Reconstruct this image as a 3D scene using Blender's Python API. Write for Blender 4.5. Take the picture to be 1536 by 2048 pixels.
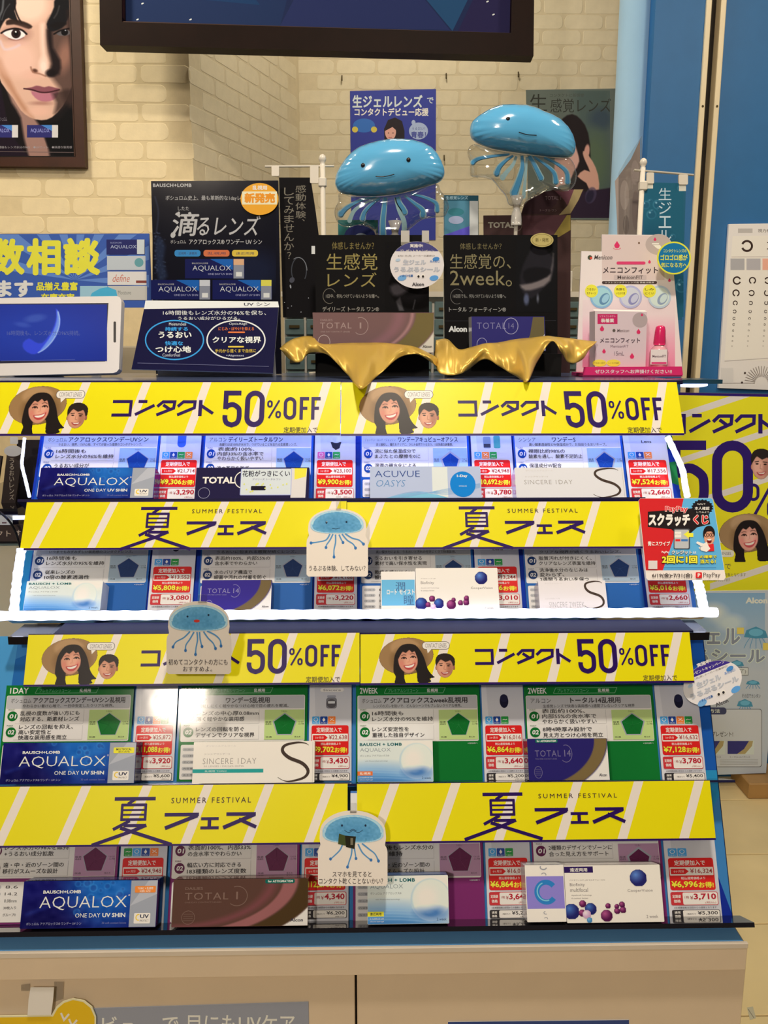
import bpy, math, random
import numpy as np
from mathutils import Vector
random.seed(4); NR = np.random.RandomState(7)
sc = bpy.context.scene
for o_ in list(bpy.data.objects): bpy.data.objects.remove(o_)
COL = sc.collection
# ------------------------------------------------------------------ camera
FPX = 1680.0; CAMZ = 1.45; PITCH = math.radians(11.0); YAW = math.radians(-1.1)
cam = bpy.data.cameras.new('camera'); camo = bpy.data.objects.new('camera', cam); COL.objects.link(camo)
cam.sensor_fit = 'VERTICAL'; cam.sensor_height = 24; cam.lens = 24*FPX/2048; cam.clip_start = .01
camo.location = (0, 0, CAMZ); camo.rotation_euler = (math.radians(90)-PITCH, 0, YAW)
sc.camera = camo
CAM = np.array([0, 0, CAMZ])
FW = np.array([-math.sin(YAW)*math.cos(PITCH), math.cos(YAW)*math.cos(PITCH), -math.sin(PITCH)])
RT = np.array([math.cos(YAW), math.sin(YAW), 0.0]); UP = np.cross(RT, FW)
# ------------------------------------------------------------------ world, lights, exposure
w = bpy.data.worlds.new('world'); sc.world = w; w.use_nodes = True
w.node_tree.nodes['Background'].inputs[0].default_value = (1.0, .87, .68, 1)
w.node_tree.nodes['Background'].inputs[1].default_value = .16
def area(name, loc, target, size, power, color, shape='SQUARE', sy=None):
    l = bpy.data.lights.new(name, 'AREA'); l.energy = power; l.color = color; l.shape = shape; l.size = size
    if sy: l.size_y = sy
    o = bpy.data.objects.new(name, l); COL.objects.link(o); o.location = loc
    o.rotation_euler = (Vector(target)-Vector(loc)).to_track_quat('-Z', 'Y').to_euler(); return o
WARM = (1.0, .86, .66)
area('ceiling_downlight', (.10, .38, 2.95), (.05, 1.0, 1.0), .16, 33, (1, .87, .70), 'DISK')
area('ceiling_panel_front', (-1.03, -2.2, 2.75), (0, 1.0, .95), .22, 56, (1, .86, .70))
area('ceiling_spot_left', (-1.15, 1.55, 2.93), (-1.1, 2.6, 1.9), .3, 19, (1, .89, .70), 'DISK')
area('ceiling_spot_alcove', (.1, 2.45, 2.93), (.2, 3.3, 1.8), .3, 10, (1, .89, .70), 'DISK')
area('ceiling_spot_right', (1.35, 1.2, 2.93), (1.5, 2.3, .8), .3, 17, WARM, 'DISK')
sc.view_settings.view_transform = 'Standard'; sc.view_settings.look = 'None'
sc.view_settings.exposure = -0.5; sc.view_settings.gamma = 1; sc.view_settings.use_curve_mapping = False
sc.cycles.max_bounces = 8; sc.cycles.transparent_max_bounces = 16; sc.cycles.use_denoising = True
sc.cycles.caustics_reflective = False; sc.cycles.caustics_refractive = False
# ------------------------------------------------------------------ colour + materials
def lin(v):
    v = v/255.0
    return v/12.92 if v <= .04045 else ((v+.055)/1.055)**2.4
KK = (.80, .74, .66)
def C(r, g, b, k=None):
    k = k or KK
    return tuple(min(.93, lin(x)/q) for x, q in zip((r, g, b), k))
def CR(r, g, b): return (lin(r), lin(g), lin(b))
def mat(name, base=None, rough=.5, metal=0, bump=0, bscale=60, coat=0, transl=0, emit=0, emc=None, vary=0, vcol=False, spec=.5):
    m = bpy.data.materials.new(name); m.use_nodes = True; nt = m.node_tree; b = nt.nodes['Principled BSDF']
    b.inputs['Roughness'].default_value = rough; b.inputs['Metallic'].default_value = metal
    b.inputs['Coat Weight'].default_value = coat; b.inputs['Coat Roughness'].default_value = .06
    b.inputs['Specular IOR Level'].default_value = spec
    tc = nt.nodes.new('ShaderNodeTexCoord')
    src = None
    if vcol:
        a = nt.nodes.new('ShaderNodeAttribute'); a.attribute_name = 'Col'; src = a.outputs['Color']
    elif vary:
        n = nt.nodes.new('ShaderNodeTexNoise'); n.inputs['Scale'].default_value = bscale*.2; n.inputs['Detail'].default_value = 4
        nt.links.new(tc.outputs['Object'], n.inputs['Vector'])
        r = nt.nodes.new('ShaderNodeValToRGB')
        r.color_ramp.elements[0].position = .3; r.color_ramp.elements[1].position = .7
        r.color_ramp.elements[0].color = tuple(c*(1-vary) for c in base)+(1,); r.color_ramp.elements[1].color = tuple(min(1, c*(1+vary)) for c in base)+(1,)
        nt.links.new(n.outputs['Fac'], r.inputs['Fac']); src = r.outputs['Color']
    if src: nt.links.new(src, b.inputs['Base Color'])
    elif base: b.inputs['Base Color'].default_value = base+(1,)
    if bump:
        n2 = nt.nodes.new('ShaderNodeTexNoise'); n2.inputs['Scale'].default_value = bscale
        nt.links.new(tc.outputs['Object'], n2.inputs['Vector'])
        bm_ = nt.nodes.new('ShaderNodeBump'); bm_.inputs['Strength'].default_value = bump; bm_.inputs['Distance'].default_value = .002
        nt.links.new(n2.outputs['Fac'], bm_.inputs['Height']); nt.links.new(bm_.outputs['Normal'], b.inputs['Normal'])
    if transl:
        t = nt.nodes.new('ShaderNodeBsdfTranslucent'); mx = nt.nodes.new('ShaderNodeMixShader'); mx.inputs[0].default_value = transl
        if src: nt.links.new(src, t.inputs['Color'])
        elif base: t.inputs['Color'].default_value = base+(1,)
        nt.links.new(b.outputs[0], mx.inputs[1]); nt.links.new(t.outputs[0], mx.inputs[2])
        nt.links.new(mx.outputs[0], nt.nodes['Material Output'].inputs['Surface'])
    if emit:
        if vcol and emc is None: nt.links.new(src, b.inputs['Emission Color'])
        else: b.inputs['Emission Color'].default_value = emc+(1,)
        b.inputs['Emission Strength'].default_value = emit
    return m
def clear_mat(name, tint, gloss_min, gloss_max, rough=.05, alpha=None, milky=0):
    """thin clear plastic: see-through, shinier at grazing angles"""
    m = bpy.data.materials.new(name); m.use_nodes = True; nt = m.node_tree; nt.nodes.remove(nt.nodes['Principled BSDF'])
    tr = nt.nodes.new('ShaderNodeBsdfTransparent'); tr.inputs[0].default_value = tint+(1,)
    gl = nt.nodes.new('ShaderNodeBsdfGlossy'); gl.inputs['Roughness'].default_value = rough
    lw = nt.nodes.new('ShaderNodeLayerWeight'); lw.inputs[0].default_value = .35
    mr = nt.nodes.new('ShaderNodeMapRange'); mr.inputs['To Min'].default_value = gloss_min; mr.inputs['To Max'].default_value = gloss_max
    nt.links.new(lw.outputs['Facing'], mr.inputs['Value'])
    mx = nt.nodes.new('ShaderNodeMixShader'); nt.links.new(mr.outputs[0], mx.inputs[0])
    last = tr.outputs[0]
    if milky:
        df = nt.nodes.new('ShaderNodeBsdfDiffuse'); df.inputs[0].default_value = (.85, .85, .85, 1)
        m2 = nt.nodes.new('ShaderNodeMixShader'); m2.inputs[0].default_value = milky
        nt.links.new(last, m2.inputs[1]); nt.links.new(df.outputs[0], m2.inputs[2]); last = m2.outputs[0]
    nt.links.new(last, mx.inputs[1]); nt.links.new(gl.outputs[0], mx.inputs[2])
    nt.links.new(mx.outputs[0], nt.nodes['Material Output'].inputs['Surface']); return m
def emis(name, color, strength):
    m = bpy.data.materials.new(name); m.use_nodes = True; b = m.node_tree.nodes['Principled BSDF']
    b.inputs['Base Color'].default_value = (.8, .8, .8, 1); b.inputs['Emission Color'].default_value = color+(1,); b.inputs['Emission Strength'].default_value = strength
    return m
PAPER = mat('printed_paper', vcol=True, rough=.55, spec=.25)
GLOSS = mat('glossy_print', vcol=True, rough=.09, bump=.05, bscale=25, spec=.2)
LAMIN = mat('laminated_print', vcol=True, rough=.12, bump=.05, bscale=14, spec=.3)
BANNER = mat('banner_paper', vcol=True, rough=.38, transl=.09, bump=.06, bscale=9, spec=.22)
MATTE = mat('matte_board_print', vcol=True, rough=.7, spec=.12)
SCREEN = mat('backlit_screen', vcol=True, rough=.08, emit=.3)
NAVY = mat('navy_acrylic', CR(22, 22, 62), rough=.12, coat=.4, vary=.05)
BLACKAC = mat('black_acrylic', CR(16, 14, 24), rough=.08, coat=.6, vary=.05)
WHITEP = mat('white_plastic', CR(225, 220, 210), rough=.3, vary=.03)
BLUEB = mat('blue_board', CR(30, 96, 160), rough=.3, vary=.04, bscale=20)
CAB = mat('beige_laminate', CR(232, 214, 190), rough=.35, vary=.02, bump=.02, bscale=90)
CABE = mat('pale_edge_band', CR(228, 218, 205), rough=.3, vary=.03)
BLUELAM = mat('blue_laminate', CR(116, 182, 248), rough=.28, vary=.03)
DARKGAP = mat('dark_gap', CR(30, 24, 20), rough=.8, vary=.1)
CLEARP = clear_mat('clear_plastic', (.93, .93, .93), .05, .5)
SMOKED = clear_mat('smoked_acrylic', (.45, .47, .55), .03, .25, rough=.2)
LEDM = emis('white_led_tube', (.62, .70, 1.0), 3.2)
LEDP = emis('led_chip', (.5, .58, 1.0), 420.0)
# ------------------------------------------------------------------ geometry core
def norm(v): v = np.array(v, float); return v/np.linalg.norm(v)
class Plane:
    def __init__(s, p, n, up=(0, 0, 1)):
        s.p = np.array(p, float); s.n = norm(n); s.u = norm(np.cross(up, s.n)); s.w = np.cross(s.n, s.u)
    def off(s, d):
        q = Plane.__new__(Plane); q.p = s.p+s.n*d; q.n = s.n; q.u = s.u; q.w = s.w; return q
    def hit(s, pts, d=0.0):
        pts = np.atleast_2d(np.array(pts, float))
        r = FW+RT*((pts[:, 0:1]-768)/FPX)+UP*((1024-pts[:, 1:2])/FPX)
        t = np.dot(s.p+s.n*d-CAM, s.n)/(r@s.n)
        return CAM+r*t[:, None]
    def rect(s, xl, xr, yt, yb, W, H, yref=None):
        """an upright rectangle on this plane whose sides pass the given picture columns at row yref"""
        yref = (yt+yb)/2 if yref is None else yref
        h = s.hit([(xl, yref), (xr, yref), ((xl+xr)/2, yt), ((xl+xr)/2, yb)])-s.p
        ul, ur = h[0]@s.u, h[1]@s.u; wt, wb = h[2]@s.w, h[3]@s.w
        return Frame(s.p+s.u*ul+s.w*wt, s.u*(ur-ul)/W, -s.w*(wt-wb)/H, s.n)
class Frame:
    def __init__(s, o, eu, ev, n): s.o = np.array(o, float); s.eu = eu; s.ev = ev; s.n = n
    def hit(s, pts, d=0.0):
        pts = np.atleast_2d(np.array(pts, float))
        return s.o+pts[:, 0:1]*s.eu+pts[:, 1:2]*s.ev+s.n*d
def quad_frame(p4, n, W, H):
    """affine frame from three 3D corners TL,TR,BL"""
    tl, tr, bl = p4; return Frame(tl, (tr-tl)/W, (bl-tl)/H, n)
GC = {}
tc_ = bpy.data.curves.new('t', 'FONT'); tc_.resolution_u = 2; to_ = bpy.data.objects.new('t', tc_)
def glyphs(s, bold, sp=1.0):
    k = (s, bold, sp)
    if k not in GC:
        tc_.body = s; tc_.offset = bold; tc_.space_character = sp; me = bpy.data.meshes.new_from_object(to_)
        v = np.array([x.co[:2] for x in me.vertices]) if len(me.vertices) else np.zeros((1, 2))
        f = [tuple(p.vertices) for p in me.polygons]
        bpy.data.meshes.remove(me); GC[k] = (v, f)
    return GC[k]
class M:
    """collects geometry (world space) with a colour per vertex; build() links ONE mesh object"""
    STEP = .00002
    def __init__(s, fr=None): s.v = []; s.f = []; s.c = []; s.n = 0; s.fr = fr; s.lay = 1; s.mi = []; s.cur = 0; s.sm = []; s.smooth = False
    def add(s, v, f, c):
        v = np.atleast_2d(v); b = s.n; s.v.append(v); s.n += len(v)
        s.f += [tuple(b+i for i in q) for q in f]; s.mi += [s.cur]*len(f); s.sm += [s.smooth]*len(f)
        c = np.array(c, float)
        s.c.append(np.tile(c, (len(v), 1)) if c.ndim == 1 else c)
    def up(s): s.lay += 1; return s.lay*s.STEP
    # flat art in the frame's own units
    def poly(s, pts, c, same=False):
        d = s.lay*s.STEP if same else s.up()
        s.add(s.fr.hit(pts, d), [tuple(range(len(pts)))], c)
    def rect(s, x0, y0, x1, y1, c, r=0, same=False):
        if r <= 0: s.poly([(x0, y0), (x1, y0), (x1, y1), (x0, y1)], c, same)
        else: s.poly(rr(x0, y0, x1, y1, r), c, same)
    def ell(s, cx, cy, rx, ry, c, n=28, rot=0, same=False):
        a = np.linspace(0, 2*math.pi, n, endpoint=False); x = rx*np.cos(a); y = ry*np.sin(a); q = math.radians(rot)
        s.poly(np.c_[cx+x*math.cos(q)-y*math.sin(q), cy+x*math.sin(q)+y*math.cos(q)], c, same)
    def ring(s, cx, cy, rx, ry, w_, c, n=32, a0=0, a1=360):
        a = np.radians(np.linspace(a0, a1, n+1)); pts = np.c_[cx+rx*np.cos(a), cy+ry*np.sin(a)]
        s.line(pts[:-1] if a1-a0 == 360 else pts, w_, c, a1-a0 == 360)
    def line(s, pts, w_, c, closed=False, same=False):
        p = np.array(pts, float); ws = np.full(len(p), w_) if np.isscalar(w_) else np.array(w_, float)
        kp = [i for i in range(len(p)) if i == 0 or np.linalg.norm(p[i]-p[i-1]) > 1e-4]; p = p[kp]; ws = ws[kp]
        if closed and np.linalg.norm(p[0]-p[-1]) < 1e-4: p = p[:-1]; ws = ws[:-1]
        n = len(p); L = []; R = []
        for i in range(n):
            a = p[i-1] if (i or closed) else None; b = p[(i+1) % n] if (i < n-1 or closed) else None
            ds = []
            if a is not None: ds.append((p[i]-a)/max(1e-9, np.linalg.norm(p[i]-a)))
            if b is not None: ds.append((b-p[i])/max(1e-9, np.linalg.norm(b-p[i])))
            t = sum(ds); l = np.linalg.norm(t); t = t/l if l > 1e-6 else ds[0]
            m_ = np.array([-t[1], t[0]]); k = 1/max(.45, abs(np.dot(m_, [-ds[0][1], ds[0][0]])))
            L.append(p[i]+m_*ws[i]/2*k); R.append(p[i]-m_*ws[i]/2*k)
        d = s.lay*s.STEP if same else s.up()
        v = s.fr.hit(np.array(L+R), d); m = n if closed else n-1
        s.add(v, [(i, (i+1) % n, n+(i+1) % n, n+i) for i in range(m)], c)
    def text(s, t, x0, y0, x1, y1, c, bold=0.0, slant=0, rot=0, out=None, vert=False, sp=1.0):
        """lettering whose ink fills the box; x1=None keeps its proportions"""
        if vert:
            n = len(t); h = (y1-y0)/n
            for i, ch in enumerate(t):
                if ch in '、。': s.text(ch, x0+(x1-x0)*.62, y0+h*i+h*.04, x0+(x1-x0)*.85, y0+h*i+h*.26, c, bold); continue
                q = .12 if ch not in '？?,！' else .2
                s.text(ch, x0+(x1-x0)*(.05 if q < .2 else .3), y0+h*i+h*q*.6, x1-(x1-x0)*(.05 if q < .2 else .3), y0+h*(i+1)-h*q*.6, c, bold)
            return
        asc = all(ord(ch) < 256 for ch in t)
        for off_, cc in (([(out[1], out[0])] if out else [])+[(bold, c)]):
            b0 = off_ if asc or off_ <= 0 else 0
            v, f = glyphs(t, b0, sp); v0, _ = glyphs(t, bold if asc else 0, sp)
            mn = v0.min(0); mx = v0.max(0)
            if not asc and bold > 0: mn = mn-bold*.8; mx = mx+bold*.8
            sz = np.maximum(mx-mn, 1e-6)
            sy = (y1-y0)/sz[1]; sx = (x1-x0)/sz[0] if x1 is not None else sy*.92
            d_ = s.up(); sh = [(0, 0)]
            if b0 != off_:
                q_ = off_; sh += [(q_, 0), (-q_, 0), (0, q_), (0, -q_)] if q_ < .022 else [(q_*math.cos(z), q_*math.sin(z)) for z in np.linspace(0, 2*math.pi, 8 if q_ < .05 else 12, endpoint=False)]
            for shx, shy in sh[::-1]:
                if len(sh) > 1: s.lay += .3; d_ = s.lay*s.STEP
                q = np.c_[x0+(v[:, 0]+shx-mn[0])*sx, y1-(v[:, 1]+shy-mn[1])*sy]
                if slant: q[:, 0] += (y1-q[:, 1])*slant
                if rot:
                    a = math.radians(rot); cx, cy = x0, (y0+y1)/2; dx = q[:, 0]-cx; dy = q[:, 1]-cy
                    q = np.c_[cx+dx*math.cos(a)-dy*math.sin(a), cy+dx*math.sin(a)+dy*math.cos(a)]
                s.add(s.fr.hit(q, d_), f, cc)
    def raster(s, x0, y0, x1, y1, img, k=None):
        """a printed picture as a fine grid with a colour per point; alpha < .5 left open"""
        h, w_, _ = img.shape; xs = np.linspace(x0, x1, w_); ys = np.linspace(y0, y1, h)
        X, Y = np.meshgrid(xs, ys); v = s.fr.hit(np.c_[X.ravel(), Y.ravel()], s.up())
        rgb = img[..., :3].reshape(-1, 3)/255.0
        rgb = np.where(rgb <= .04045, rgb/12.92, ((rgb+.055)/1.055)**2.4)/np.array(k or KK)
        al = img[..., 3]; ok = (al[:-1, :-1]+al[1:, :-1]+al[:-1, 1:]+al[1:, 1:])/4 >= .5
        ii, jj = np.nonzero(ok); a = ii*w_+jj
        used = np.zeros(h*w_, bool)
        for dd in (0, 1, w_, w_+1): used[a+dd] = True
        idx = np.cumsum(used)-1
        s.add(v[used], [tuple(r) for r in np.c_[idx[a], idx[a+1], idx[a+w_+1], idx[a+w_]].tolist()], np.clip(rgb[used], 0, .93))
    def slab(s, pts, th, cf, cs=None, back=None):
        """a flat sheet or board: front face on the frame, thickness th behind it"""
        n = len(pts); a = s.fr.hit(pts, 0); b = s.fr.hit(pts, 0)-s.fr.n*th; cs = cs or cf
        s.add(a, [tuple(range(n))], cf); s.add(b, [tuple(range(n))], back or cs)
        s.add(np.r_[a, b], [(i, (i+1) % n, n+(i+1) % n, n+i) for i in range(n)], cs)
    # solids in world space
    def box(s, lo, hi, c=(1, 1, 1), ax=None, bev=0):
        lo = np.array(lo, float); hi = np.array(hi, float)
        if bev:
            o = np.eye(3); P = []
            b = bev; x0, y0, z0 = lo; x1, y1, z1 = hi
            v = []
            for z, i in ((z0, b), (z0+b, 0), (z1-b, 0), (z1, b)):
                v += [(x0+i+b, y0+i, z), (x1-i-b, y0+i, z), (x1-i, y0+i+b, z), (x1-i, y1-i-b, z), (x1-i-b, y1-i, z), (x0+i+b, y1-i, z), (x0+i, y1-i-b, z), (x0+i, y0+i+b, z)]
            f = [tuple(range(7, -1, -1)), tuple(range(24, 32))]
            for k in range(3):
                for i in range(8): f.append((k*8+i, k*8+(i+1) % 8, k*8+8+(i+1) % 8, k*8+8+i))
        else:
            v = [(x, y, z) for z in (lo[2], hi[2]) for x, y in ((lo[0], lo[1]), (hi[0], lo[1]), (hi[0], hi[1]), (lo[0], hi[1]))]
            f = [(3, 2, 1, 0), (4, 5, 6, 7), (0, 1, 5, 4), (1, 2, 6, 5), (2, 3, 7, 6), (3, 0, 4, 7)]
        v = np.array(v)
        if ax is not None: v = ax[0]+v[:, 0:1]*ax[1]+v[:, 1:2]*ax[2]+v[:, 2:3]*ax[3]
        s.add(v, f, c)
    def tube(s, pts, r, c=(1, 1, 1), n=10, cap=True):
        p = np.array(pts, float); m = len(p); rs = np.full(m, r) if np.isscalar(r) else np.array(r, float)
        t = np.gradient(p, axis=0); t /= np.maximum(np.linalg.norm(t, axis=1), 1e-9)[:, None]
        ref = np.array([0, 0, 1.0]) if abs(t[0][2]) < .9 else np.array([0, 1.0, 0])
        u = np.cross(t[0], ref); u /= np.linalg.norm(u); V = []
        a = np.linspace(0, 2*math.pi, n, endpoint=False)
        for i in range(m):
            u = u-t[i]*(u@t[i]); u /= np.linalg.norm(u); q = np.cross(t[i], u)
            V.append(p[i]+rs[i]*(np.cos(a)[:, None]*u+np.sin(a)[:, None]*q))
        f = [(i*n+j, i*n+(j+1) % n, (i+1)*n+(j+1) % n, (i+1)*n+j) for i in range(m-1) for j in range(n)]
        if cap: f += [tuple(range(n)), tuple(range((m-1)*n, m*n))]
        sm = s.smooth; s.smooth = True; s.add(np.vstack(V), f, c); s.smooth = sm
    def lathe(s, o, prof, c=(1, 1, 1), n=20, ax=(0, 0, 1)):
        ax = norm(ax); u = norm(np.cross(ax, (0, 1, 0.001))); q = np.cross(ax, u); a = np.linspace(0, 2*math.pi, n, endpoint=False)
        V = [np.array(o)+ax*z+r*(np.cos(a)[:, None]*u+np.sin(a)[:, None]*q) for r, z in prof]; m = len(prof)
        f = [(i*n+j, i*n+(j+1) % n, (i+1)*n+(j+1) % n, (i+1)*n+j) for i in range(m-1) for j in range(n)]+[tuple(range(n)), tuple(range((m-1)*n, m*n))]
        sm = s.smooth; s.smooth = True; s.add(np.vstack(V), f, c); s.smooth = sm
    def grid(s, P, c, closed=False):
        h, w_ = P.shape[:2]; f = [(i*w_+j, i*w_+j+1, (i+1)*w_+j+1, (i+1)*w_+j) for i in range(h-1) for j in range(w_-1)]
        s.add(P.reshape(-1, 3), f, c)
    def build(s, name, m, parent=None, label=None, cat=None, group=None, kind=None, origin=None):
        v = np.vstack(s.v); c = np.vstack(s.c)
        if origin is None:
            mn = v.min(0); mx = v.max(0); origin = np.array([(mn[0]+mx[0])/2, (mn[1]+mx[1])/2, mn[2]])
        if parent is not None:
            base = np.array(parent['o_']); loc = origin-base
        else: loc = origin
        me = bpy.data.meshes.new(name); me.from_pydata((v-origin).tolist(), [], s.f); 
        at = me.color_attributes.new('Col', 'FLOAT_COLOR', 'POINT'); at.data.foreach_set('color', np.c_[c, np.ones(len(c))].ravel())
        for x in (m if isinstance(m, (list, tuple)) else [m]): me.materials.append(x)
        me.polygons.foreach_set('material_index', s.mi); me.polygons.foreach_set('use_smooth', s.sm); me.update()
        o = bpy.data.objects.new(name, me); COL.objects.link(o); o.location = Vector(loc)
        if parent is not None: o.parent = parent
        else: tag(o, label, cat, group, kind)
        o['o_'] = list(map(float, origin)); ALL.append(o); return o
ALL = []
def tag(o, label=None, cat=None, group=None, kind=None):
    if label: o['label'] = label
    if cat: o['category'] = cat
    if group: o['group'] = group
    if kind: o['kind'] = kind
def thing(name, loc, label, cat, group=None, kind=None):
    o = bpy.data.objects.new(name, None); COL.objects.link(o); o.location = Vector(loc); o.empty_display_size = .05
    tag(o, label, cat, group, kind); o['o_'] = list(map(float, loc)); ALL.append(o); return o
def rr(x0, y0, x1, y1, r, n=4):
    r = min(r, abs(x1-x0)/2, abs(y1-y0)/2); p = []
    for cx, cy, a in ((x1-r, y0+r, -90), (x1-r, y1-r, 0), (x0+r, y1-r, 90), (x0+r, y0+r, 180)):
        for i in range(n+1): t = math.radians(a+90*i/n); p.append((cx+r*math.cos(t), cy+r*math.sin(t)))
    return p
def cr(pts, k=6, closed=False):
    """catmull-rom through the points"""
    p = np.array(pts, float); n = len(p); out = []
    for i in range(n if closed else n-1):
        g = (lambda j: p[j % n]) if closed else (lambda j: p[min(max(j, 0), n-1)])
        a, b, c, d = g(i-1), g(i), g(i+1), g(i+2)
        for t in np.arange(k)/k: out.append(.5*((2*b)+(-a+c)*t+(2*a-5*b+4*c-d)*t*t+(-a+3*b-3*c+d)*t**3))
    if not closed: out.append(p[-1])
    return np.array(out)
class Ras:
    """a small painter for printed photographs (numpy), saved as point colours"""
    def __init__(s, w_, h, c=None, k=1.0):
        s.k = k; W = int(w_*k)+1; H = int(h*k)+1; y, x = np.mgrid[0:H, 0:W]; s.x = x/k; s.y = y/k
        s.im = np.zeros((H, W, 4)); 
        if c: s.im[..., :3] = c; s.im[..., 3] = 1
    def mask(s, m, c, a=1.0):
        m = np.clip(m, 0, 1)*a; s.im[..., :3] = s.im[..., :3]*(1-m[..., None])+np.array(c, float)*m[..., None]; s.im[..., 3] = np.maximum(s.im[..., 3], m)
    def ell(s, cx, cy, rx, ry, c, blur=1, rot=0, a=1.0):
        q = math.radians(rot); dx = s.x-cx; dy = s.y-cy; u = (dx*math.cos(q)+dy*math.sin(q))/rx; v = (-dx*math.sin(q)+dy*math.cos(q))/ry
        s.mask((1-np.sqrt(u*u+v*v))*min(rx, ry)/blur+.5, c, a)
    def poly(s, pts, c, blur=1, a=1.0, smooth=0):
        p = cr(pts, smooth, True) if smooth else np.array(pts, float)
        ins = np.zeros(s.x.shape, bool); d = np.full(s.x.shape, 1e9); n = len(p)
        for i in range(n):
            ax, ay = p[i]; bx, by = p[(i+1) % n]; ex, ey = bx-ax, by-ay
            if abs(ey) > 1e-9:
                cnd = ((ay > s.y) != (by > s.y)) & (s.x < ex*(s.y-ay)/ey+ax); ins ^= cnd
            L = ex*ex+ey*ey+1e-9; t = np.clip(((s.x-ax)*ex+(s.y-ay)*ey)/L, 0, 1)
            d = np.minimum(d, np.hypot(s.x-ax-t*ex, s.y-ay-t*ey))
        s.mask(np.where(ins, d, -d)/blur+.5, c, a)
    def line(s, pts, w_, c, blur=1, a=1.0, smooth=0):
        p = cr(pts, smooth) if smooth else np.array(pts, float); d = np.full(s.x.shape, 1e9)
        for i in range(len(p)-1):
            ax, ay = p[i]; ex, ey = p[i+1]-p[i]; L = ex*ex+ey*ey+1e-9; t = np.clip(((s.x-ax)*ex+(s.y-ay)*ey)/L, 0, 1)
            d = np.minimum(d, np.hypot(s.x-ax-t*ex, s.y-ay-t*ey))
        s.mask((w_/2-d)/blur+.5, c, a)
    def noise(s, amp, seed=0, sc_=6):
        r = np.random.RandomState(seed); H, W = s.x.shape; g = r.randn(int(H/sc_)+3, int(W/sc_)+3)
        yy = np.arange(H)/sc_; xx = np.arange(W)/sc_; yi = yy.astype(int); xi = xx.astype(int); fy = (yy-yi)[:, None]; fx = (xx-xi)[None]
        n = (g[yi][:, xi]*(1-fy)*(1-fx)+g[yi+1][:, xi]*fy*(1-fx)+g[yi][:, xi+1]*(1-fy)*fx+g[yi+1][:, xi+1]*fy*fx)
        s.im[..., :3] = np.clip(s.im[..., :3]+amp*n[..., None], 0, 255)
# ------------------------------------------------------------------ reference planes
LN = (0, -.8996, .437); UN = (0, -.854, .520)
LF = Plane((0, .848, .807), LN); UF = Plane((0, 1.055, 1.111), UN)      # shelf fronts of lower and upper stand
LC = LF.off(-.036); UC = UF.off(-.036)                                   # faces of the cards
def VP(y, yaw=0, tilt=0, x=0, z=1.4):
    """upright plane at depth y facing the shopper"""
    a = math.radians(yaw); t = math.radians(tilt)
    return Plane((x, y, z), (math.sin(a)*math.cos(t), -math.cos(a)*math.cos(t), math.sin(t)))
TOPZ = 1.405; DECKZ = .782; MIDZ = 1.100
# ------------------------------------------------------------------ the room
def struct(name, m_, mt, parent=None):
    return m_.build(name, mt, parent, kind=None if parent is not None else 'structure')
FLOORM = mat('floor_base', CR(120, 105, 80), rough=.7, vary=.05)
TILEM = mat('cream_floor_tile', CR(244, 224, 172), rough=.3, vary=.05, bump=.03, bscale=30)
WALLM = mat('cream_wallpaper_joint', CR(224, 207, 168), rough=.75, vary=.05, bump=.1, bscale=200)
BRICKM = mat('cream_wallpaper_brick', CR(238, 222, 184), rough=.7, vary=.04, bump=.12, bscale=160)
WALLG = mat('shaded_wallpaper_joint', CR(212, 200, 172), rough=.75, vary=.05, bump=.1, bscale=200)  # dimmer alcove: its shade is put into this copy of the cream wallpaper
BRICKG = mat('shaded_wallpaper_brick', CR(222, 212, 186), rough=.7, vary=.04, bump=.12, bscale=160)
PLAST = mat('plain_plaster', CR(235, 225, 205), rough=.8, vary=.03)
m = M(); m.box((-3.2, -3, -.06), (3.2, 3.6, -.0081)); fl = struct('floor', m, FLOORM)
tile_mesh = None; row = 0; y = .10
while y < 3.2:
    x = -2.96+(row % 2)*.3+.09
    while x < 2.9:
        if tile_mesh is None:
            m = M(); m.box((0, 0, -.008), (.596, .296, 0), bev=.0015); t = m.build('tile', TILEM, fl, origin=np.array([x, y, 0.0])); 
            # mesh was built around its own corner
            me = t.data
            for v_ in me.vertices: v_.co.x += x; v_.co.y += y
            tile_mesh = me; t0 = t
        else:
            t = t0.copy(); COL.objects.link(t); t.location = t0.location+Vector((x-x00, y-y00, 0)); t.parent = fl
        if row == 0 and x < -2.8: x00, y00 = x, y
        x += .6
    y += .3; row += 1
m = M(); m.box((-3.2, -3, 3.0), (3.2, 3.6, 3.1)); struct('ceiling', m, PLAST)
LW = VP(2.6); BW = VP(3.3)
xl = -3.2; cl = LW.hit([(385, 300)])[0]; cb = BW.hit([(600, 300)])[0]
m = M(); m.box((-3.2, 2.6, 0), (cl[0], 2.72, 3.0)); wl = struct('wall_left', m, WALLM)
sd = np.array([cb[0]-cl[0], .7, 0]); sl = np.linalg.norm(sd); sd /= sl; sn = np.array([-sd[1], sd[0], 0])
m = M(); m.box((.0, 0, 0), (sl, .1, 3.0), ax=(np.array([cl[0], 2.6, 0]), sd, sn, np.array([0, 0, 1.]))); wi = struct('wall_inner', m, WALLG)
m = M(); m.box((cb[0]-.15, 3.3, 0), (1.75, 3.4, 3.0)); wb = struct('wall_rear', m, WALLG)
brick_v = []
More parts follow.
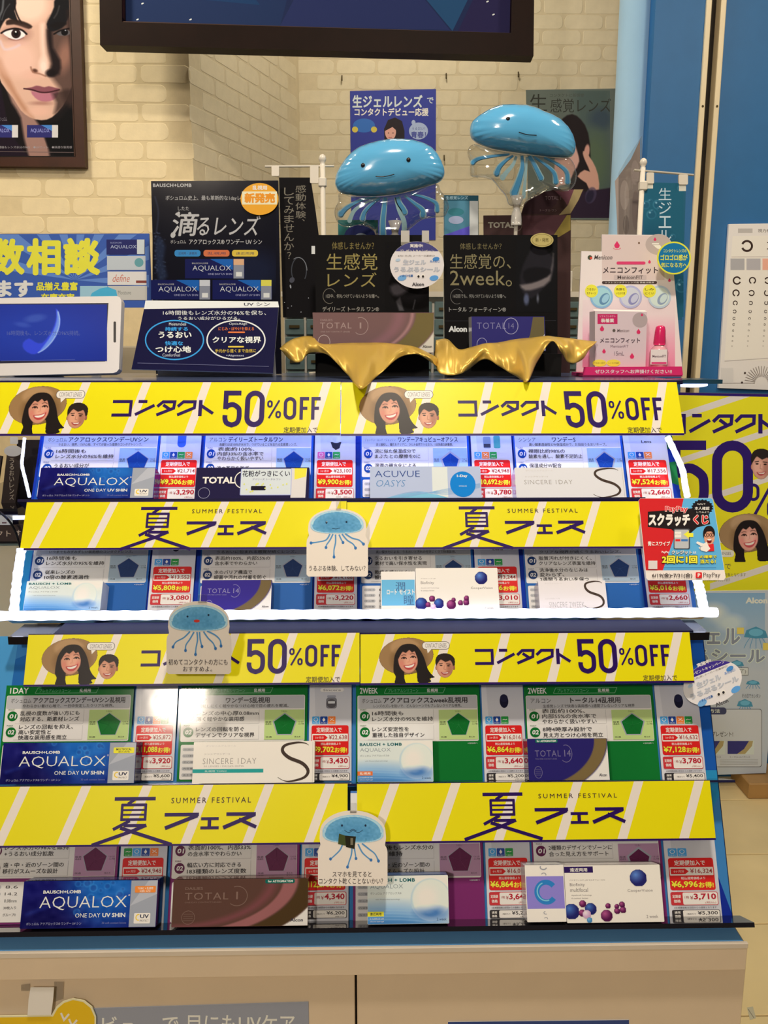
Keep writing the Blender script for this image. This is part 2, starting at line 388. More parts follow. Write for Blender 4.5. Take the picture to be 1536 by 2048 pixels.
def brick_mesh(i, W, H):
    p = rr(0, 0, W, H, random.uniform(.14, .38)*H, 3); p = [(a+random.uniform(-.0012, .0012), b+random.uniform(-.001, .001)) for a, b in p]
    n = len(p); v = [(a, 0, b) for a, b in p]+[(a+(W/2-a)*.02, -.0009, b+(H/2-b)*.05) for a, b in p]
    f = [tuple(range(n, 2*n))]+[(j, (j+1) % n, n+(j+1) % n, n+j) for j in range(n)]
    me = bpy.data.meshes.new('brick'); me.from_pydata(v, [], f); return me
def bricks(wall, o, du, length, z0, z1, PW, PH, mt, n0=0):
    vs = []
    for k in range(9):
        me = brick_mesh(k, PW*random.choice((.95, .965, .975))-.003, PH-.0048); me.materials.append(mt); vs.append(me)
    z = z0; r = n0; base = np.array(wall['o_']); ang = math.atan2(du[1], du[0]); cnt = 0
    while z < z1:
        x = -PW*(.5 if r % 2 else 0)-random.uniform(0, .012)
        while x < length-PW*.3:
            w_ = PW
            if x > -.02 and x+w_ < length+.02:
                b = bpy.data.objects.new('brick', random.choice(vs)); COL.objects.link(b); b.parent = wall
                p = np.array(o)+np.array(du)*x; b.location = Vector((p[0]-base[0], p[1]-base[1], z+.002-base[2])); b.rotation_euler = (0, 0, ang); cnt += 1
            x += w_
        z += PH; r += 1
    return cnt
def zat(pl, yy): return pl.hit([(768, yy)])[0][2]
PH = .0515; PW = .148
lx = LW.hit([(0, 300)])[0][0]
bricks(wl, (lx-.02, 2.6, 0), np.array([1., 0, 0]), cl[0]-lx+.02, zat(LW, 470), zat(LW, -20), PW, PH, BRICKM)
PHr = PH
bricks(wi, (cl[0], 2.6, 0), sd, sl, zat(LW, 470), zat(BW, -20), PW, PH, BRICKG)
bx = BW.hit([(1255, 300)])[0][0]
bricks(wb, (cb[0], 3.3, 0), np.array([1., 0, 0]), bx-cb[0]+.1, zat(BW, 560), zat(BW, -10), PW*1.0, PH, BRICKG)
# hooks on the rear wall
HOOKM = mat('old_brass', CR(90, 78, 50), rough=.4, metal=.6, vary=.1)
for hx, hy in ((684, 159), (892, 155), (1036, 152), (888, 318)):
    p = BW.hit([(hx, hy)])[0]; m = M(); m.tube([p+(0, 0, .012), p+(0, -.006, .012), p+(0, -.008, -.006), p+(0, -.014, -.008), p+(0, -.015, 0)], .0022, n=6)
    m.build('wall_hook', HOOKM, wb)
# right hand partition: two blue panels with pale trims and the dark gap between them
RW = VP(2.65)
BLUEW = mat('blue_partition_panel', CR(38, 108, 172), rough=.55, vary=.03, bump=.05, bscale=120)
TRIMW = mat('cream_trim', CR(236, 222, 190), rough=.4, vary=.03)
COLB = mat('lit_return_blue', CR(150, 190, 226), rough=.45, vary=.03)  # light on the partition's return, painted in as pale blue
zb, zt = -.01, 3.0
def px2x(pl, xx, yy=390): return pl.hit([(xx, yy)])[0][0]
xa, xb2, xc, xd = px2x(RW, 1290), px2x(RW, 1386), px2x(RW, 1396), px2x(RW, 1414)
xe = px2x(RW, 1424)
m = M(); m.box((xa, 2.65, 0), (xb2, 2.70, 3)); wr = struct('wall_right', m, BLUEW)
m = M(); m.box((xe, 2.65, 0), (3.2, 2.70, 3)); m.build('panel', BLUEW, wr)
m = M(); m.box((xc-.004, 2.68, 0), (xd+.004, 2.70, 3)); struct('trim_1', m, DARKGAP)
m = M(); m.box((xb2, 2.640, 0), (xc, 2.70, 3), bev=.002); t2 = struct('trim_2', m, TRIMW)
m = M(); m.box((xd, 2.640, 0), (xe, 2.70, 3), bev=.002); t3 = struct('trim_3', m, TRIMW)
for tt, xx in ((t2, (xb2+xc)/2), (t3, (xd+xe)/2)):
    m = M(); p = np.array([xx, 2.6395, zat(RW, 211)]); m.lathe(p, [(.0035, 0), (.003, .001), (.0, .0012)], ax=(0, -1, 0), n=10); m.build('screw', HOOKM, tt)
p0 = px2x(RW, 1238); p1 = px2x(RW, 1304); m = M(); m.lathe(((p0+p1)/2, 2.74, 0), [((p1-p0)/2, 0), ((p1-p0)/2, 3)], n=40)
struct('trim_4', m, COLB)  # column standing in for the partition's lit side face
m = M(); m.box((1.75, 2.70, 0), (1.85, 3.4, 3)); struct('wall_side', m, PLAST)

# ------------------------------------------------------------------ printed faces (invented people)
def woman():
    r = Ras(135, 112, k=1.3)
    r.ell(63, 48, 63, 42, (148, 114, 74), 1, -6); r.ell(60, 28, 34, 20, (168, 132, 92), 5, 0); r.ell(70, 58, 44, 34, (112, 82, 50), 10, 0, .6)
    hair = (24, 17, 18)
    r.poly([(36, 112), (38, 95), (33, 84), (34, 60), (38, 42), (50, 25), (66, 20), (84, 23), (97, 38), (105, 55), (112, 78), (122, 92), (128, 97), (116, 100), (119, 107), (100, 110), (88, 106), (85, 80), (60, 78), (58, 100), (60, 112)], hair, 1, 1, 3)
    r.ell(66.5, 56, 22.5, 31, (196, 134, 110), 1.5, -3); r.ell(72, 62, 13, 16, (222, 164, 138), 10, 0, .8); r.ell(52, 66, 5, 6, (206, 120, 104), 5, 0, .6); r.ell(83, 64, 5, 6, (210, 122, 108), 5, 0, .6)
    r.poly([(42, 58), (44, 40), (52, 26), (68, 23), (84, 28), (91, 44), (91, 58), (86, 46), (82, 37), (76, 40), (70, 34), (62, 41), (55, 38), (49, 46)], hair, 1.3, 1, 2)
    r.line([(52, 47), (57, 45), (62, 46)], 1.5, (70, 42, 36), 1, .8); r.line([(72, 44), (78, 42), (83, 44)], 1.5, (70, 42, 36), 1, .8)
    r.line([(52, 53.5), (56, 51), (61, 51.5), (63, 54)], 2.2, (34, 18, 18), 1, .95); r.line([(73, 51.5), (77, 48.5), (82, 49), (85, 52)], 2.2, (34, 18, 18), 1, .95)
    r.ell(57.5, 53, 2.3, 1.7, (26, 14, 14), 1); r.ell(78.5, 50.7, 2.3, 1.7, (26, 14, 14), 1)
    r.line([(69, 50), (70, 60), (66, 62.5)], 1.2, (170, 104, 84), 1.5, .6); r.ell(69, 62, 4.5, 2.2, (214, 148, 122), 2, 0, .6)
    r.poly([(56, 70), (62, 69), (70, 68), (80, 65), (84, 63), (82, 72), (75, 79), (66, 80), (59, 76)], (176, 66, 66), 1, 1, 2)
    r.poly([(59, 71), (68, 70.5), (78, 67.5), (81, 66), (79, 71), (72, 74.5), (63, 74.5)], (240, 228, 218), .8, 1, 2)
    return r.im
def man():
    r = Ras(46, 58, k=1.6)
    hair = (36, 26, 24)
    r.poly([(3, 30), (2, 16), (8, 5), (22, 1), (35, 4), (44, 13), (44, 28), (40, 36), (6, 38)], hair, 1, 1, 2)
    r.ell(4, 34, 2.5, 5, (170, 110, 88), 1); r.ell(42, 34, 2.5, 5, (150, 92, 74), 1)
    r.ell(22, 33, 18, 23, (190, 132, 106), 1.2, 0); r.ell(16, 34, 9, 13, (214, 156, 128), 6, 0, .8); r.ell(33, 36, 6, 14, (150, 96, 76), 6, 0, .6)
    r.poly([(3, 28), (6, 12), (20, 6), (38, 10), (42, 28), (38, 22), (34, 17), (24, 21), (14, 15), (8, 22)], hair, 1, 1, 2)
    r.line([(10, 25), (17, 24)], 1.6, hair, .8); r.line([(26, 25), (34, 26)], 1.6, hair, .8)
    r.ell(14, 28.5, 3, 1.4, (30, 16, 14), .8); r.ell(30, 29.5, 3, 1.4, (30, 16, 14), .8); r.line([(21, 29), (20, 37), (24, 38)], 1, (150, 94, 74), 1, .8)
    r.poly([(13, 43), (22, 44), (32, 42), (29, 47), (22, 50), (16, 48)], (160, 66, 62), .8, 1, 2); r.poly([(15, 44), (22, 45), (30, 43.5), (27, 46.5), (19, 46.5)], (238, 226, 216), .6)
    return r.im
WOMAN = woman(); MAN = man()
def portrait():
    r = Ras(150, 312, (20, 16, 16), k=1.15); sk = (212, 166, 132)
    r.poly([(10, 150), (28, 205), (45, 235), (60, 312), (100, 312), (85, 262), (70, 235), (40, 200), (20, 165)], (150, 112, 92), 6, 1, 2)
    r.poly([(0, 155), (8, 175), (18, 235), (35, 280), (60, 312), (0, 312)], (28, 18, 26), 3)
    r.poly([(85, 250), (118, 240), (150, 200), (150, 312), (110, 312), (95, 290)], (12, 11, 12), 5)
    r.poly([(-8, 60), (-4, 120), (8, 165), (30, 195), (45, 220), (62, 234), (84, 240), (104, 234), (124, 212), (138, 182), (150, 130), (150, -10), (20, -10), (0, 20)], sk, 2, 1, 2)
    r.poly([(-5, 110), (6, 150), (30, 190), (50, 222), (70, 236), (60, 220), (38, 185), (22, 150), (10, 120)], (176, 122, 86), 8, .8, 2)
    r.ell(62, 10, 34, 34, (238, 196, 160), 20, 0, .9); r.ell(40, 120, 34, 34, (228, 180, 148), 22, 0, .8)
    # shaded side of the printed face
    r.poly([(98, 40), (92, 70), (96, 105), (102, 125), (100, 150), (118, 175), (130, 205), (150, 200), (150, 30), (110, 30)], (62, 42, 34), 12, .8, 2)
    r.ell(128, 112, 12, 28, (150, 104, 80), 14, 8, .9); r.poly([(94, 60), (98, 98), (104, 128), (98, 150), (118, 148), (120, 120), (106, 95), (104, 60)], (26, 18, 18), 7, .95, 2)
    r.ell(66, 150, 18, 9, (222, 170, 138), 9, 0, .8); r.ell(88, 132, 8, 16, (246, 208, 176), 9, 0, .9); r.line([(86, 50), (87, 90), (89, 118)], 9, (240, 198, 164), 8, .8)
    # hair
    h = (24, 22, 22)
    r.poly([(-5, -5), (36, -5), (33, 22), (40, 45), (22, 36), (12, 45), (4, 62), (-5, 75)], h, 2.5, 1, 2)
    r.line([(34, -2), (34, 16), (40, 34), (47, 47)], 3, (26, 18, 16), 2, .95, 4); r.line([(12, 0), (10, 20), (4, 36), (2, 60)], 3.5, (104, 104, 98), 3, .8, 4); r.line([(24, 8), (15, 22), (9, 40)], 1.6, (92, 90, 84), 2, .7, 4)
    r.poly([(112, -5), (108, 14), (100, 34), (94, 48), (100, 62), (116, 60), (130, 48), (140, 20), (150, -5)], (20, 19, 20), 3, 1, 2)
    r.line([(118, 12), (114, 26), (108, 36)], 2, (96, 88, 78), 3, .6, 3); r.poly([(132, 20), (150, 10), (150, 200), (143, 160), (138, 90)], (40, 26, 22), 8, .8)
    # brows, eyes
    r.poly([(18, 41), (30, 38), (44, 41), (58, 46), (67, 53), (60, 58), (46, 53), (32, 49), (18, 50)], (40, 26, 20), 3, .95, 2)
    r.poly([(100, 50), (115, 44), (132, 46), (126, 52), (110, 57)], (18, 14, 14), 4, .9, 2)
    r.ell(36, 68, 27, 16, (150, 100, 82), 12, 0, .6)
    r.poly([(10, 65), (20, 61), (34, 58), (46, 61), (54, 68), (48, 76), (36, 79), (22, 75)], (228, 214, 204), 1.5, 1, 2)
    r.ell(36, 67, 9, 9.5, (38, 22, 18), 1.5); r.ell(36, 67, 4, 4.5, (8, 6, 6), 1); r.ell(35.5, 63.5, 1.6, 1.6, (240, 236, 230), .8)
    r.line([(8, 66), (18, 60), (34, 57), (47, 60), (56, 68)], 3.6, (24, 15, 14), 1.6, 1, 4); r.line([(22, 77), (36, 81), (50, 75)], 2, (120, 72, 60), 2, .7, 4)
    r.ell(38, 86, 22, 5, (214, 164, 138), 6, 0, .7); r.line([(6, 82), (14, 98), (30, 96), (42, 90)], 4, (214, 190, 184), 5, .7, 3)
    r.poly([(112, 66), (120, 62), (134, 60), (140, 66), (132, 71), (118, 71)], (92, 84, 78), 1.6, 1, 2); r.ell(128, 64.5, 6.5, 6.5, (10, 8, 10), 1.5); r.ell(129.5, 60, 1.5, 1.5, (210, 206, 200), .8)
    r.line([(108, 68), (120, 61), (136, 57)], 3, (12, 9, 10), 2, 1, 3)
    # nose, mouth, chin
    r.ell(72, 141, 5, 3.5, (74, 40, 26), 3, 20, .9); r.line([(64, 134), (68, 144), (80, 147), (92, 152)], 2.5, (130, 80, 56), 3, .8, 3); r.ell(102, 146, 10, 8, (20, 14, 14), 5, 0, .9)
    r.poly([(52, 177), (66, 174), (74, 171), (82, 172), (90, 174), (98, 172), (110, 175), (120, 178), (112, 184), (96, 186), (80, 185), (62, 180)], (132, 74, 76), 2, 1, 2)
    r.poly([(64, 182), (80, 185), (98, 186), (116, 182), (112, 195), (100, 202), (84, 202), (72, 195)], (178, 108, 112), 2.5, 1, 2)
    r.line([(51, 177), (66, 179), (82, 184), (98, 184), (118, 179)], 2.6, (58, 24, 28), 1.6, 1, 4); r.ell(84, 206, 20, 4, (150, 96, 78), 5, 0, .6); r.ell(80, 222, 20, 10, (226, 172, 138), 9, 0, .7)
    r.poly([(104, 186), (124, 180), (140, 180), (132, 205), (118, 222), (108, 226), (112, 205)], (50, 34, 28), 9, .8, 2)
    return r.im
# ------------------------------------------------------------------ framed portrait, left wall
KW = (.86, .76, .55)
FRM = mat('dark_brown_frame', CR(60, 30, 18), rough=.5, vary=.2, bump=.05, bscale=80, spec=.3)
FRM2 = mat('espresso_frame', CR(26, 11, 7), rough=.5, spec=.1, vary=.15, bump=.05, bscale=80)
P = LW.off(.012)
t = thing('framed_poster', P.hit([(80, 330)])[0], 'large brown-framed portrait poster of a dark-haired man on the left cream wall', 'framed poster')
m = M(P); m.slab([(-170, -60), (146, -60), (158, 315), (-170, 312)], .006, C(30, 26, 26)); m.raster(-6, 0, 152, 312, portrait(), KW)
for x0 in (-26, 54):
    m.rect(x0, 250, x0+50, 275, C(46, 44, 92, KW)); m.poly([(x0+28, 250), (x0+50, 250), (x0+50, 262)], C(70, 120, 170, KW)); m.text('AQUALOX', x0+7, 257, x0+45, 266, C(150, 150, 190, KW)); m.rect(x0+50, 250, x0+62, 275, C(206, 196, 176, KW))
m.text('●16時間後もレンズ水分の96%　●UVカット　●快適な装用感', -20, 292, 144, 297, C(150, 140, 130, KW)); m.text('ボシュロム', -3, 234, 14, 242, C(120, 110, 110, KW)); m.line([(0, 303), (148, 305)], 1, C(110, 90, 80, KW))
m.build('print', MATTE, t)
fr_ = lambda a, b, c_, d: (a, b, c_, d)
P2 = LW.off(.03); m = M(P2)
m.slab([(137, -80), (157, -80), (170, 334), (150, 314)], .028, (1, 1, 1)); m.slab([(-180, 314), (150, 314), (170, 334), (-180, 330)], .028, (1, 1, 1))
m.slab([(135, -80), (138, -80), (151, 314), (148, 312)], .022, (1, 1, 1)); m.build('frame', FRM, t)
# ------------------------------------------------------------------ large dark frame hanging at the top
P = Plane((0, 2.35, 2.3), (-.04, -1, 0)); KB = (1.0, .95, .85)
t = thing('hanging_picture', P.hit([(640, 112)])[0], 'wide dark-framed midnight blue picture hanging above the alcove', 'framed picture')
m = M(P); m.slab([(235, -300), (1040, -300), (1034, 72), (236, 50)], .01, C(32, 44, 82, KB))
for q, c in (([(243, 42), (560, 52), (600, -100), (243, -100)], (34, 52, 92)), ([(560, 52), (900, 60), (800, -60), (640, -100)], (40, 50, 96)), ([(820, -40), (905, 62), (950, -30)], (36, 76, 116)), ([(915, 64), (1030, 70), (1030, -80), (960, -30)], (40, 36, 76)), ([(300, -10), (520, 10), (450, -80)], (30, 62, 104))):
    m.poly(q, C(*c, KB))
for x, yy in ((285, 7), (275, 39), (381, 39), (975, 3), (987, 29), (700, -20)): m.ell(x, yy, 3, 1.5, C(230, 235, 240, KB), 8, -25)
m.build('print', MATTE, t)
m = M(P.off(.03)); 
m.slab([(195, -320), (240, -320), (244, 44), (200, 90)], .05, (1, 1, 1)); m.slab([(1030, -320), (1072, -320), (1067, 112), (1022, 66)], .05, (1, 1, 1)); m.slab([(200, 90), (244, 44), (1022, 66), (1067, 112)], .05, (1, 1, 1))
m.slab([(200, -360), (1070, -360), (1070, -310), (200, -310)], .05, (1, 1, 1)); m.build('frame', FRM2, t)
m = M(P.off(.026)); m.slab([(238, 42), (1028, 66), (1028, 74), (236, 50)], .02, (1, 1, 1)); m.slab([(236, -300), (243, -300), (245, 50), (238, 48)], .02, (1, 1, 1)); m.build('inner_lip', FRM, t)
for x in (330, 930):
    a = P.hit([(x, -330)])[0]; m = M(); m.tube([a, (a[0], a[1], 3.0)], .002, n=6); m.build('hanging_wire', HOOKM, t)
# ------------------------------------------------------------------ posters on the rear wall
KA = (.66, .60, .46)
P = BW.off(.004); m = M(P); m.slab([(700, 182), (872, 178), (871, 480), (703, 480)], .003, C(46, 54, 122, KA))
wh = C(186, 190, 214, KA); m.text('生ジェルレンズ', 705, 190, 845, 215, wh, .03); m.text('で', 854, 195, 867, 207, wh, .02)
m.text('コンタクトデビュー応援', 709, 216, 857, 232, C(214, 206, 200, KA), .03)
m.ell(728, 251, 22, 14, C(48, 94, 152, KA)); m.ell(710, 259, 6, 6, C(186, 166, 66, KA)); m.ell(748, 259, 6, 6, C(186, 166, 66, KA))
m.poly([(769, 282), (768, 258), (776, 240), (790, 235), (804, 242), (809, 262), (809, 282)], C(32, 24, 28, KA)); m.ell(781, 264, 11, 16, C(196, 144, 122, KA)); m.poly([(770, 262), (773, 248), (784, 244), (794, 252), (794, 262), (785, 254)], C(32, 24, 28, KA)); m.ell(777, 266, 1.5, 1, C(40, 26, 24, KA)); m.ell(786, 266, 1.5, 1, C(40, 26, 24, KA)); m.line([(777, 275), (784, 275)], 1.2, C(160, 70, 70, KA))
m.ell(837, 262, 19, 17, C(150, 160, 196, KA)); m.ell(827, 245, 4, 5, C(150, 160, 196, KA)); m.text('うるおい！', 824, 254, 850, 260, C(70, 76, 130, KA)); m.text('青春！', 822, 263, 852, 276, C(70, 76, 130, KA), .03)
m.build('poster', PAPER, label='small navy poster with white lettering high on the alcove rear wall', cat='poster')
P = BW.off(.004); m = M(P)
r = Ras(186, 270, (92, 98, 84), k=.8)
r.poly([(100, -10), (190, -10), (190, 230), (130, 230), (110, 120)], (72, 84, 74), 30); r.ell(165, 60, 26, 22, (52, 64, 72), 20, 0, .8); r.ell(150, 150, 30, 60, (82, 96, 66), 25, 0, .8)
r.poly([(62, 90), (78, 60), (100, 50), (120, 62), (136, 90), (142, 150), (138, 270), (96, 270), (96, 180), (88, 100)], (30, 22, 22), 3, 1, 2)
r.poly([(66, 80), (90, 88), (112, 104), (116, 150), (104, 172), (92, 196), (74, 200), (60, 196)], (196, 150, 128), 3, 1, 2); r.ell(133, 130, 6, 16, (196, 142, 118), 2, 8)
r.poly([(84, 90), (96, 74), (112, 96), (124, 128), (118, 150), (108, 118)], (30, 22, 22), 3, 1, 2)
r.poly([(128, 128), (146, 150), (158, 178), (160, 214), (142, 216), (132, 196), (112, 182), (128, 168), (140, 172), (130, 150), (124, 134)], (196, 146, 118), 2, 1, 2)
r.poly([(-5, 235), (50, 240), (92, 206), (130, 214), (186, 206), (186, 275), (-5, 275)], (40, 26, 40), 3, 1); r.ell(142, 222, 12, 18, (70, 60, 78), 2, 20, .7); r.ell(140, 224, 8, 14, (30, 24, 40), 3, 20, .8)
m.slab([(1052, 180), (1232, 177), (1217, 440), (1058, 438)], .003, C(92, 98, 84, KA)); m.raster(1055, 181, 1220, 436, r.im, KA)
m.text('生', 1060, 188, 1094, 222, C(44, 44, 36, KA), .0); m.text('感覚レンズ', 1101, 197, 1222, 225, C(48, 48, 40, KA), 0); m.text('コンタクトに新感覚', 1100, 187, 1168, 194, C(70, 72, 60, KA))
m.build('poster', PAPER, label='dark olive poster of a woman touching her cheek, on the alcove rear wall', cat='poster')
# ------------------------------------------------------------------ eye chart + sale poster + campaign poster on the partition
KR = (.72, .60, .42)
P = RW.off(.012); m = M(P)
m.slab([(1458, 448), (1600, 446), (1600, 782), (1437, 776)], .01, C(208, 192, 168, KR)); m.poly([(1465, 472), (1600, 470), (1600, 722), (1449, 720)], C(226, 210, 184, KR))
ink = C(52, 34, 26, KR)
m.rect(1476, 457, 1505, 466, C(170, 156, 136, KR)); m.text('視力検査表 5m用', 1516, 458, 1580, 465, ink)
def landolt(x, yy, r_, gap):
    m.ring(x, yy, r_, r_, r_*.42, ink, 20, gap+22, gap+338)
landolt(1494, 492, 10, 180); m.text('コ', 1534, 484, 1550, 500, ink)
m.line([(1463, 514), (1600, 513)], 1.2, C(170, 150, 130, KR))
m.rect(1461, 517, 1489, 540, C(158, 148, 134, KR)); m.rect(1493, 517, 1521, 540, C(164, 152, 138, KR)); m.rect(1525, 517, 1553, 540, C(214, 150, 116, KR))
for (yy, r_) in ((561, 7), (586, 6), (606, 4), (623, 3), (637, 2.4), (649, 2), (661, 1.6), (672, 1.3), (682, 1.1), (692, .9)):
    for j, gx in enumerate((1474, 1505, 1536, 1567)): landolt(gx-(yy-560)*.075, yy, r_*(1 if j == 0 else .85), (270, 0, 90, 180)[(j+int(yy)) % 4])
m.line([(1449, 722), (1600, 712)], 1, C(176, 160, 140, KR))
for k in range(19):
    a = math.radians(180+10*k); m.line([(1523+13*math.cos(a), 766+13*math.sin(a)), (1523+34*math.cos(a), 766+34*math.sin(a))], 1, C(110, 92, 76, KR))
m.line([(1440, 766), (1509, 766)], .8, C(150, 130, 110, KR)); m.ell(1490, 746, 2, 2, ink); m.ell(1484, 765, 2, 2, ink); m.rect(1442, 736, 1466, 766, C(196, 182, 160, KR))
m.build('eye_chart', PAPER, label='cream eye test chart with ring symbols pinned to the blue partition', cat='eye chart')
# ------------------------------------------------------------------ lettering drawn stroke by stroke (Ban coordinates)
INK = C(38, 10, 84); INKD = C(30, 10, 70)
def tr(pts, x, y, sx, sy, ox=0, oy=0): return [(x+(a-ox)*sx, y+(b-oy)*sy) for a, b in pts]
def kontakuto(m, x0, y0, x1, y1, c):
    """katakana word, drawn in a 610 x 95 box"""
    sx = (x1-x0)/608.; sy = (y1-y0)/95.; w_ = 18*(sx+sy)/2; f = lambda p: tr(p, x0, y0, sx, sy, 668, 184)
    m.line(f([(668, 192), (778, 192), (778, 272), (668, 272)]), w_, c)
    m.line(f([(822, 192), (875, 192)]), w_, c); m.line(f([(920, 214), (808, 270)]), w_, c)
    m.line(f([(937, 222), (970, 194), (1040, 194), (1036, 232), (936, 272)]), w_, c); m.line(f([(972, 212), (1012, 238)]), w_, c)
    m.line(f([(1060, 222), (1092, 194), (1162, 194), (1160, 230), (1060, 272)]), w_, c)
    m.line(f([(1196, 184), (1196, 279)]), w_*1.2, c); m.line(f([(1196, 214), (1274, 264)]), w_, c)
def seg5(m, x0, y0, x1, y1, w_, c):
    a = w_/2; r = min((x1-x0)*.38, (x1-x0-w_)*.44); X0, X1, Y0, Y1 = x0+a, x1-a, y0+a, y1-a; h = y1-y0; ym = y0+h*.40
    m.line([(x1-a*.5, Y0), (X0, Y0), (X0, ym+a*1.6)], w_, c)
    p = [(X0, ym+a*1.2), (X0+r*.5, ym+a*.1), (X1-r, ym-a*.2), (X1-r*.2, ym+r*.45), (X1, ym+r), (X1, Y1-r), (X1-r*.3, Y1-r*.3), (X1-r, Y1), (X0+r, Y1), (X0+r*.3, Y1-r*.3), (X0, Y1-r), (X0, Y1-h*.26)]
    m.line(cr(p, 3), w_, c)
def seg0(m, x0, y0, x1, y1, w_, c):
    a = w_/2; m.line(rr(x0+a, y0+a, x1-a, y1-a, (x1-x0)*.42, 6), w_, c, True)
def fifty(m, x, y, h, c, wide=1.0):
    """50%OFF; x = left of the 5, h = height of the 5; proportions from the banner"""
    k = h/72.; X = lambda v: x+v*k*wide
    seg5(m, X(0), y, X(37), y+h, 9.5*k, c); seg0(m, X(43), y, X(82), y+h, 10*k, c)
    y2 = y+h*.27; y3 = y+h*.76
    seg0(m, X(87), y2, X(98), y2+h*.2, 3.6*k, c); seg0(m, X(104), y3-h*.2, X(115), y3, 3.6*k, c); m.line([(X(111), y2), (X(91), y3)], 3.6*k, c)
    y4 = y+h*.18; y5 = y+h*.80
    seg0(m, X(120), y4, X(145), y5, 6.6*k, c)
    for xf in (152, 175): m.line([(X(xf+18), y4+3.3*k), (X(xf+3), y4+3.3*k), (X(xf+3), y5)], 6.6*k, c); m.line([(X(xf+3), (y4+y5)/2), (X(xf+15), (y4+y5)/2)], 6*k, c)
def natsu(m, x, y, k, c):
    """the big character for summer; x,y = left of its top bar, k px per zoom px, legs run off the lower edge"""
    f = lambda p: tr(p, x, y, k, k, 678, 162)
    m.line(f([(678, 172), (925, 172)]), 22*k, c); m.line(f([(800, 176), (760, 204)]), 19*k, c)
    m.line(f([(727, 204), (727, 304)]), 16*k, c); m.line(f([(868, 204), (868, 304)]), 16*k, c)
    for yy, w_ in ((209, 17), (240, 12), (268, 12), (297, 16)): m.line(f([(722, yy), (874, yy)]), w_*k, c)
    m.line(f([(778, 304), (680, 356)]), 19*k, c); m.line(f([(742, 333), (876, 333)]), 19*k, c)
    m.line(f([(878, 331), (790, 368), (560, 448)]), 21*k, c); m.line(f([(722, 346), (800, 372), (1035, 448)]), 21*k, c)
def fesu(m, x0, y0, x1, y1, c):
    sx = (x1-x0)/542.; sy = (y1-y0)/98.; w_ = 21*(sx+sy)/2; f = lambda p: tr(p, x0, y0, sx, sy, 986, 261)
    m.line(f([(986, 270), (1188, 270)]), w_, c); m.line(f([(1180, 276), (992, 350)]), w_*1.1, c)
    m.line(f([(1202, 296), (1306, 296)]), w_*.85, c); m.line(f([(1252, 296), (1252, 350)]), w_, c); m.line(f([(1200, 350), (1308, 350)]), w_*.85, c)
    m.line(f([(1350, 270), (1524, 270)]), w_, c); m.line(f([(1518, 272), (1334, 350)]), w_*1.1, c); m.line(f([(1424, 300), (1528, 348)]), w_, c)
YEL = C(234, 210, 12); STR = C(230, 212, 200)
def stripes(m, x0, x1, y0, y1, xs, sh, w_, c=STR):
    """slanting pale stripes clipped to the banner"""
    for b in xs:
        P_ = [(b+sh, y0), (b+sh+w_, y0), (b+w_, y1), (b, y1)]
        # clip against the side edges
        for side, s_ in ((x0, 1), (x1, -1)):
            out = []
            for i in range(len(P_)):
                a = P_[i]; q = P_[(i+1) % len(P_)]; ia = (a[0]-side)*s_ >= 0; iq = (q[0]-side)*s_ >= 0
                if ia: out.append(a)
                if ia != iq: t_ = (side-a[0])/(q[0]-a[0]); out.append((side, a[1]+(q[1]-a[1])*t_))
            P_ = out
            if not P_: break
        if len(P_) > 2: m.poly(P_, c, same=True)
def banner(pl, xl, xr, yt, yb, label, off=.0045, mt=None):
    """a sheet hung in front of a shelf edge; local units are picture pixels at its middle row"""
    F = pl.off(off).rect(xl, xr, yt, yb, xr-xl, yb-yt); 
    F.o = F.o-F.eu*xl-F.ev*yt
    m = M(F); m.slab([(xl, yt), (xr, yt), (xr, yb), (xl, yb)], .0008, YEL, C(200, 200, 200)); m.lay = 1
    m.rect(xl, yb-4, xr, yb, INK); m.rect(xl, yt, xr, yt+1.6, INKD, same=True)
    return m
def couple(m, x, y, k=1.0):
    m.raster(x, y, x+123*k, y+103*k, WOMAN); m.raster(x+117*k, y+38*k, x+161*k, y+92*k, MAN)
    m.poly(rr(x+91*k, y+14*k, x+150*k, y+31*k, 8*k), C(60, 50, 60)); m.poly(rr(x+92*k, y+15*k, x+149*k, y+30*k, 7*k), C(225, 218, 212)); m.poly([(x+101*k, y+29*k), (x+112*k, y+29*k), (x+103*k, y+39*k)], C(225, 218, 212), same=True)
    m.text('CONTACT LENSES', x+98*k, y+18*k, x+143*k, y+27*k, C(110, 104, 110))
def ban_50(pl, xl, xr, yt, yb, wx, kx0, kx1, ky0, ky1, fx, fy, fh, tx, label, xs, sh, w_):
    m = banner(pl, xl, xr, yt, yb, label); stripes(m, xl, xr, yt+1.6, yb-4, xs, sh, w_)
    couple(m, wx, yt+4, (yb-yt-6)/103.)
    kontakuto(m, kx0, ky0, kx1, ky1, INK); fifty(m, fx, fy, fh, INK)
    m.text('定期便加入で', tx, yb-16, tx+68, yb-4.5, C(60, 46, 50), 0)
    return m.build('sale_banner', BANNER, label=label, cat='banner', group='half price banners')
def ban_fes(pl, xl, xr, yt, yb, nx, ny, nk, x0, y0, x1, y1, sx0, sy0, sx1, sy1, label, xs, sh, w_):
    m = banner(pl, xl, xr, yt, yb, label); stripes(m, xl, xr, yt+1.6, yb-4, xs, sh, w_)
    natsu(m, nx, ny, nk, INK); fesu(m, x0, y0, x1, y1, INK); m.text('SUMMER FESTIVAL', sx0, sy0, sx1, sy1, C(56, 30, 44), 0, sp=1.4)
    return m.build('festival_banner', BANNER, label=label, cat='banner', group='summer festival banners')
rg = lambda a, p, n: [a+p*i for i in range(n)]
ban_50(UF, -40, 681, 763, 871, 17, 223, 426, 801, 833, 445, 782, 73, 568, 'yellow half price banner hanging under the top shelf, left half', rg(5, 122, 6), 30, 17)
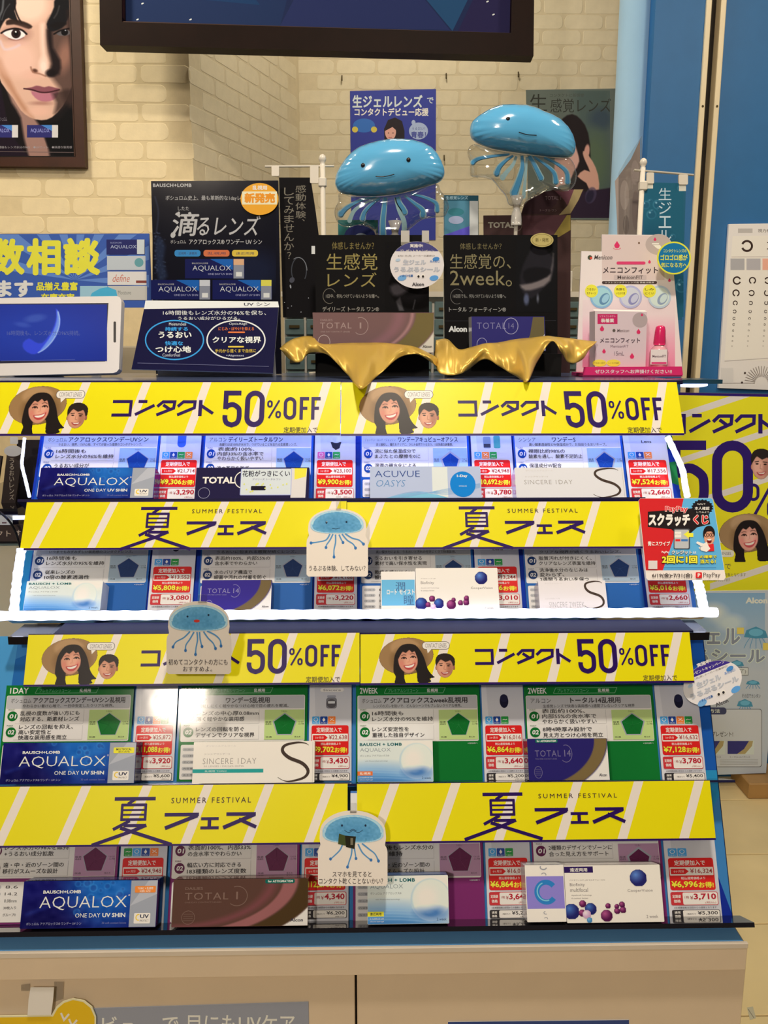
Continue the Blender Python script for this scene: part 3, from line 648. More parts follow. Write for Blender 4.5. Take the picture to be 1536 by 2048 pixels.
ban_50(UF, 682, 1361, 763, 871, 718, 915, 1111, 802, 833, 1129, 783, 73, 1249, 'yellow half price banner hanging under the top shelf, right half', rg(707, 117.5, 6), 30, 17)
ban_fes(UF, 47, 693, 1002, 1099, 278, 1014, .296, 372, 1044, 532, 1071, 381, 1019, 522, 1027, 'yellow summer festival banner under the upper product row, left half', rg(67, 112, 6), 36, 16)
ban_fes(UF, 694, 1284, 1002, 1098, 918, 1013, .292, 1009, 1043, 1168, 1069, 1016, 1018, 1157, 1026, 'yellow summer festival banner under the upper product row, beside the red and blue card', rg(718, 109, 6), 36, 16)
ban_50(LF, 52, 719, 1266, 1371, 83, 281, 478, 1301, 1332, 493, 1279, 70, 612, 'yellow half price banner below the long light tube, left half behind the jellyfish tag', rg(73, 118, 6), 32, 17)
ban_50(LF, 721, 1384, 1265, 1368, 758, 949, 1140, 1298, 1329, 1155, 1279, 69, 1282, 'yellow half price banner below the long light tube, right half', rg(742, 116, 6), 30, 18)
ban_fes(LF, -40, 695, 1569, 1692, 226, 1594, .333, 328, 1627, 512, 1660, 340, 1596, 500, 1607, 'yellow summer festival banner above the lowest product row, left half', rg(-7, 123, 6), 42, 19)
ban_fes(LF, 714, 1426, 1563, 1684, 965, 1585, .325, 1068, 1617, 1248, 1649, 1077, 1588, 1235, 1597, 'yellow summer festival banner above the lowest product row, right half', rg(738, 123, 6), 42, 19)

# ------------------------------------------------------------------ display stands
def slabn(pl, xl, xr, y0, y1, n0, n1, yref=None):
    """solid on a raked plane: columns xl..xr, rows y0..y1 (measured on the plane), thickness from n0 to n1 along the normal"""
    F = pl.rect(xl, xr, y0, y1, 1, 1, yref); m = M(); 
    m.box((0, 0, n0), (1, 1, n1), (1, 1, 1), ax=(F.o, F.eu, F.ev, F.n)); return m
DKBL = C(20, 40, 110, (.8, .8, .8))
def shelf_bar(pl, xl, xr, y, th_px, depth, mt, parent, name='shelf', front=.003):
    m = slabn(pl, xl, xr, y, y+th_px, -depth, front); return m.build(name, mt, parent)
# lower stand
t = thing('lower_display_stand', (0, 1.0, DECKZ), 'raked blue two-tier display stand on the white counter', 'display stand')
F = LC.off(-.003)
m = M(F.rect(0, 1432, 1268, 1862, 1432, 594, 1560)); m.fr.o = m.fr.o-m.fr.ev*1268
m.slab([(-60, 1268), (1436, 1268), (1436, 1862), (-60, 1862)], .012, C(58, 120, 176), C(20, 60, 110))
for q, c in (([(0, 1440), (46, 1360), (46, 1300), (0, 1320)], (36, 96, 160)), ([(1380, 1268), (1436, 1268), (1436, 1560), (1398, 1700), (1380, 1560)], (26, 82, 160)), ([(1392, 1680), (1436, 1840), (1436, 1862), (1380, 1862)], (24, 44, 140)), ([(1380, 1560), (1436, 1560), (1436, 1610), (1388, 1680)], (40, 130, 176)), ([(-60, 1268), (8, 1268), (-4, 1560), (-60, 1560)], (70, 140, 190))):
    m.poly(q, C(*c))
m.line([(1436, 1268), (1436, 1862)], 1.5, C(20, 30, 60)); m.build('back_board', GLOSS, t)
shelf_bar(LF, -60, 1469, 1567, 5, .034, NAVY, t); shelf_bar(LF, -60, 1508, 1854, 10, .036, BLACKAC, t)
sup = LF.hit([(768, 1262)])[0]
m = M(); x0_, x1_ = LF.hit([(12, 1272)])[0][0], LF.hit([(1423, 1267)])[0][0]
m.box((x0_, sup[1]+.006, MIDZ-.008), (x1_, 1.048, MIDZ)); m.build('smoked_top_tray', SMOKED, t)
m = M(); m.box((x0_, sup[1]+.003, MIDZ-.009), (x1_, sup[1]+.0055, MIDZ+.001)); m.build('tray_edge', BLACKAC, t)
lx0, lx1 = LF.hit([(100, 1262), (1392, 1262)])[:, 0]; m = M(); m.box((lx0, sup[1]+.007, MIDZ+.0003), (lx1, 1.046, MIDZ+.002)); m.build('navy_liner', mat('navy_liner', CR(14, 14, 54), rough=.6, vary=.06, spec=.2), t)
for x in (x0_+.1, (x0_+x1_)/2, x1_-.1):
    m = M(); m.box((x-.015, 1.022, DECKZ+.0006), (x+.015, 1.044, MIDZ-.008)); m.build('support_post', NAVY, t)
m = M(); q_ = LC.hit([(768, 1862)])[0]; m.box((x0_-.02, q_[1]+.004, DECKZ+.0005), (LC.hit([(1434, 1862)])[0][0], q_[1]+.014, q_[2]+.004)); m.build('foot_board', BLUEB, t)
# upper stand
t = thing('upper_display_stand', (0, 1.2, MIDZ), 'raked navy two-tier display stand above the lower one', 'display stand')
F = UC.off(-.003); m = M(F.rect(48, 1386, 768, 1236, 1338, 468, 1000)); m.fr.o = m.fr.o-m.fr.ev*768-m.fr.eu*48
m.fr.o = m.fr.o+m.fr.eu*0
m.slab([(62, 768), (1362, 768), (1362, 1236), (62, 1236)], .012, C(24, 52, 150), C(20, 40, 100))
for q, c in (([(62, 1090), (90, 1100), (84, 1236), (62, 1236)], (40, 124, 172)), ([(1330, 870), (1362, 880), (1362, 905), (1334, 915)], (20, 90, 60)), ([(1335, 940), (1362, 935), (1362, 985), (1335, 975)], (30, 110, 60)), ([(1338, 1080), (1362, 1080), (1362, 1236), (1330, 1236)], (60, 110, 180))): m.poly(q, C(*c))
m.build('back_board', GLOSS, t)
shelf_bar(UF, 37, 1290, 998, 5, .034, NAVY, t); shelf_bar(UF, 4, 1424, 1222, 8, .036, NAVY, t)
ft = UF.hit([(768, 760)])[0]
xa_ = UF.hit([(-60, 760)])[0][0]; xb_ = UF.hit([(1364, 760)])[0][0]
TOPM = mat('slate_blue_top', CR(70, 84, 120), rough=.2, vary=.05)
m = M(); m.box((xa_, ft[1], TOPZ-.006), (xb_, 1.62, TOPZ)); tp = m.build('top_shelf', TOPM, t)
m = M(); m.box((xa_, ft[1]-.004, TOPZ-.006), (xb_, ft[1]-.0002, TOPZ-.0005)); m.build('front_lip', NAVY, tp)
for x in (-.48, .0, .40):
    m = M(); m.box((x-.012, 1.36, DECKZ+.0006), (x+.012, 1.384, TOPZ-.006)); m.build('rear_post', NAVY, t)
# LED tubes
def wob(pl, pts, r, off, seed, label, k=8):
    q = cr(pts, k); h = pl.hit(q, off); rs = np.random.RandomState(seed); m = M()
    rr_ = r*(1+.05*np.sin(np.arange(len(q))*1.5)+.04*rs.randn(len(q))); m.tube(h, np.clip(rr_, r*.6, r*1.4), n=8)
    return m.build('led_tube', LEDM, label=label, cat='light strip', group='white light tubes')
m = M(); q = UF.hit([(-12+i*6, 1232-i*.030) for i in range(242)], .006)
m.tube(q, [.0062+.0004*math.sin(i*.9) for i in range(242)], n=10); m.build('led_tube', LEDM, label='long glowing white light tube along the shelf above the lower half price banners', cat='light strip')
wob(UF, [(43, 1099), (39, 1125), (34, 1160), (31, 1190), (28, 1222)], .0062, .0, 3, 'glowing light tube down the left edge of the second product row')
wob(UF, [(49, 876), (46, 905), (44, 930), (51, 960), (59, 994)], .0022, .0, 4, 'thin crooked light strip left of the top product row')
wob(UF, [(1335, 874), (1350, 905), (1365, 940), (1370, 970), (1375, 994)], .0042, .0, 5, 'crooked light strip right of the top product row')
wob(UF, [(1394, 1158), (1400, 1180), (1404, 1200), (1409, 1224)], .0062, .0, 6, 'short light tube below the red and blue card')
tr_ = UF.hit([(1364, 763)])[0]
m = M(); q = VP(1.30).hit(cr([(1362, 770), (1385, 771), (1405, 770), (1414, 768)], 5)); m.tube(q, .003, n=8); m.build('led_tube', LEDM, label='short stub of light strip poking out right of the top shelf', cat='light strip')
BKT = mat('teal_bracket', CR(30, 66, 84), rough=.2, vary=.05)
m = M(); a, b = VP(1.30).hit([(1340, 757), (1418, 765)]); m.box((a[0], 1.25, b[2]), (b[0], 1.32, a[2])); m.build('side_bracket', BKT, t)
# led chips behind the first banners
t = thing('led_chip_strip', UF.hit([(700, 775)], -.012)[0], 'row of tiny lights glowing through the topmost yellow banners', 'light strip')
m = M(); q = UF.hit([(-20, 776), (1345, 777)], -.016); m.tube(q, .002, n=6); m.build('carrier_strip', WHITEP, t)
g0 = None
for i in range(49):
    p = UF.hit([(5+i*27.6, 776)], -.0085)[0]
    if g0 is None:
        m = M(); m.lathe(p-(0, 0, .0022), [(.0008, 0), (.0025, .0012), (.0025, .0032), (.0008, .0044)], n=8); g0 = m.build('led_chip', LEDP, t); gp = p; gl = g0.location.copy()
    else:
        o = g0.copy(); COL.objects.link(o); o.parent = t; o.location = gl+Vector(p-gp)
# ------------------------------------------------------------------ information cards and price cards
TH = {'A': ((26, 74, 158), (22, 60, 132), (150, 176, 216)), 'B': ((28, 88, 156), (22, 50, 96), (150, 166, 176)), 'C': ((18, 108, 44), (18, 100, 40), (176, 196, 124)), 'D': ((116, 34, 96), (90, 24, 66), (170, 130, 156))}
KC = KK
def info_card(pl, row, xl, xr, top, s, yb, d, label, first_name='info_card'):
    """local unit: 1 = one picture pixel of the 1.0 scaled card, 254 wide"""
    th, dk, pent = TH[row]; W = 254.; H = (yb-top)/s
    F = pl.off(.001).rect(xl, xr, top, yb, W, H, (1470 if row == 'C' else (930 if row == 'A' else (1160 if row == 'B' else 1770))))
    m = M(F); m.slab([(0, 0), (W, 0), (W, H), (0, H)], .0012, C(*th), C(150, 150, 150))
    wht = C(214, 208, 200); gr = C(178, 176, 176); blk = C(52, 48, 50)
    if d.get('head'):
        m.text(d['head'], 8, 5, 45, 17, wht, .02); m.line([(58, 16.5), (63, 5.5), (184, 5.5), (179, 16.5), (58, 16.5)], .9, C(120, 170, 130)); m.text('プレミアムシリコーン', 66, 7.5, 128, 15, C(110, 170, 130)); m.text(d.get('kind', '乱視用'), 146, 7.5, 168, 15, wht, .02)
    m.rect(3, 21, W-5, 114, wht, 3)
    m.rect(4, 22, W-6, 48, gr, 2)
    m.text(d['pre'], 12, 27, 52, 36, blk, .0) if d['pre'] else None
    lt = len(d['title']); x0 = 56 if d['pre'] else 20; x1 = min(W-16, x0+lt*11.5)
    if len(d['pre']) > 6: m.rect(4, 23, W-6, 37, gr); m.text(d['pre'], 10, 29, 82, 35, blk); x0 = 88; x1 = 228
    if d.get('cx'): x0 = 90; x1 = x0+lt*11
    m.text(d['title'], x0, 25, x1, 37, blk, .022); m.text(d['sub'], 36, 39, 216, 46, blk, .006)
    for i, p in enumerate(d['pts']):
        n = len(p); cy = 63+32*i
        if not n: continue
        m.line([(24, cy+15), (158, cy+15)], .6, C(176, 170, 166)); m.line([(158, cy-13), (158, cy+15)], .6, C(176, 170, 166), same=True)
        m.ell(18, cy, 10, 10, C(*dk)); m.text('0%d' % (i+1), 11.5, cy-4.5, 24.5, cy+4.5, wht, .03, slant=.15); m.text('POINT', 9, cy-14.5, 21, cy-11.5, C(*dk))
        pt = 11.6 if n < 3 else 10.5
        for j, ln in enumerate(p):
            c0 = cy+(j-(n-1)/2)*pt; wd = min(124, len(ln)*10.6); m.text(ln, 33, c0-4.6, 33+wd, c0+4.6, blk, .012)
    # five-sided chart
    px, py = 169, 51
    m.rect(px, py, 248, 111, C(*pent)); k = d.get('pk', .95)
    def pg(r_, c, sx=1.0): m.poly([(px+40+r_*math.sin(a)*sx, py+31-r_*math.cos(a)) for a in [2*math.pi*i/5 for i in range(5)]], c)
    pg(25, C(150, 152, 160), 1.02); pg(25*k, C(*dk)); 
    for a in range(5): m.line([(px+40, py+31), (px+40+20*math.sin(a*1.2566), py+31-20*math.cos(a*1.2566))], .4, C(*[min(255, q+36) for q in dk]), same=True)
    for tx, ty, s_ in ((px+33, py+1.5, 'うるおい'), (px+66, py+23, 'つけ'), (px+67, py+27, '心地'), (px+2, py+23, '酸素'), (px+2, py+27, '透過性'), (px+3, py+53, '快適'), (px+60, py+53, '見え方')): m.text(s_, tx, ty, tx+12, ty+3.4, blk)
    # lower specification panel
    if H > 135:
        m.rect(5, 120, 78, H-4, wht, 3)
        for i in range(5):
            y0 = 126+i*12.5
            if y0+8 < H: m.rect(9, y0, 34, y0+6.5, C(170, 168, 166), 3); m.text(('ベースカーブ', 'レンズ直径', '中心厚', '内容量', '含水率')[i], 12, y0+1.5, 31, y0+5, blk); m.text(('8.6', '14.2', '0.08mm', '30枚入り', 'グループII')[i], 42, y0+.5, 66, y0+6, blk)
        m.text('※当社調べ', 226, 117, 246, 120, C(200, 200, 200))
    return m.build('info_card', GLOSS if row in 'AC' else PAPER, label=label, cat='information card', group='product information cards')
ICON = {'b': (70, 150, 214), 'd': (34, 66, 140), 'g': (44, 140, 66), 'o': (224, 120, 56), 'p': (206, 96, 150)}
def price_card(pl, row, xl, xr, top, s, yb, pr, icons, lens, label, tab=None):
    W = 86.; H = (yb-top)/s
    F = pl.off(.0012).rect(xl, xr, top, yb, W, H, (1470 if row == 'C' else (930 if row == 'A' else (1160 if row == 'B' else 1770))))
    m = M(F); m.slab([(0, 0), (W, 0), (W, H), (0, H)], .0014, C(192, 190, 194), C(150, 150, 150)); m.poly([(0, 0), (10, 0), (18, H), (0, H)], C(206, 203, 206))
    red = C(206, 34, 34); wht = C(224, 216, 210); blk = C(50, 46, 48)
    if tab: m.rect(22, 6, 70, 14, wht, 4); m.text(tab, 28, 8, 64, 12.5, C(110, 106, 106))
    if lens == 'blob': m.ell(46, 33, 9, 14, C(26, 26, 48)); m.ell(46, 27, 8, 8, C(34, 34, 60))
    if lens == 'pill': m.rect(36, 20, 54, 54, C(46, 82, 160), 8)
    if lens == 'half': m.poly([(33, 42), (56, 42), (52, 56), (44, 60), (37, 54)], C(34, 34, 44)); m.ell(45, 36, 11, 8, C(196, 194, 198))
    if lens == 'two': m.rect(26, 30, 42, 56, C(120, 130, 140), 3); m.rect(48, 28, 62, 56, C(70, 140, 130), 3); m.rect(27, 46, 41, 54, C(50, 50, 60))
    if lens == 'vial': m.rect(36, 21, 54, 26, C(150, 150, 160), 2); m.rect(34, 26, 56, 48, C(120, 118, 124), 5); m.ell(45, 38, 10, 9, C(84, 80, 84)); m.rect(38, 33, 52, 38, C(206, 206, 206), 1)
    if lens == 'label': m.text('Lens', 36, 38, 56, 44, blk, .02)
    x = 6
    for q in icons:
        m.rect(x, 64, x+15, 79, C(*ICON[q]), 1.5)
        if q == 'd': m.poly([(x+7.5, 66), (x+10.5, 71), (x+7.5, 74.5), (x+4.5, 71)], wht)
        elif q == 'o': m.line([(x+4, 73), (x+11, 67)], 1, wht); m.line([(x+3, 67), (x+12, 73)], 1, wht)
        elif q == 'g': m.line([(x+3, 71), (x+6, 69.5), (x+9, 71), (x+12, 69.5)], 1, wht)
        else: m.ring(x+7.5, 70, 4, 3.5, .9, wht, 10)
        m.text('うるおい', x+2, 75.5, x+13, 78, wht); x += 16.2
    m.rect(5, 82, 80, 141, red, 4); m.text('定期便加入で', 15, 86, 66, 96, wht, .02)
    m.rect(6.5, 99, 78.5, 114, wht, 1); m.poly([(8, 101.5), (32, 101.5), (38, 106.5), (32, 111.5), (8, 111.5)], red); m.text('6ヶ月分' if row in 'BD' else '3ヶ月分', 13, 104, 30, 109, wht); m.text('¥'+pr[0], 40, 101.5, 77, 111.5, C(150, 44, 48), .012)
    m.text('税込通常価格より', 24, 116.5, 64, 121.5, wht, .01); m.text('¥'+pr[1], 7, 124, 51, 137.5, C(250, 214, 60), .03, out=(C(150, 30, 26), .055)); m.text('お得!', 52, 126, 77, 137, C(250, 214, 60), .03)
    m.rect(4, 144, 82, 168, C(190, 50, 56), 3); m.rect(24, 145, 81, 167, wht, 2.5); m.text('定期便', 7, 149, 21, 155, wht, .02); m.text('価格', 8.5, 157.5, 20, 163.5, wht, .02)
    m.text('1箱', 27, 151, 34, 156, C(150, 60, 60)); m.text('¥', 36, 151, 41, 158, C(150, 40, 50)); m.text(pr[2], 42, 147, 79, 159.5, C(172, 30, 50), .03); m.text('(税込)', 60, 161.5, 78, 165.5, C(170, 90, 90))
    if H > 175: m.text('※定期便価格は初回からの適用となります', 8, 170.5, 78, 174, blk)
    if H > 184 and pr[3]: m.rect(4, 176, 83, 191.5, blk, 3); m.rect(22, 177, 82, 190.5, wht, 2.5); m.text('通常', 8, 178.5, 18, 183, wht, .02); m.text('価格', 8, 184.8, 18, 189.3, wht, .02); m.text('¥'+pr[3], 46, 178.5, 79, 186, blk, .012); m.text('1箱あたり', 28, 182, 43, 185, blk); m.text('(税込)', 62, 187.3, 78, 189.8, blk)
    return m.build('price_card', GLOSS if row in 'AC' else PAPER, label=label, cat='price card', group='grey and red price cards')
D_ = dict
rows = {
 'A': (UC, 847, .906, 998, [
  ((78, 316), (317, 399), D_(pre='ボシュロム', title='アクアロックスワンデーUVシン', sub='うるおい、視界、つけ心地、すべてが揃った理想のコンタクトレンズ。', pts=[['16時間後も', 'レンズ水分の96%を維持'], ['うるおい成分が', '目を包む']]), ('21,714', '9,306', '3,290', ''), 'bdgo', 'pill', None),
  ((405, 626), (629, 711), D_(pre='アルコン', title='デイリーズトータルワン', sub='角膜のほぼ100%が水分で、つけていることを忘れる生感覚レンズ。', pts=[['表面約100%、', '内部33%の含水率で', 'やわらかく扱いやすい'], ['涙の蒸発を防ぎ']]), ('23,100', '9,900', '3,500', ''), 'pdg', 'half', None),
  ((721, 940), (944, 1026), D_(pre='ジョンソン・エンド・ジョンソン', title='ワンデーアキュビューオアシス', sub='涙と融和し、瞳孔をクリアに。ひとみ自然でうるおう、1日快適な装着感。', pts=[['涙に似た保湿成分で', 'まぶたとの摩擦を0に'], ['湿潤の親水化による', 'うるおい']], pk=.8), ('24,948', '10,692', '3,780', ''), 'bog', 'two', None),
  ((1030, 1250), (1252, 1339), D_(pre='シンシア', title='ワンデーS', cx=1, sub='高い酸素透過性とW保湿成分で、お目目うるおいキープ。', pts=[['裸眼比約98%の', '酸素を通し、酸素不足防止'], ['保湿成分W配合', 'うるおう']], pk=.86), ('17,556', '7,524', '2,660', ''), 'bdo', 'label', None)]),
 'B': (UC, 1063, .875, 1222, [
  ((57, 296), (300, 388), D_(pre='ボシュロム', title='アクアロックス', sub='いつまでもみずみずしい装用感のコンタクトレンズ。', pts=[['16時間後も', 'レンズ水分の95%を維持'], ['従来レンズの', '10倍の酸素透過性']]), ('13,552', '5,808', '3,080', '4,400'), 'bdg', 'blob', None),
  ((398, 625), (629, 714), D_(pre='アルコン', title='トータル14', sub='うるおいに包まれる感覚が続くレンズ。', pts=[['表面約100%、内部55%の', '含水率でやわらかい'], ['水のバリア構造で', '細菌や汚れの付着を防ぐ']], pk=.9), ('14,168', '6,072', '3,220', '4,600'), 'bdg', 'half', None),
  ((720, 948), (951, 1041), D_(pre='ロート', title='モイストアイ', sub='高い保水力による、うるおいと汚れの付きにくさで快適装用。', pts=[['うるおいを引き寄せる', '素材で高い保水性を実現'], ['乾燥を感じにくい', '設計']], pk=.8), ('13,244', '5,676', '3,010', '4,300'), 'bdg', 'label', None),
  ((1050, 1283), (1290, 1377), D_(pre='シンシア', title='2ウィークS', sub='クリアな視界が続くうるおいレンズ。', pts=[['脂質汚れが付きにくく、', 'クリアなレンズ表面を維持'], ['洗浄後水分のなじみは', '変わらず、', '2週間うるおいを保つ']], pk=.9), ('11,704', '5,016', '2,660', '3,800'), 'bdo', 'label', None)]),
 'C': (LC, 1370, 1.0, 1562, [
  ((3, 262), (267, 351), D_(head='1DAY', pre='ボシュロム', title='アクアロックスワンデーUVシン乱視用', sub='やわらかい着け心地で、一日中安定したクリアな視界。', pts=[['乱視の度数が強い方にも', '対応する、新素材レンズ'], ['レンズの回転を抑え、', '高い安定性と', '快適な装用感を両立']]), ('25,872', '11,088', '3,920', '5,600'), 'bdog', 'blob', None),
  ((358, 614), (618, 703), D_(head='1DAY', pre='シンシア', title='ワンデーS乱視用', cx=1, sub='回転しにくく軽やかなつけ心地で目の疲れを軽減。', pts=[['レンズの中心厚0.08mm', '薄く軽やかな装用感'], ['レンズの回転を防ぐ', 'デザインでクリアな視界']], pk=.9), ('22,638', '9,702', '3,430', '4,900'), 'bdo', 'vial', 'Sincere'),
  ((712, 962), (966, 1050), D_(head='2WEEK', pre='ボシュロム', title='アクアロックス2week乱視用', sub='レンズのズレを防いで、どんなシーンでもブレないクリアな視界。', pts=[['16時間後も', 'レンズ水分の95%を維持'], ['レンズ安定性を', '重視した独自デザイン']], pk=.96), ('16,016', '6,864', '3,640', '5,200'), 'bdg', 'blob', None),
  ((1052, 1313), (1317, 1404), D_(head='2WEEK', pre='アルコン', title='トータル14乱視用', cx=1, sub='生感覚レンズで快適な装用感へ2週間ブレないクリアな視界', pts=[['表面約100%、', '内部55%の含水率で', 'やわらかく扱いやすい'], ['8時4時厚み設計で', '見え方とつけ心地を両立']], pk=.9), ('16,632', '7,128', '3,780', '5,400'), 'bdog', 'blob', None)]),
 'D': (LC, 1628, 1.09, 1848, [
  ((-32, 233), (237, 331), D_(pre='ボシュロム', title='アクアロックス遠近両用', sub='遠くも近くも快適', pts=[['レンズ水分の96%を維持', '+うるおい成分拡散'], ['遠・中・近のゾーン間の', '移行がスムーズな設計']]), ('24,948', '10,692', '3,780', '5,400'), 'gbdo', 'blob', None),
  ((339, 598), (603, 697), D_(pre='アルコン', title='トータルワン乱視用', sub='生感覚レンズ', pts=[['表面約100%、内部33%', 'の含水率でやわらかい'], ['幅広い方に対応できる', '183種類のレンズ度数']], pk=.96), ('28,644', '12,276', '4,340', '6,200'), 'bdog', 'blob', None),
  ((706, 968), (973, 1063), D_(pre='ボシュロム', title='アクアロックス2week遠近両用', sub='遠くも近くも快適', pts=[['16時間後もレンズ水分の', '95%を維持'], ['遠・中・近のゾーン間の', '移行がスムーズな設計']], pk=.96), ('16,016', '6,864', '3,640', '5,200'), 'bdg', 'blob', None),
  ((1067, 1329), (1334, 1438), D_(pre='クーパー', title='バイオフィニティ', sub='遠くも近くも快適', pts=[['2種類のデザインでゾーンに', '合った見え方をサポート'], []], pk=.84), ('16,324', '6,996', '3,710', '5,300'), 'bb', 'blob', None)])}
rn = {'A': 'top product row', 'B': 'second product row', 'C': 'third product row', 'D': 'lowest product row'}
cn = {'A': 'blue', 'B': 'blue', 'C': 'green', 'D': 'purple'}; pn = ['at the left end', 'second from the left', 'second from the right', 'at the right end']
for r_, (pl, top, s, yb, cs) in rows.items():
    for i, ((a, b), (e, f), d, pr, ic, ln, tb) in enumerate(cs):
        if r_ == 'D' and i == 3: d['pts'] = d['pts'][:1]
        info_card(pl, r_, a, b, top+(0 if r_ == 'C' else 5*s), s, yb, d, '%s feature card with five-sided chart, %s of the %s' % (cn[r_], pn[i], rn[r_]))
        price_card(pl, r_, e, f, top, s, yb, pr, ic, ln, 'grey price card marked %s, %s of the %s' % (pr[2], pn[i], rn[r_]), tb)
# ------------------------------------------------------------------ lens boxes
def box_frame(pl, xl, xr, yt, yb, off, yref=None):
    F = pl.off(off).rect(xl, xr, yt, yb, xr-xl, yb-yt, yref); F.o = F.o-F.eu*xl-F.ev*yt; return F
def lens_box(pl, xl, xr, yt, yb, front, side, art, label, off=-.003, depth=.028, mt=None, k=None):
    F = box_frame(pl, xl, xr, yt, yb, off); m = M(F)
    m.slab(rr(xl, yt, xr, yb, 1.2, 1), depth, C(*front, k), C(*side, k)); m.lay = 1
    art(m, xl, yt, xr-xl, yb-yt, lambda r, g, b: C(r, g, b, k))
    # folded lid tab on the top and glued seam on the side
    q = [F.hit([(x, yt)], -z)[0]+(-F.ev/np.linalg.norm(F.ev))*.0004 for x, z in ((xl+4, .002), (xr-4, .002), (xr-8, depth*.7), (xl+8, depth*.7))]
    m.add(np.array(q), [(0, 1, 2, 3)], C(*[min(255, s+18) for s in side], k))
    return m.build('lens_box', mt or GLOSS, label=label, cat='box', group='contact lens boxes')
def splash(w_, h, seed, base=(22, 22, 96), hi=(30, 104, 186)):
    r = Ras(w_, h, base, k=.55); rs = np.random.RandomState(seed)
    r.ell(w_*.78, h*.1, w_*.34, h*.75, hi, h*.8, 0, .9); r.ell(w_*.2, h*.9, w_*.3, h*.4, (14, 12, 66), h*.5, 0, .8)
    for i in range(16):
        x = w_*(.45+.5*rs.rand()); y = h*rs.rand()**2*.7; q = h*(.03+.06*rs.rand()); r.ell(x, y, q, q, (60, 140, 210), 2, 0, .5); r.ell(x, y, q*.7, q*.7, (24, 60, 140), 2, 0, .6)
    r.line([(w_*.05, h*.7), (w_*.3, h*.5), (w_*.6, h*.45), (w_, h*.3)], h*.05, (40, 60, 150), h*.1, .5, 4); r.noise(5, seed, 5)
    return r.im
def aqualox(sticker=None, frac=.80, txt=(216, 214, 222)):
    def art(m, x, y, w_, h, c):
        m.raster(x+.5, y+.5, x+w_*frac, y+h-.5, splash(int(w_*frac), int(h), int(x)+3)); m.rect(x+w_*frac, y+1, x+w_-1, y+h-1, c(150, 154, 164)); m.poly([(x+w_*frac, y+h*.55), (x+w_*.93, y+1), (x+w_-1, y+1), (x+w_-1, y+h*.3)], c(172, 174, 182))
        t = c(*txt); m.text('BAUSCH+LOMB', x+w_*.15, y+h*.20, x+w_*.43, y+h*.27, t, .03); 
        m.text('AQUALOX', x+w_*.13, y+h*.33, x+w_*.775, y+h*.62, t, -.012); m.text('ONE DAY', x+w_*.40, y+h*.69, x+w_*.585, y+h*.78, t, 0); m.text('UV SHIN', x+w_*.60, y+h*.69, x+w_*.77, y+h*.78, t, .03)
        m.text('ボシュロム アクアロックス® ワンデー UV シン', x+w_*.045, y+h*.87, x+w_*.45, y+h*.93, c(160, 160, 190)); m.text('30 soft contact lenses', x+w_*.6, y+h*.875, x+w_*.78, y+h*.92, c(110, 116, 166))
        m.ring(x+w_*.79, y+h*.32, 1.5, 1.5, .5, t, 8)
        m.rect(x+w_*.835, y+h*.70, x+w_*.955, y+h*.92, c(226, 224, 216), 2); m.text('UV', x+w_*.88, y+h*.73, x+w_*.945, y+h*.81, c(40, 46, 70), .03); m.text('PROTECT', x+w_*.88, y+h*.84, x+w_*.945, y+h*.88, c(60, 60, 70)); m.ring(x+w_*.868, y+h*.79, w_*.018, h*.06, 2, c(226, 190, 60), 10, 70, 290)
        if sticker: m.rect(x+w_*.83, y+h*.13, x+w_*.985, y+h*.27, c(*sticker[0]), 2); m.text(sticker[1], x+w_*.85, y+h*.15, x+w_*.965, y+h*.205, c(*sticker[2]), .02); m.text(sticker[3], x+w_*.865, y+h*.215, x+w_*.95, y+h*.26, c(*sticker[2]))
    return art
def total(word_hi, num, band, gold, base, tagline=None, dail=False, white_at=.86, cover=None):
    def art(m, x, y, w_, h, c):
        X = lambda a: x+a*w_; Y = lambda b: y+b*h
        r = Ras(w_, h, base, k=.6); cx, cy = -.15*w_, -.35*h; 
        R = np.hypot(r.x/w_/.83, r.y/h/1.14)
        def b(r0, r1, col, bl=.02, a=1): r.mask(np.clip((R-r0)/bl, 0, 1)*np.clip((r1-R)/bl, 0, 1), col, a)
        if band: b(.80, .97, band[0], .08); b(.97, 1.12, band[1], .02); b(1.12, 1.31, gold, .012); b(1.31, 5, (214, 208, 200), .012)
        else: b(1.0, 1.2, gold, .012); b(1.2, 5, (214, 208, 200), .012)
        m.raster(x+.5, y+.5, x+w_-.5, y+h-.5, r.im)
        t = c(*word_hi)
        m.text('TOTAL', X(.09), Y(.28), X(.41), Y(.43), t, -.005 if not dail else .0, sp=1.15); m.text(num, X(.468 if num == '1' else .455), Y(.27), X(.480 if num == '1' else .535), Y(.43), t, 0)
        m.ring(X(.475), Y(.36), w_*.075, h*.205, max(.8, h*.012), t, 26, -110, 130); m.text('ONE-DAY CONTACT LENSES' if num == '1' else 'TWO-WEEK CONTACT LENSES', X(.09), Y(.47), X(.36), Y(.50), t)
        if dail: m.text('DAILIES', X(.09), Y(.16), X(.22), Y(.22), t, .01)
        m.ring(X(.12), Y(.80), w_*.048, h*.14, .8, t, 20); 
        for i in range(4): m.line([(X(.085), Y(.73+.045*i)), (X(.155), Y(.73+.045*i))], .6, t)
        m.text('Alcon', X(.87), Y(.84), X(.965), Y(.91), c(46, 44, 60), .02)
        if tagline: m.rect(X(.68 if dail else .1), Y(.01), X(.90 if dail else .38), Y(.10), c(22, 92, 82), 3); m.text(tagline, X(.70 if dail else .12), Y(.03), X(.885 if dail else .36), Y(.08), c(214, 220, 214), .02)
    return art
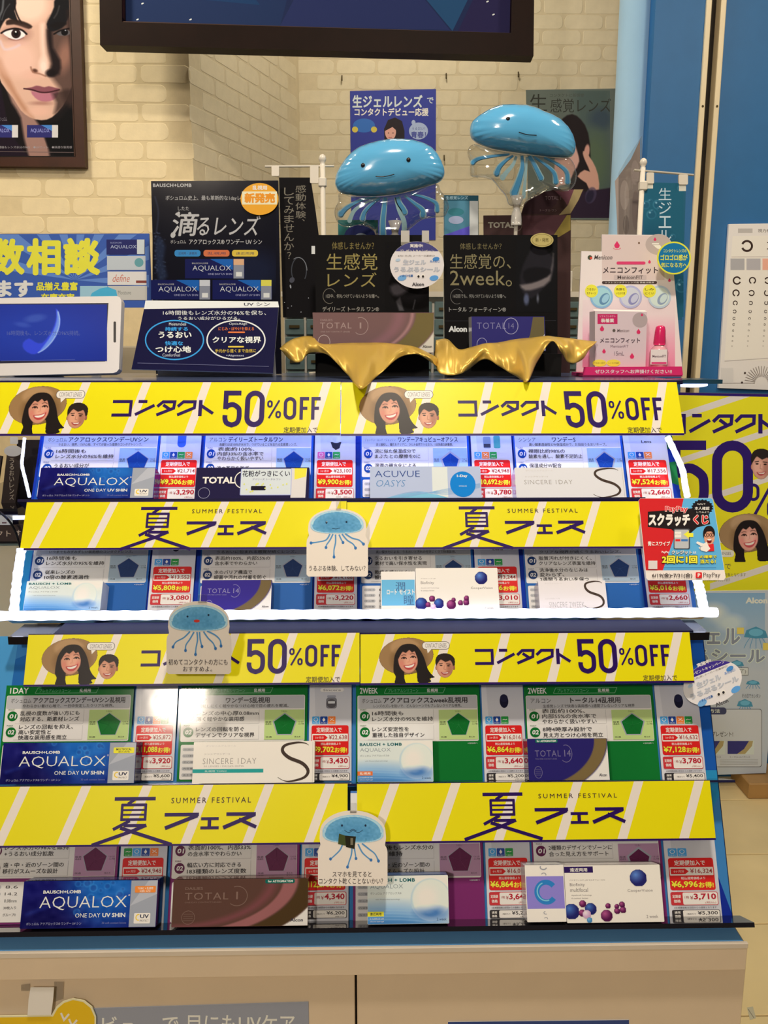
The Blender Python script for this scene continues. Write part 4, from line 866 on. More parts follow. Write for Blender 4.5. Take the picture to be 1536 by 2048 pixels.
def sincere(word, tealbar, ex=0):
    def art(m, x, y, w_, h, c):
        s_ = c(66, 54, 48); X = lambda a: x+a*w_; Y = lambda b: y+b*h
        m.text('SINCERE '+word, X(.08), Y(.40), X(.52 if word != '2WEEK' else .66), Y(.54) if word != '2WEEK' else Y(.99), c(140, 134, 130), -.012, sp=1.1) if word != '2WEEK' else m.text('SINCERE 2WEEK', X(.14), Y(.74), X(.66), Y(.93), c(150, 146, 146), -.012, sp=1.1)
        m.text('シンシアワンデーS' if word != '2WEEK' else 'シンシア2ウィークS', X(.09), Y(.27) if word != '2WEEK' else Y(.6), X(.3), Y(.32) if word != '2WEEK' else Y(.65), c(170, 164, 160)); m.text('ポリビニルアルコール', X(.1), Y(.08), X(.35), Y(.12), c(190, 184, 180))
        if tealbar: m.rect(X(0), Y(.66), X(.58), Y(.75), c(44, 148, 142)); m.text('乱視用 TORIC', X(.1), Y(.685), X(.28), Y(.73), c(206, 220, 214)); m.text('30 LENSES / DK/26% HEMA', X(.09), Y(.57), X(.42), Y(.61), c(170, 164, 160))
        a = .70 if word != '2WEEK' else .66; b = .96
        p = cr([(X(b-.01), Y(.10)), (X(b-.04), Y(.05)), (X((a+b)/2+.02), Y(.035)), (X(a+.055), Y(.10)), (X(a+.035), Y(.24)), (X(a+.09), Y(.40)), (X(b-.06), Y(.54)), (X(b-.012), Y(.72)), (X(b-.045), Y(.88)), (X((a+b)/2-.02), Y(.965)), (X(a+.05), Y(.95)), (X(a), Y(.87))], 5)
        n = len(p); ww = [max(1.0, h*.085*math.sin(math.pi*min(1, i/(n-1)*1.03))) for i in range(n)]
        m.line(p, ww, s_)
        if word != '2WEEK': m.line([(X(.985-.0), Y(.02)), (X(.985), Y(.98))], .6, c(170, 164, 156)); 
    return art
def aq2week(stk):
    def art(m, x, y, w_, h, c):
        X = lambda a: x+a*w_; Y = lambda b: y+b*h
        r = Ras(w_, h, (206, 212, 220), k=.7); r.ell(w_*.2, h*1.05, w_*.75, h*.42, (92, 146, 196), h*.4, 0, .95); r.ell(w_*.15, h*1.1, w_*.5, h*.2, (40, 96, 160), h*.25, 0, .7); r.ell(w_*.85, h*.0, w_*.3, h*.3, (226, 226, 226), 10, 0, .8)
        for i in range(5): r.line([(0, h*(.62+.07*i)), (w_*.4, h*(.66+.06*i)), (w_*.8, h*(.68+.07*i))], h*.02, (150, 186, 216), 2, .5, 3)
        cx, cy, R = w_*.78, h*.50, h*.44
        r.ell(cx, cy, R*.95, R, (176, 196, 216), 1.5); r.ell(cx+1, cy-2, R*.88, R*.92, (214, 218, 220), 3, 0, .95); r.ell(cx, cy+R*.62, R*.66, R*.28, (58, 108, 172), h*.14, 0, .9); r.ell(cx-R*.2, cy-R*.1, R*.5, R*.55, (226, 226, 222), h*.2, 0, .8)
        m.raster(x+.5, y+.5, x+w_-.5, y+h-.5, r.im)
        m.text('BAUSCH + LOMB', X(.03), Y(.055), X(.59), Y(.13), c(24, 92, 96), .04, sp=1.1); m.text('AQUALOX', X(.035), Y(.18), X(.44), Y(.28), c(110, 120, 130), -.012); m.text('ボシュロム アクアロックス®', X(.035), Y(.34), X(.42), Y(.39), c(110, 116, 120)); m.text('with MoistureSeal technology', X(.1), Y(.48), X(.4), Y(.51), c(110, 116, 120)); m.text('2 week', X(.85), Y(.88), X(.97), Y(.935), c(40, 66, 110), 0)
        if stk: m.rect(X(0), Y(.74), X(.2), Y(.84), c(*stk[0])); m.text(stk[1], X(.03), Y(.76), X(.17), Y(.82), c(*stk[2]), .02); m.text('6 multifocal soft', X(.03), Y(.87), X(.2), Y(.90), c(220, 226, 230)); m.text('silicone hydrogel', X(.03), Y(.93), X(.2), Y(.96), c(220, 226, 230))
    return art
def biofinity(multi):
    def art(m, x, y, w_, h, c):
        X = lambda a: x+a*w_; Y = lambda b: y+b*h; g = c(120, 112, 112)
        def ball(a, b, r_, c1, c2):
            R = Ras(2*r_, 2*r_, None, k=1.1); R.im[..., :3] = c1; R.ell(r_, r_, r_*.96, r_*.96, c1, 1); R.mask(np.where(R.im[..., 3] > .5, np.clip(1-np.hypot(R.x-r_*.7, R.y-r_*.6)/(r_*1.1), 0, 1), 0), c2, .9); R.im[..., 3] = (np.hypot(R.x-r_, R.y-r_) < r_).astype(float)
            m.raster(X(a)-r_, Y(b)-r_, X(a)+r_, Y(b)+r_, R.im)
        B1, B2 = (34, 34, 96), (76, 122, 190); P1, P2 = (78, 22, 66), (180, 90, 140)
        if multi:
            m.rect(X(0), Y(.02), X(.3), Y(.13), c(44, 26, 84)); m.text('遠近両用', X(.06), Y(.045), X(.24), Y(.11), c(226, 220, 216), .02)
            m.text('バイオフィニティ® マルチフォーカル', X(.05), Y(.245), X(.42), Y(.275), g); m.text('Biofinity', X(.05), Y(.31), X(.205), Y(.38), g, 0); m.text('multifocal', X(.05), Y(.395), X(.235), Y(.465), g, 0); m.text('Aquaform® Technology', X(.06), Y(.51), X(.27), Y(.54), g); m.text('6 contact lenses', X(.06), Y(.56), X(.23), Y(.585), g)
            m.text('CooperVision', X(.645), Y(.425), X(.905), Y(.49), g, -.005); m.text('2 week', X(.82), Y(.875), X(.94), Y(.93), g, -.005); ball(.765, .23, h*.145, B1, (96, 140, 206))
            for a, b, q, k_ in ((.05, .80, .13, 0), (.25, .76, .10, 0), (.17, .67, .06, 1), (.16, .83, .06, 1), (.41, .88, .10, 1), (.43, .71, .045, 1), (.52, .80, .05, 1), (.58, .78, .055, 1), (.575, .69, .05, 1), (.52, .72, .04, 1)): ball(a, b, h*q, P1 if k_ else B1, P2 if k_ else B2)
            ball(.205, .85, h*.07, (190, 150, 180), (230, 220, 226)); ball(.23, .95, h*.045, (60, 120, 170), (130, 180, 210))
        else:
            m.text('バイオフィニティ®', X(.06), Y(.24), X(.24), Y(.27), g); m.text('Biofinity', X(.06), Y(.32), X(.22), Y(.41), g, 0); m.text('Aquaform® Technology', X(.06), Y(.47), X(.28), Y(.50), g); m.text('6 contact lenses', X(.06), Y(.53), X(.22), Y(.56), g)
            m.text('CooperVision', X(.665), Y(.46), X(.93), Y(.53), g, -.005); ball(.795, .245, h*.15, B1, (96, 140, 206)); m.text('2 week', X(.82), Y(.95), X(.93), Y(.985), g)
            for a, b, q, k_ in ((.06, .90, .14, 0), (.27, .85, .115, 0), (.19, .74, .07, 1), (.14, .88, .06, 1), (.42, .93, .11, 1), (.45, .77, .05, 1), (.53, .84, .06, 1), (.60, .83, .07, 1), (.605, .73, .06, 1)): ball(a, min(b, 1-q-.005), h*q, P1 if k_ else B1, P2 if k_ else B2)
            ball(.2, .925, h*.06, (190, 150, 180), (230, 220, 226))
    return art
def acuvue(m, x, y, w_, h, c):
    X = lambda a: x+a*w_; Y = lambda b: y+b*h
    m.text('ACUVUE', X(.045), Y(.13), X(.45), Y(.33), c(40, 66, 130), -.008); m.text('OASYS', X(.05), Y(.42), X(.31), Y(.63), c(90, 130, 176), -.01, slant=.2)
    m.poly([(X(.56), Y(.02)), (X(.70), Y(.02)), (X(.70), Y(.98)), (X(.56), Y(.98))], c(206, 210, 236)); m.poly([(X(.15), Y(.98)), (X(.3), Y(.85)), (X(.45), Y(.80)), (X(.6), Y(.88)), (X(.7), Y(.98))], c(120, 180, 206))
    for i in range(7): m.line(cr([(X(.15+.02*i), Y(.98)), (X(.4), Y(.78+.02*i)), (X(.7), Y(.88-.03*i)), (X(.99), Y(.66-.02*i))], 5), .7, c(130, 170, 206))
    m.ell(X(.835), Y(.56), w_*.115, h*.40, c(24, 120, 196)); m.text('1-Day', X(.785), Y(.26), X(.88), Y(.36), c(220, 226, 240), .03); m.text('HYDRALUXE', X(.80), Y(.6), X(.87), Y(.64), c(200, 214, 236))
def total_a(m, x, y, w_, h, c):
    X = lambda a: x+a*w_; Y = lambda b: y+b*h; wh = c(226, 226, 236)
    m.text('TOTAL', X(.06), Y(.30), X(.345), Y(.52), wh, .035); m.ring(X(.42), Y(.4), w_*.075, h*.27, 1.8, wh, 20, 110, 250); m.ring(X(.08), Y(.82), w_*.05, h*.17, .8, c(150, 150, 170), 20)
    m.poly([(X(.84), Y(.03)), (X(.98), Y(.03)), (X(.97), Y(.98)), (X(.84), Y(.98))], c(206, 200, 196)); m.poly([(X(.87), Y(.03)), (X(.98), Y(.03)), (X(.97), Y(.3)), (X(.87), Y(.4))], c(220, 210, 70))
    m.rect(X(.395), Y(.04), X(.845), Y(.9), c(150, 156, 206), 2); m.rect(X(.40), Y(.05), X(.84), Y(.88), c(198, 204, 232), 2); m.text('花粉がつきにくい', X(.41), Y(.1), X(.83), Y(.3), c(40, 40, 60), .02); m.text('デイリーズ トータル ワン', X(.5), Y(.35), X(.75), Y(.42), c(90, 90, 130)); m.rect(X(.49), Y(.6), X(.62), Y(.74), c(30, 26, 40), 2)
    rs = np.random.RandomState(5)
    for i in range(16): m.ell(X(.42+.4*rs.rand()), Y(.48+.32*rs.rand()), 1.6, 1.6, c(206, 206, 110))
def rohto(m, x, y, w_, h, c):
    X = lambda a: x+a*w_; Y = lambda b: y+b*h
    m.rect(X(.02), Y(.22), X(.98), Y(.90), c(104, 172, 214)); m.text('潤', X(.42), Y(.28), X(.70), Y(.52), c(70, 100, 140)); m.text('瞳', X(.66), Y(.62), X(.95), Y(.88), c(70, 100, 140)); m.text('ロート', X(.17), Y(.475), X(.46), Y(.61), c(228, 230, 232), .03); m.text('モイスト', X(.53), Y(.475), X(.97), Y(.61), c(228, 230, 232), .03)
def bluec(m, x, y, w_, h, c):
    X = lambda a: x+a*w_; Y = lambda b: y+b*h
    m.rect(X(.02), Y(.20), X(.98), Y(.77), c(134, 122, 196)); m.ring(X(.52), Y(.48), w_*.24, h*.175, w_*.13, c(46, 120, 184), 26, 38, 322); m.ring(X(.51), Y(.47), w_*.22, h*.16, w_*.03, c(120, 186, 222), 20, 70, 250)
    for yy, a, q in ((.04, 10, 1), (.17, 190, .7), (.84, 60, .6), (.94, 190, .5)): m.ring(X(.48), Y(yy), w_*.08*q, h*.04*q, 2.5*q, c(150, 150, 156), 14, a, a+200)
lens_box(UF, 78, 309, 935, 997, (26, 28, 120), (24, 26, 90), aqualox(), 'glossy dark blue lens box, small, first in the top product row')
lens_box(UF, 391, 618, 935, 997, (34, 30, 62), (30, 28, 50), total_a, 'near-black lens box with a pale pollen card on it, top product row')
lens_box(UF, 740, 962, 933, 997, (170, 180, 226), (150, 160, 206), acuvue, 'pale lilac lens box with a round blue spot, top product row')
lens_box(UF, 1031, 1250, 935, 997, (206, 204, 226), (190, 190, 216), sincere('1DAY', False), 'white lens box with a large thin letter S, top product row')
lens_box(UF, 50, 203, 1162, 1221, (210, 214, 220), (190, 196, 206), aq2week(None), 'white and pale blue lens box with a clear ball, second product row')
lens_box(UF, 402, 543, 1160, 1221, (44, 34, 106), (40, 30, 90), total((130, 124, 160), '14', None, (104, 88, 60), (52, 42, 122)), 'small purple lens box with a gold curve, second product row')
lens_box(UF, 762, 831, 1143, 1219, (226, 226, 226), (206, 206, 210), rohto, 'small sky blue and white lens box left of the berry-dotted box')
lens_box(UF, 832, 997, 1136, 1219, (230, 224, 220), (206, 200, 200), biofinity(False), 'white lens box with blue and purple balls, second product row', off=.002)
lens_box(UF, 1078, 1213, 1161, 1219, (214, 206, 204), (190, 184, 186), sincere('2WEEK', False), 'white two week lens box with a letter S, second product row')
lens_box(LF, 3, 271, 1485, 1568, (24, 26, 86), (26, 28, 70), aqualox(((232, 214, 60), 'MULTIFOCAL', (60, 60, 60), '遠近両用')), 'dark blue lens box with a yellow sticker, left end of the third product row')
lens_box(LF, 386, 629, 1483, 1566, (226, 216, 204), (150, 146, 140), sincere('1DAY', True), 'white lens box with a tall letter S and teal bar, third product row')
lens_box(LF, 715, 866, 1481, 1564, (206, 212, 220), (190, 196, 206), aq2week(((216, 110, 56), '乱視用', (236, 220, 206))), 'white and pale blue lens box with an orange sticker, third product row')
lens_box(LF, 1056, 1217, 1477, 1561, (40, 34, 98), (60, 56, 90), total((110, 104, 136), '14', None, (112, 94, 60), (38, 32, 96), 'for ASTIGMATISM'), 'deep purple lens box with a gold curve and white corner, third product row')
lens_box(LF, 44, 314, 1761, 1856, (24, 26, 86), (30, 32, 78), aqualox(((226, 130, 56), 'TORIC × 乱視用', (240, 226, 200), '遠近')), 'dark blue lens box with an orange sticker, lowest product row')
lens_box(LF, 345, 616, 1758, 1853, (90, 62, 56), (96, 70, 62), total((120, 96, 86), '1', ((110, 64, 66), (142, 90, 90)), (70, 52, 30), (84, 58, 50), 'for ASTIGMATISM', True), 'glossy maroon brown lens box with a dark gold curve, lowest product row')
lens_box(LF, 735, 897, 1751, 1848, (206, 212, 220), (60, 90, 140), aq2week(((226, 220, 60), '遠近両用', (60, 60, 50))), 'white and pale blue lens box with a yellow sticker, lowest product row')
lens_box(LF, 1052, 1130, 1730, 1844, (226, 222, 224), (200, 196, 200), bluec, 'narrow white and lilac box with a large blue letter C, lowest product row', off=.001)
lens_box(LF, 1131, 1324, 1730, 1845, (228, 218, 204), (206, 196, 186), biofinity(True), 'wide white lens box with blue and purple balls, lowest product row', off=.0)

# ------------------------------------------------------------------ jellyfish tags
def jelly_outline(x0, x1, yt, yb, neck):
    cx = (x0+x1)/2; rx = (x1-x0)/2; p = []
    for a in np.linspace(182, 358, 21): p.append((cx+(rx-4)*math.cos(math.radians(a)), yt+neck*.62+neck*.62*math.sin(math.radians(a))))
    p += [(x1-3, yt+neck*.8), (x1-5, yt+neck), (x1-1, yt+neck+8), (x1, yt+neck+16), (x1, yb-4), (x1-4, yb), (x0+4, yb), (x0, yb-4), (x0, yt+neck+16), (x0+1, yt+neck+8), (x0+5, yt+neck), (x0+3, yt+neck*.8)]
    return p
def jelly_tag(pl, x0, x1, yt, yb, jc, rx, ry, tents, lines, face, label, clip):
    t = thing('jellyfish_tag', pl.hit([((x0+x1)/2, yb)])[0], label, 'shelf tag', 'jellyfish shelf tags')
    m = M(pl); m.slab(jelly_outline(x0, x1, yt, yb, (jc[1]+ry-yt)+2), .0012, C(212, 200, 186), C(190, 180, 170))
    cx, cy = jc; B = (96, 150, 184)
    for p in tents:
        q = cr(p, 5); n = len(q); m.line(q, [3.2-1.0*i/n if i < n*.75 else 2.6+2.4*(i/n-.75)*4 for i in range(n)], C(82, 134, 176)); m.ell(q[-1][0], q[-1][1], 2.8, 3.2, C(52, 104, 160), 12)
    R = Ras(2*rx, 2*ry+2, None, k=1.2); ax = (R.x-rx)/rx; ay = (R.y-ry)/ry
    dome = np.where(ay < .25, ax**2+(np.minimum(ay-.25, 0)/1.25)**2, np.abs(ax)**3+(np.maximum(ay-.25, 0)/.72)**3); R.im[..., :3] = (150, 186, 208)
    R.im[..., 3] = (dome < 1).astype(float); R.mask(np.where(dome < .80, .9, 0), (86, 146, 182)); R.mask(np.clip((.6-dome)*2, 0, 1)*.6, (70, 130, 170)); R.mask(((dome > .80) & (dome < .93)).astype(float)*.5, (176, 204, 220)); R.noise(5, int(x0), 4); R.im[..., 3] = (dome < 1).astype(float)
    m.raster(cx-rx, cy-ry, cx+rx, cy+ry, R.im)
    face(m)
    for s_, a, y0, b, y1 in lines: m.text(s_, a, y0, b, y1, C(56, 50, 52), .0)
    m.build('card', MATTE, t)
    x, y0, y1, w_ = clip; m = M(pl.off(.0012)); m.slab(rr(x, y0, x+w_, y1, 1.5), .0012, (1, 1, 1)); m.build('clear_clip', CLEARP, t); return t
dk_ = C(28, 40, 60)
def f1(m): m.ell(653, 1045, 2, 2.6, dk_); m.ell(693, 1044, 2, 2, dk_); m.ell(653.6, 1043.6, .8, .8, C(230, 230, 230)); m.line([(664, 1057), (672, 1058), (680, 1056)], .9, dk_)
jelly_tag(UF.off(.022), 613, 736, 1017, 1153, (674, 1045), 53, 24, [[(660, 1068), (652, 1080), (636, 1084), (622, 1086)], [(666, 1068), (660, 1080), (653, 1090), (652, 1095)], [(671, 1069), (671, 1085), (668, 1100), (668, 1114)], [(678, 1069), (682, 1078), (686, 1085)], [(684, 1068), (694, 1080), (706, 1088), (711, 1096)], [(690, 1067), (704, 1076), (718, 1080), (727, 1088)]], [('うるぷる体験、してみない？', 618, 1131, 731, 1142)], f1, 'white tag with a smiling jellyfish on the second tier, between the two summer banners', (672, 992, 1020, 10))
def f2(m): m.ell(375, 1233, 2, 2, dk_); m.ell(417, 1230, 2, 2, dk_); m.ell(393.5, 1242, 6, 3, C(190, 56, 44)); m.line([(388, 1242), (399, 1242)], .5, C(120, 30, 30))
jelly_tag(VP(.945), 333, 462, 1203, 1348, (397, 1237), 58, 27, [[(380, 1263), (368, 1275), (352, 1284), (346, 1294)], [(388, 1264), (380, 1278), (372, 1290), (371, 1301)], [(394, 1264), (395, 1280), (392, 1296), (391, 1309)], [(399, 1264), (400, 1276), (402, 1286), (404, 1293)], [(407, 1263), (416, 1276), (426, 1286), (431, 1297)], [(414, 1262), (430, 1270), (440, 1280), (442, 1292)]], [('初めてコンタクトの方にも', 337, 1318, 455, 1330), ('おすすめよ。', 366, 1333, 424, 1343)], f2, 'white tag with a red-lipped jellyfish, in front of the long light tube', (396, 1190, 1206, 18))
def f3(m):
    m.ell(684, 1651, 2, 2.4, dk_); m.ell(731, 1651, 2, 2.4, dk_); m.line(cr([(689, 1660), (694, 1664), (701, 1664), (706, 1660), (712, 1664), (720, 1664), (725, 1660)], 4), .9, dk_); m.line([(699, 1662), (706, 1658), (713, 1662)], 1, dk_)
    m.poly([(678, 1667), (690, 1671), (694, 1692), (676, 1688)], C(60, 70, 36)); m.poly([(690, 1671), (712, 1673), (709, 1698), (692, 1694)], C(34, 32, 20)); m.rect(701, 1676, 706, 1690, C(110, 104, 84))
jelly_tag(LF.off(.024), 636, 775, 1621, 1772, (706, 1659), 61, 29, [[(686, 1686), (680, 1700), (666, 1714), (661, 1718)], [(704, 1690), (703, 1708), (698, 1724), (695, 1734)], [(707, 1690), (710, 1704), (712, 1717)], [(716, 1688), (724, 1704), (734, 1714), (742, 1720)], [(724, 1687), (738, 1698), (750, 1708), (757, 1722)]], [('スマホを見てると', 665, 1743, 743, 1754), ('コンタクト乾くことないかい？', 638, 1756, 766, 1768)], f3, 'white tag with a jellyfish reading a tiny book, above the lowest product row', (700, 1606, 1626, 13))
# strip tape hanging beside the gap of the lowest banners
P = LF.off(.004); m = M(P); m.slab([(701, 1582), (715, 1582), (715, 1640), (701, 1640)], .0006, C(206, 204, 206)); m.rect(701, 1582, 715, 1586, C(60, 110, 180)); m.build('paper_strip', PAPER, label='narrow white paper strip in the gap between the lowest two yellow banners', cat='strip')

# ------------------------------------------------------------------ red and blue scratch card sign
P = UF.off(.026); m = M(P); q = lambda L: [(1024+a/3, 980+b/3) for a, b in L]
m.slab(q([(770, 50), (1195, 48), (1207, 60), (1282, 525), (1270, 540), (815, 540), (805, 528), (760, 62)]), .0015, C(222, 210, 200), C(200, 190, 190)); m.lay = 1
m.poly(q([(770, 51), (1030, 51), (985, 250), (905, 482), (803, 482), (761, 62)]), C(196, 38, 42)); m.poly(q([(1030, 51), (1195, 49), (1206, 60), (1273, 480), (905, 482), (985, 250)]), C(90, 164, 214))
m.poly(q([(815, 130), (1080, 110), (1180, 140), (1190, 205), (1110, 225), (1060, 270), (985, 262), (955, 235), (815, 222)]), C(34, 28, 30))
sp_ = [(1142+(68 if i % 2 else 58)*math.cos(i*math.pi/18), 105+(50 if i % 2 else 43)*math.sin(i*math.pi/18)) for i in range(36)]; m.poly(q(sp_), C(28, 26, 30))
def tz(s_, a, b, c_, d_, col, bo=.03, out=None, rot=0): m.text(s_, 1024+a/3, 980+b/3, 1024+c_/3, 980+d_/3, col, bo, out=out, rot=rot)
wt = C(226, 216, 206); rd = C(206, 40, 44)
tz('PayPay', 920, 98, 1055, 138, C(206, 50, 60), .03, (wt, .07)); tz('スクラッチ', 820, 142, 1068, 216, wt, .06, (C(28, 24, 26), .10)); tz('くじ', 1088, 150, 1178, 205, rd, .05, (wt, .10))
tz('PayPayで', 1112, 80, 1160, 90, wt, .02); tz('本人確認', 1096, 100, 1185, 120, wt, .02); tz('してみよう', 1108, 128, 1182, 138, wt, .01)
m.rect(1024+970/3, 980+232/3, 1024+1068/3, 980+355/3, C(70, 70, 76), 3); m.rect(1024+975/3, 980+238/3, 1024+1060/3, 980+350/3, C(176, 176, 176), 2); m.rect(1024+975/3, 980+250/3, 1024+1015/3, 980+285/3, wt); m.rect(1024+980/3, 980+295/3, 1024+1010/3, 980+308/3, rd); m.rect(1024+1015/3, 980+295/3, 1024+1055/3, 980+308/3, C(60, 110, 170)); tz('スクラッチ', 978, 262, 1012, 270, C(60, 60, 60), 0)
m.poly(q([(1030, 266), (1062, 244), (1060, 258), (1088, 258), (1088, 282), (1060, 282), (1062, 292)]), C(230, 216, 60)); tz('青にスワイプ', 815, 308, 948, 336, wt, .03)
# cheering man: head, glasses, red collar, white glove
Ec = lambda a, b, rx, ry, col: m.ell(1024+a/3, 980+b/3, rx/3, ry/3, col)
Ec(1182, 262, 36, 48, C(34, 26, 26)); Ec(1184, 288, 31, 42, C(206, 146, 116)); m.poly(q([(1150, 262), (1156, 232), (1190, 220), (1212, 236), (1214, 262), (1196, 248), (1166, 250)]), C(34, 26, 26))
for gx in (1168, 1198): m.ring(1024+gx/3, 980+270/3, 13/3, 12/3, 1.3, C(60, 40, 36), 12); Ec(gx, 270, 4, 5, C(20, 16, 16))
Ec(1184, 306, 14, 14, C(110, 24, 26)); Ec(1184, 298, 12, 5, wt); m.poly(q([(1160, 330), (1210, 322), (1214, 366), (1175, 368)]), rd); m.poly(q([(1112, 308), (1150, 322), (1168, 310), (1176, 330), (1190, 352), (1168, 372), (1132, 362), (1120, 346), (1134, 338), (1104, 318)]), C(230, 222, 210)); m.line(q([(1132, 362), (1128, 346), (1142, 336)]), .6, dk_)
tz('クレジット', 958, 362, 1080, 386, wt, .04, (C(30, 40, 60), .08)); tz('PayPay', 898, 366, 945, 382, wt, .03); tz('は', 1086, 368, 1106, 382, wt, .02)
tz('2回に1回', 900, 394, 1112, 440, C(232, 214, 60), .05, (C(30, 28, 30), .10)); tz('の確率で', 1128, 390, 1228, 410, C(232, 214, 60), .03, (C(30, 28, 30), .07)); tz('当たる!', 1130, 416, 1222, 440, C(232, 214, 60), .03, (C(30, 28, 30), .07))
m.line(q([(910, 465), (1225, 465)]), .8, C(50, 90, 140)); m.rect(1024+818/3, 980+424/3, 1024+872/3, 980+474/3, C(206, 196, 190))
tz('6/19(金)▸7/31(金)', 840, 498, 1082, 528, C(60, 50, 50), .02); m.rect(1024+1102/3, 980+493/3, 1024+1140/3, 980+528/3, rd, 2); tz('P', 1114, 500, 1130, 522, wt, .04); tz('PayPay', 1148, 496, 1250, 526, C(70, 60, 60), 0)
m.build('scratch_card_sign', LAMIN, label='red and blue scratch lottery sign at the right end of the second summer banner', cat='sign')
# round badges
def round_badge(name, pl, cx, cy, rx, ry, rot, label, top=(60, 46, 130)):
    a = np.linspace(0, 2*math.pi, 40, endpoint=False); q = math.radians(rot)
    R_ = lambda x, y: (cx+x*math.cos(q)-y*math.sin(q), cy+x*math.sin(q)+y*math.cos(q))
    m = M(pl); m.slab([R_(rx*math.cos(t), ry*math.sin(t)) for t in a], .001, C(214, 208, 208), C(190, 190, 190))
    cap = [t for t in a if math.sin(t) < -.52]; cap = sorted(cap); m.poly([R_(rx*.995*math.cos(t), ry*.995*math.sin(t)) for t in cap], C(*top))
    def tt(s_, x0, y0, x1, y1, col, bo=.01):
        o = R_(x0, (y0+y1)/2); m.text(s_, o[0], o[1]-(y1-y0)/2, o[0]+(x1-x0), o[1]+(y1-y0)/2, col, bo, rot=rot)
    k = rx/54.; w2 = C(226, 222, 222); g = C(176, 178, 184)
    tt('実施中!', -14*k, -42*k, 12*k, -35*k, w2, .03); tt('プレゼントキャンペーン', -34*k, -31*k, 34*k, -25*k, w2, .01)
    tt('8月31日(月) メーカー応募締切!', -38*k, -20*k, 36*k, -16*k, C(110, 100, 90), 0); tt('生ジェル', -28*k, -11*k, 18*k, 0, g, .06); tt('うるぷるシール', -46*k, 4*k, 46*k, 14*k, g, .06)
    for x, y, rr_, c_ in ((38, -12, 7, (70, 130, 190)), (-30, 26, 9, (110, 160, 210)), (34, 26, 9, (90, 150, 206)), (-38, -10, 5, (170, 190, 210))): p = R_(x*k, y*k); m.ell(p[0], p[1], rr_*k, rr_*.6*k, C(*c_), 14, rot-10)
    for x in (3, 12): p = R_(x*k, 22*k); m.ell(p[0], p[1], 3.6*k, 4.4*k, w2); m.ell(p[0], p[1]+1, 2.2*k, 2.6*k, C(40, 36, 40)); 
    tt('いまだけ応募', -34*k, 19*k, -8*k, 24*k, C(40, 90, 150), .02); tt('Alcon', -10*k, 35*k, 14*k, 42*k, C(70, 66, 70), .03); tt('みんなに!', 26*k, -10*k, 46*k, -5*k, C(70, 120, 180), .02)
    return m.build(name, LAMIN, label=label, cat='badge')
round_badge('round_badge', LF.off(-.012), 1425, 1366, 61, 42, -22, 'tilted round white campaign badge sticking out right of the lower half price banner')
# ------------------------------------------------------------------ things on the top shelf
KT = (.78, .70, .58)
K = lambda r, g, b: C(r, g, b, KT)
def onshelf(pl, x): h = pl.hit([(x, 748)])[0]; return np.array([h[0], h[1], TOPZ])
def support(parent, pl, x, w_=.05, d=.05, mt=None, name='rear_strut'):
    """a fold-out cardboard foot behind a standing board"""
    o = onshelf(pl, x); m = M(); y = o[1]+.006+max(0, pl.n[2])*.13
    v = [(o[0]-w_/2, y, TOPZ), (o[0]+w_/2, y, TOPZ), (o[0]+w_/2, y, TOPZ+.10), (o[0]-w_/2, y, TOPZ+.10), (o[0]-w_/2, y+d, TOPZ), (o[0]+w_/2, y+d, TOPZ)]
    m.add(np.array(v), [(0, 1, 2, 3), (3, 2, 5, 4), (0, 4, 5, 1), (0, 3, 4), (1, 5, 2)], (.05, .05, .05)); m.build(name, mt or MATTE, parent)
def drop(pl, x0, y0, x1, y1): pass
# tablet
P = Plane((0, 1.36, TOPZ), (-.03, -.97, .22)); t = thing('photo_tablet', onshelf(P, 110), 'white-bezel tablet showing a blue crescent, left end of the top shelf', 'tablet')
zf = TOPZ+.001
m = M(P); m.slab([(-60, 597), (234, 592), (240, 595), (243, 602), (238, 738), (233, 744), (226, 746), (-60, 753)], .016, K(214, 204, 192), K(206, 198, 190)); m.rect(227, 643, 232, 685, K(22, 20, 24), 2); m.poly([(-60, 608), (217, 606), (210, 723), (-60, 728)], K(22, 24, 50)); m.build('case', mat('tablet_case', vcol=True, rough=.3), t)
r = Ras(262, 124, (20, 34, 110), k=.9); r.ell(120, 60, 130, 60, (30, 52, 140), 60, 0, .5); r.ell(60+60, 30, 20, 8, (60, 84, 150), 6, -10, .4); r.ell(95, 44, 14, 5, (56, 78, 150), 5, 10, .4)
r.poly([(161, 9), (168, 22), (168, 45), (160, 70), (144, 92), (126, 106), (112, 108), (98, 98), (96, 84), (108, 74), (120, 82), (134, 84), (148, 66), (158, 44), (162, 24)], (38, 54, 170), 3, .9, 2); r.poly([(163, 12), (168, 24), (168, 45), (160, 70), (144, 92), (128, 104), (140, 86), (152, 66), (160, 46), (163, 28)], (80, 110, 216), 3, .9, 2)
r.line([(165, 16), (168, 32), (166, 52), (156, 76), (140, 96), (126, 105)], 1.6, (150, 176, 236), 2, .8, 3)
Fs = P.off(.0006); m = M(Fs); m.raster(-52, 609, 214, 722, r.im, (.5, .5, .5)); m.text('16時間後も、レンズ水分の96%持続。', 14, 661, 160, 671, (.10, .14, .42)); m.line([(2, 722), (150, 719)], .5, (.15, .2, .5)); m.build('screen', SCREEN, t)
support(t, P, 60); 
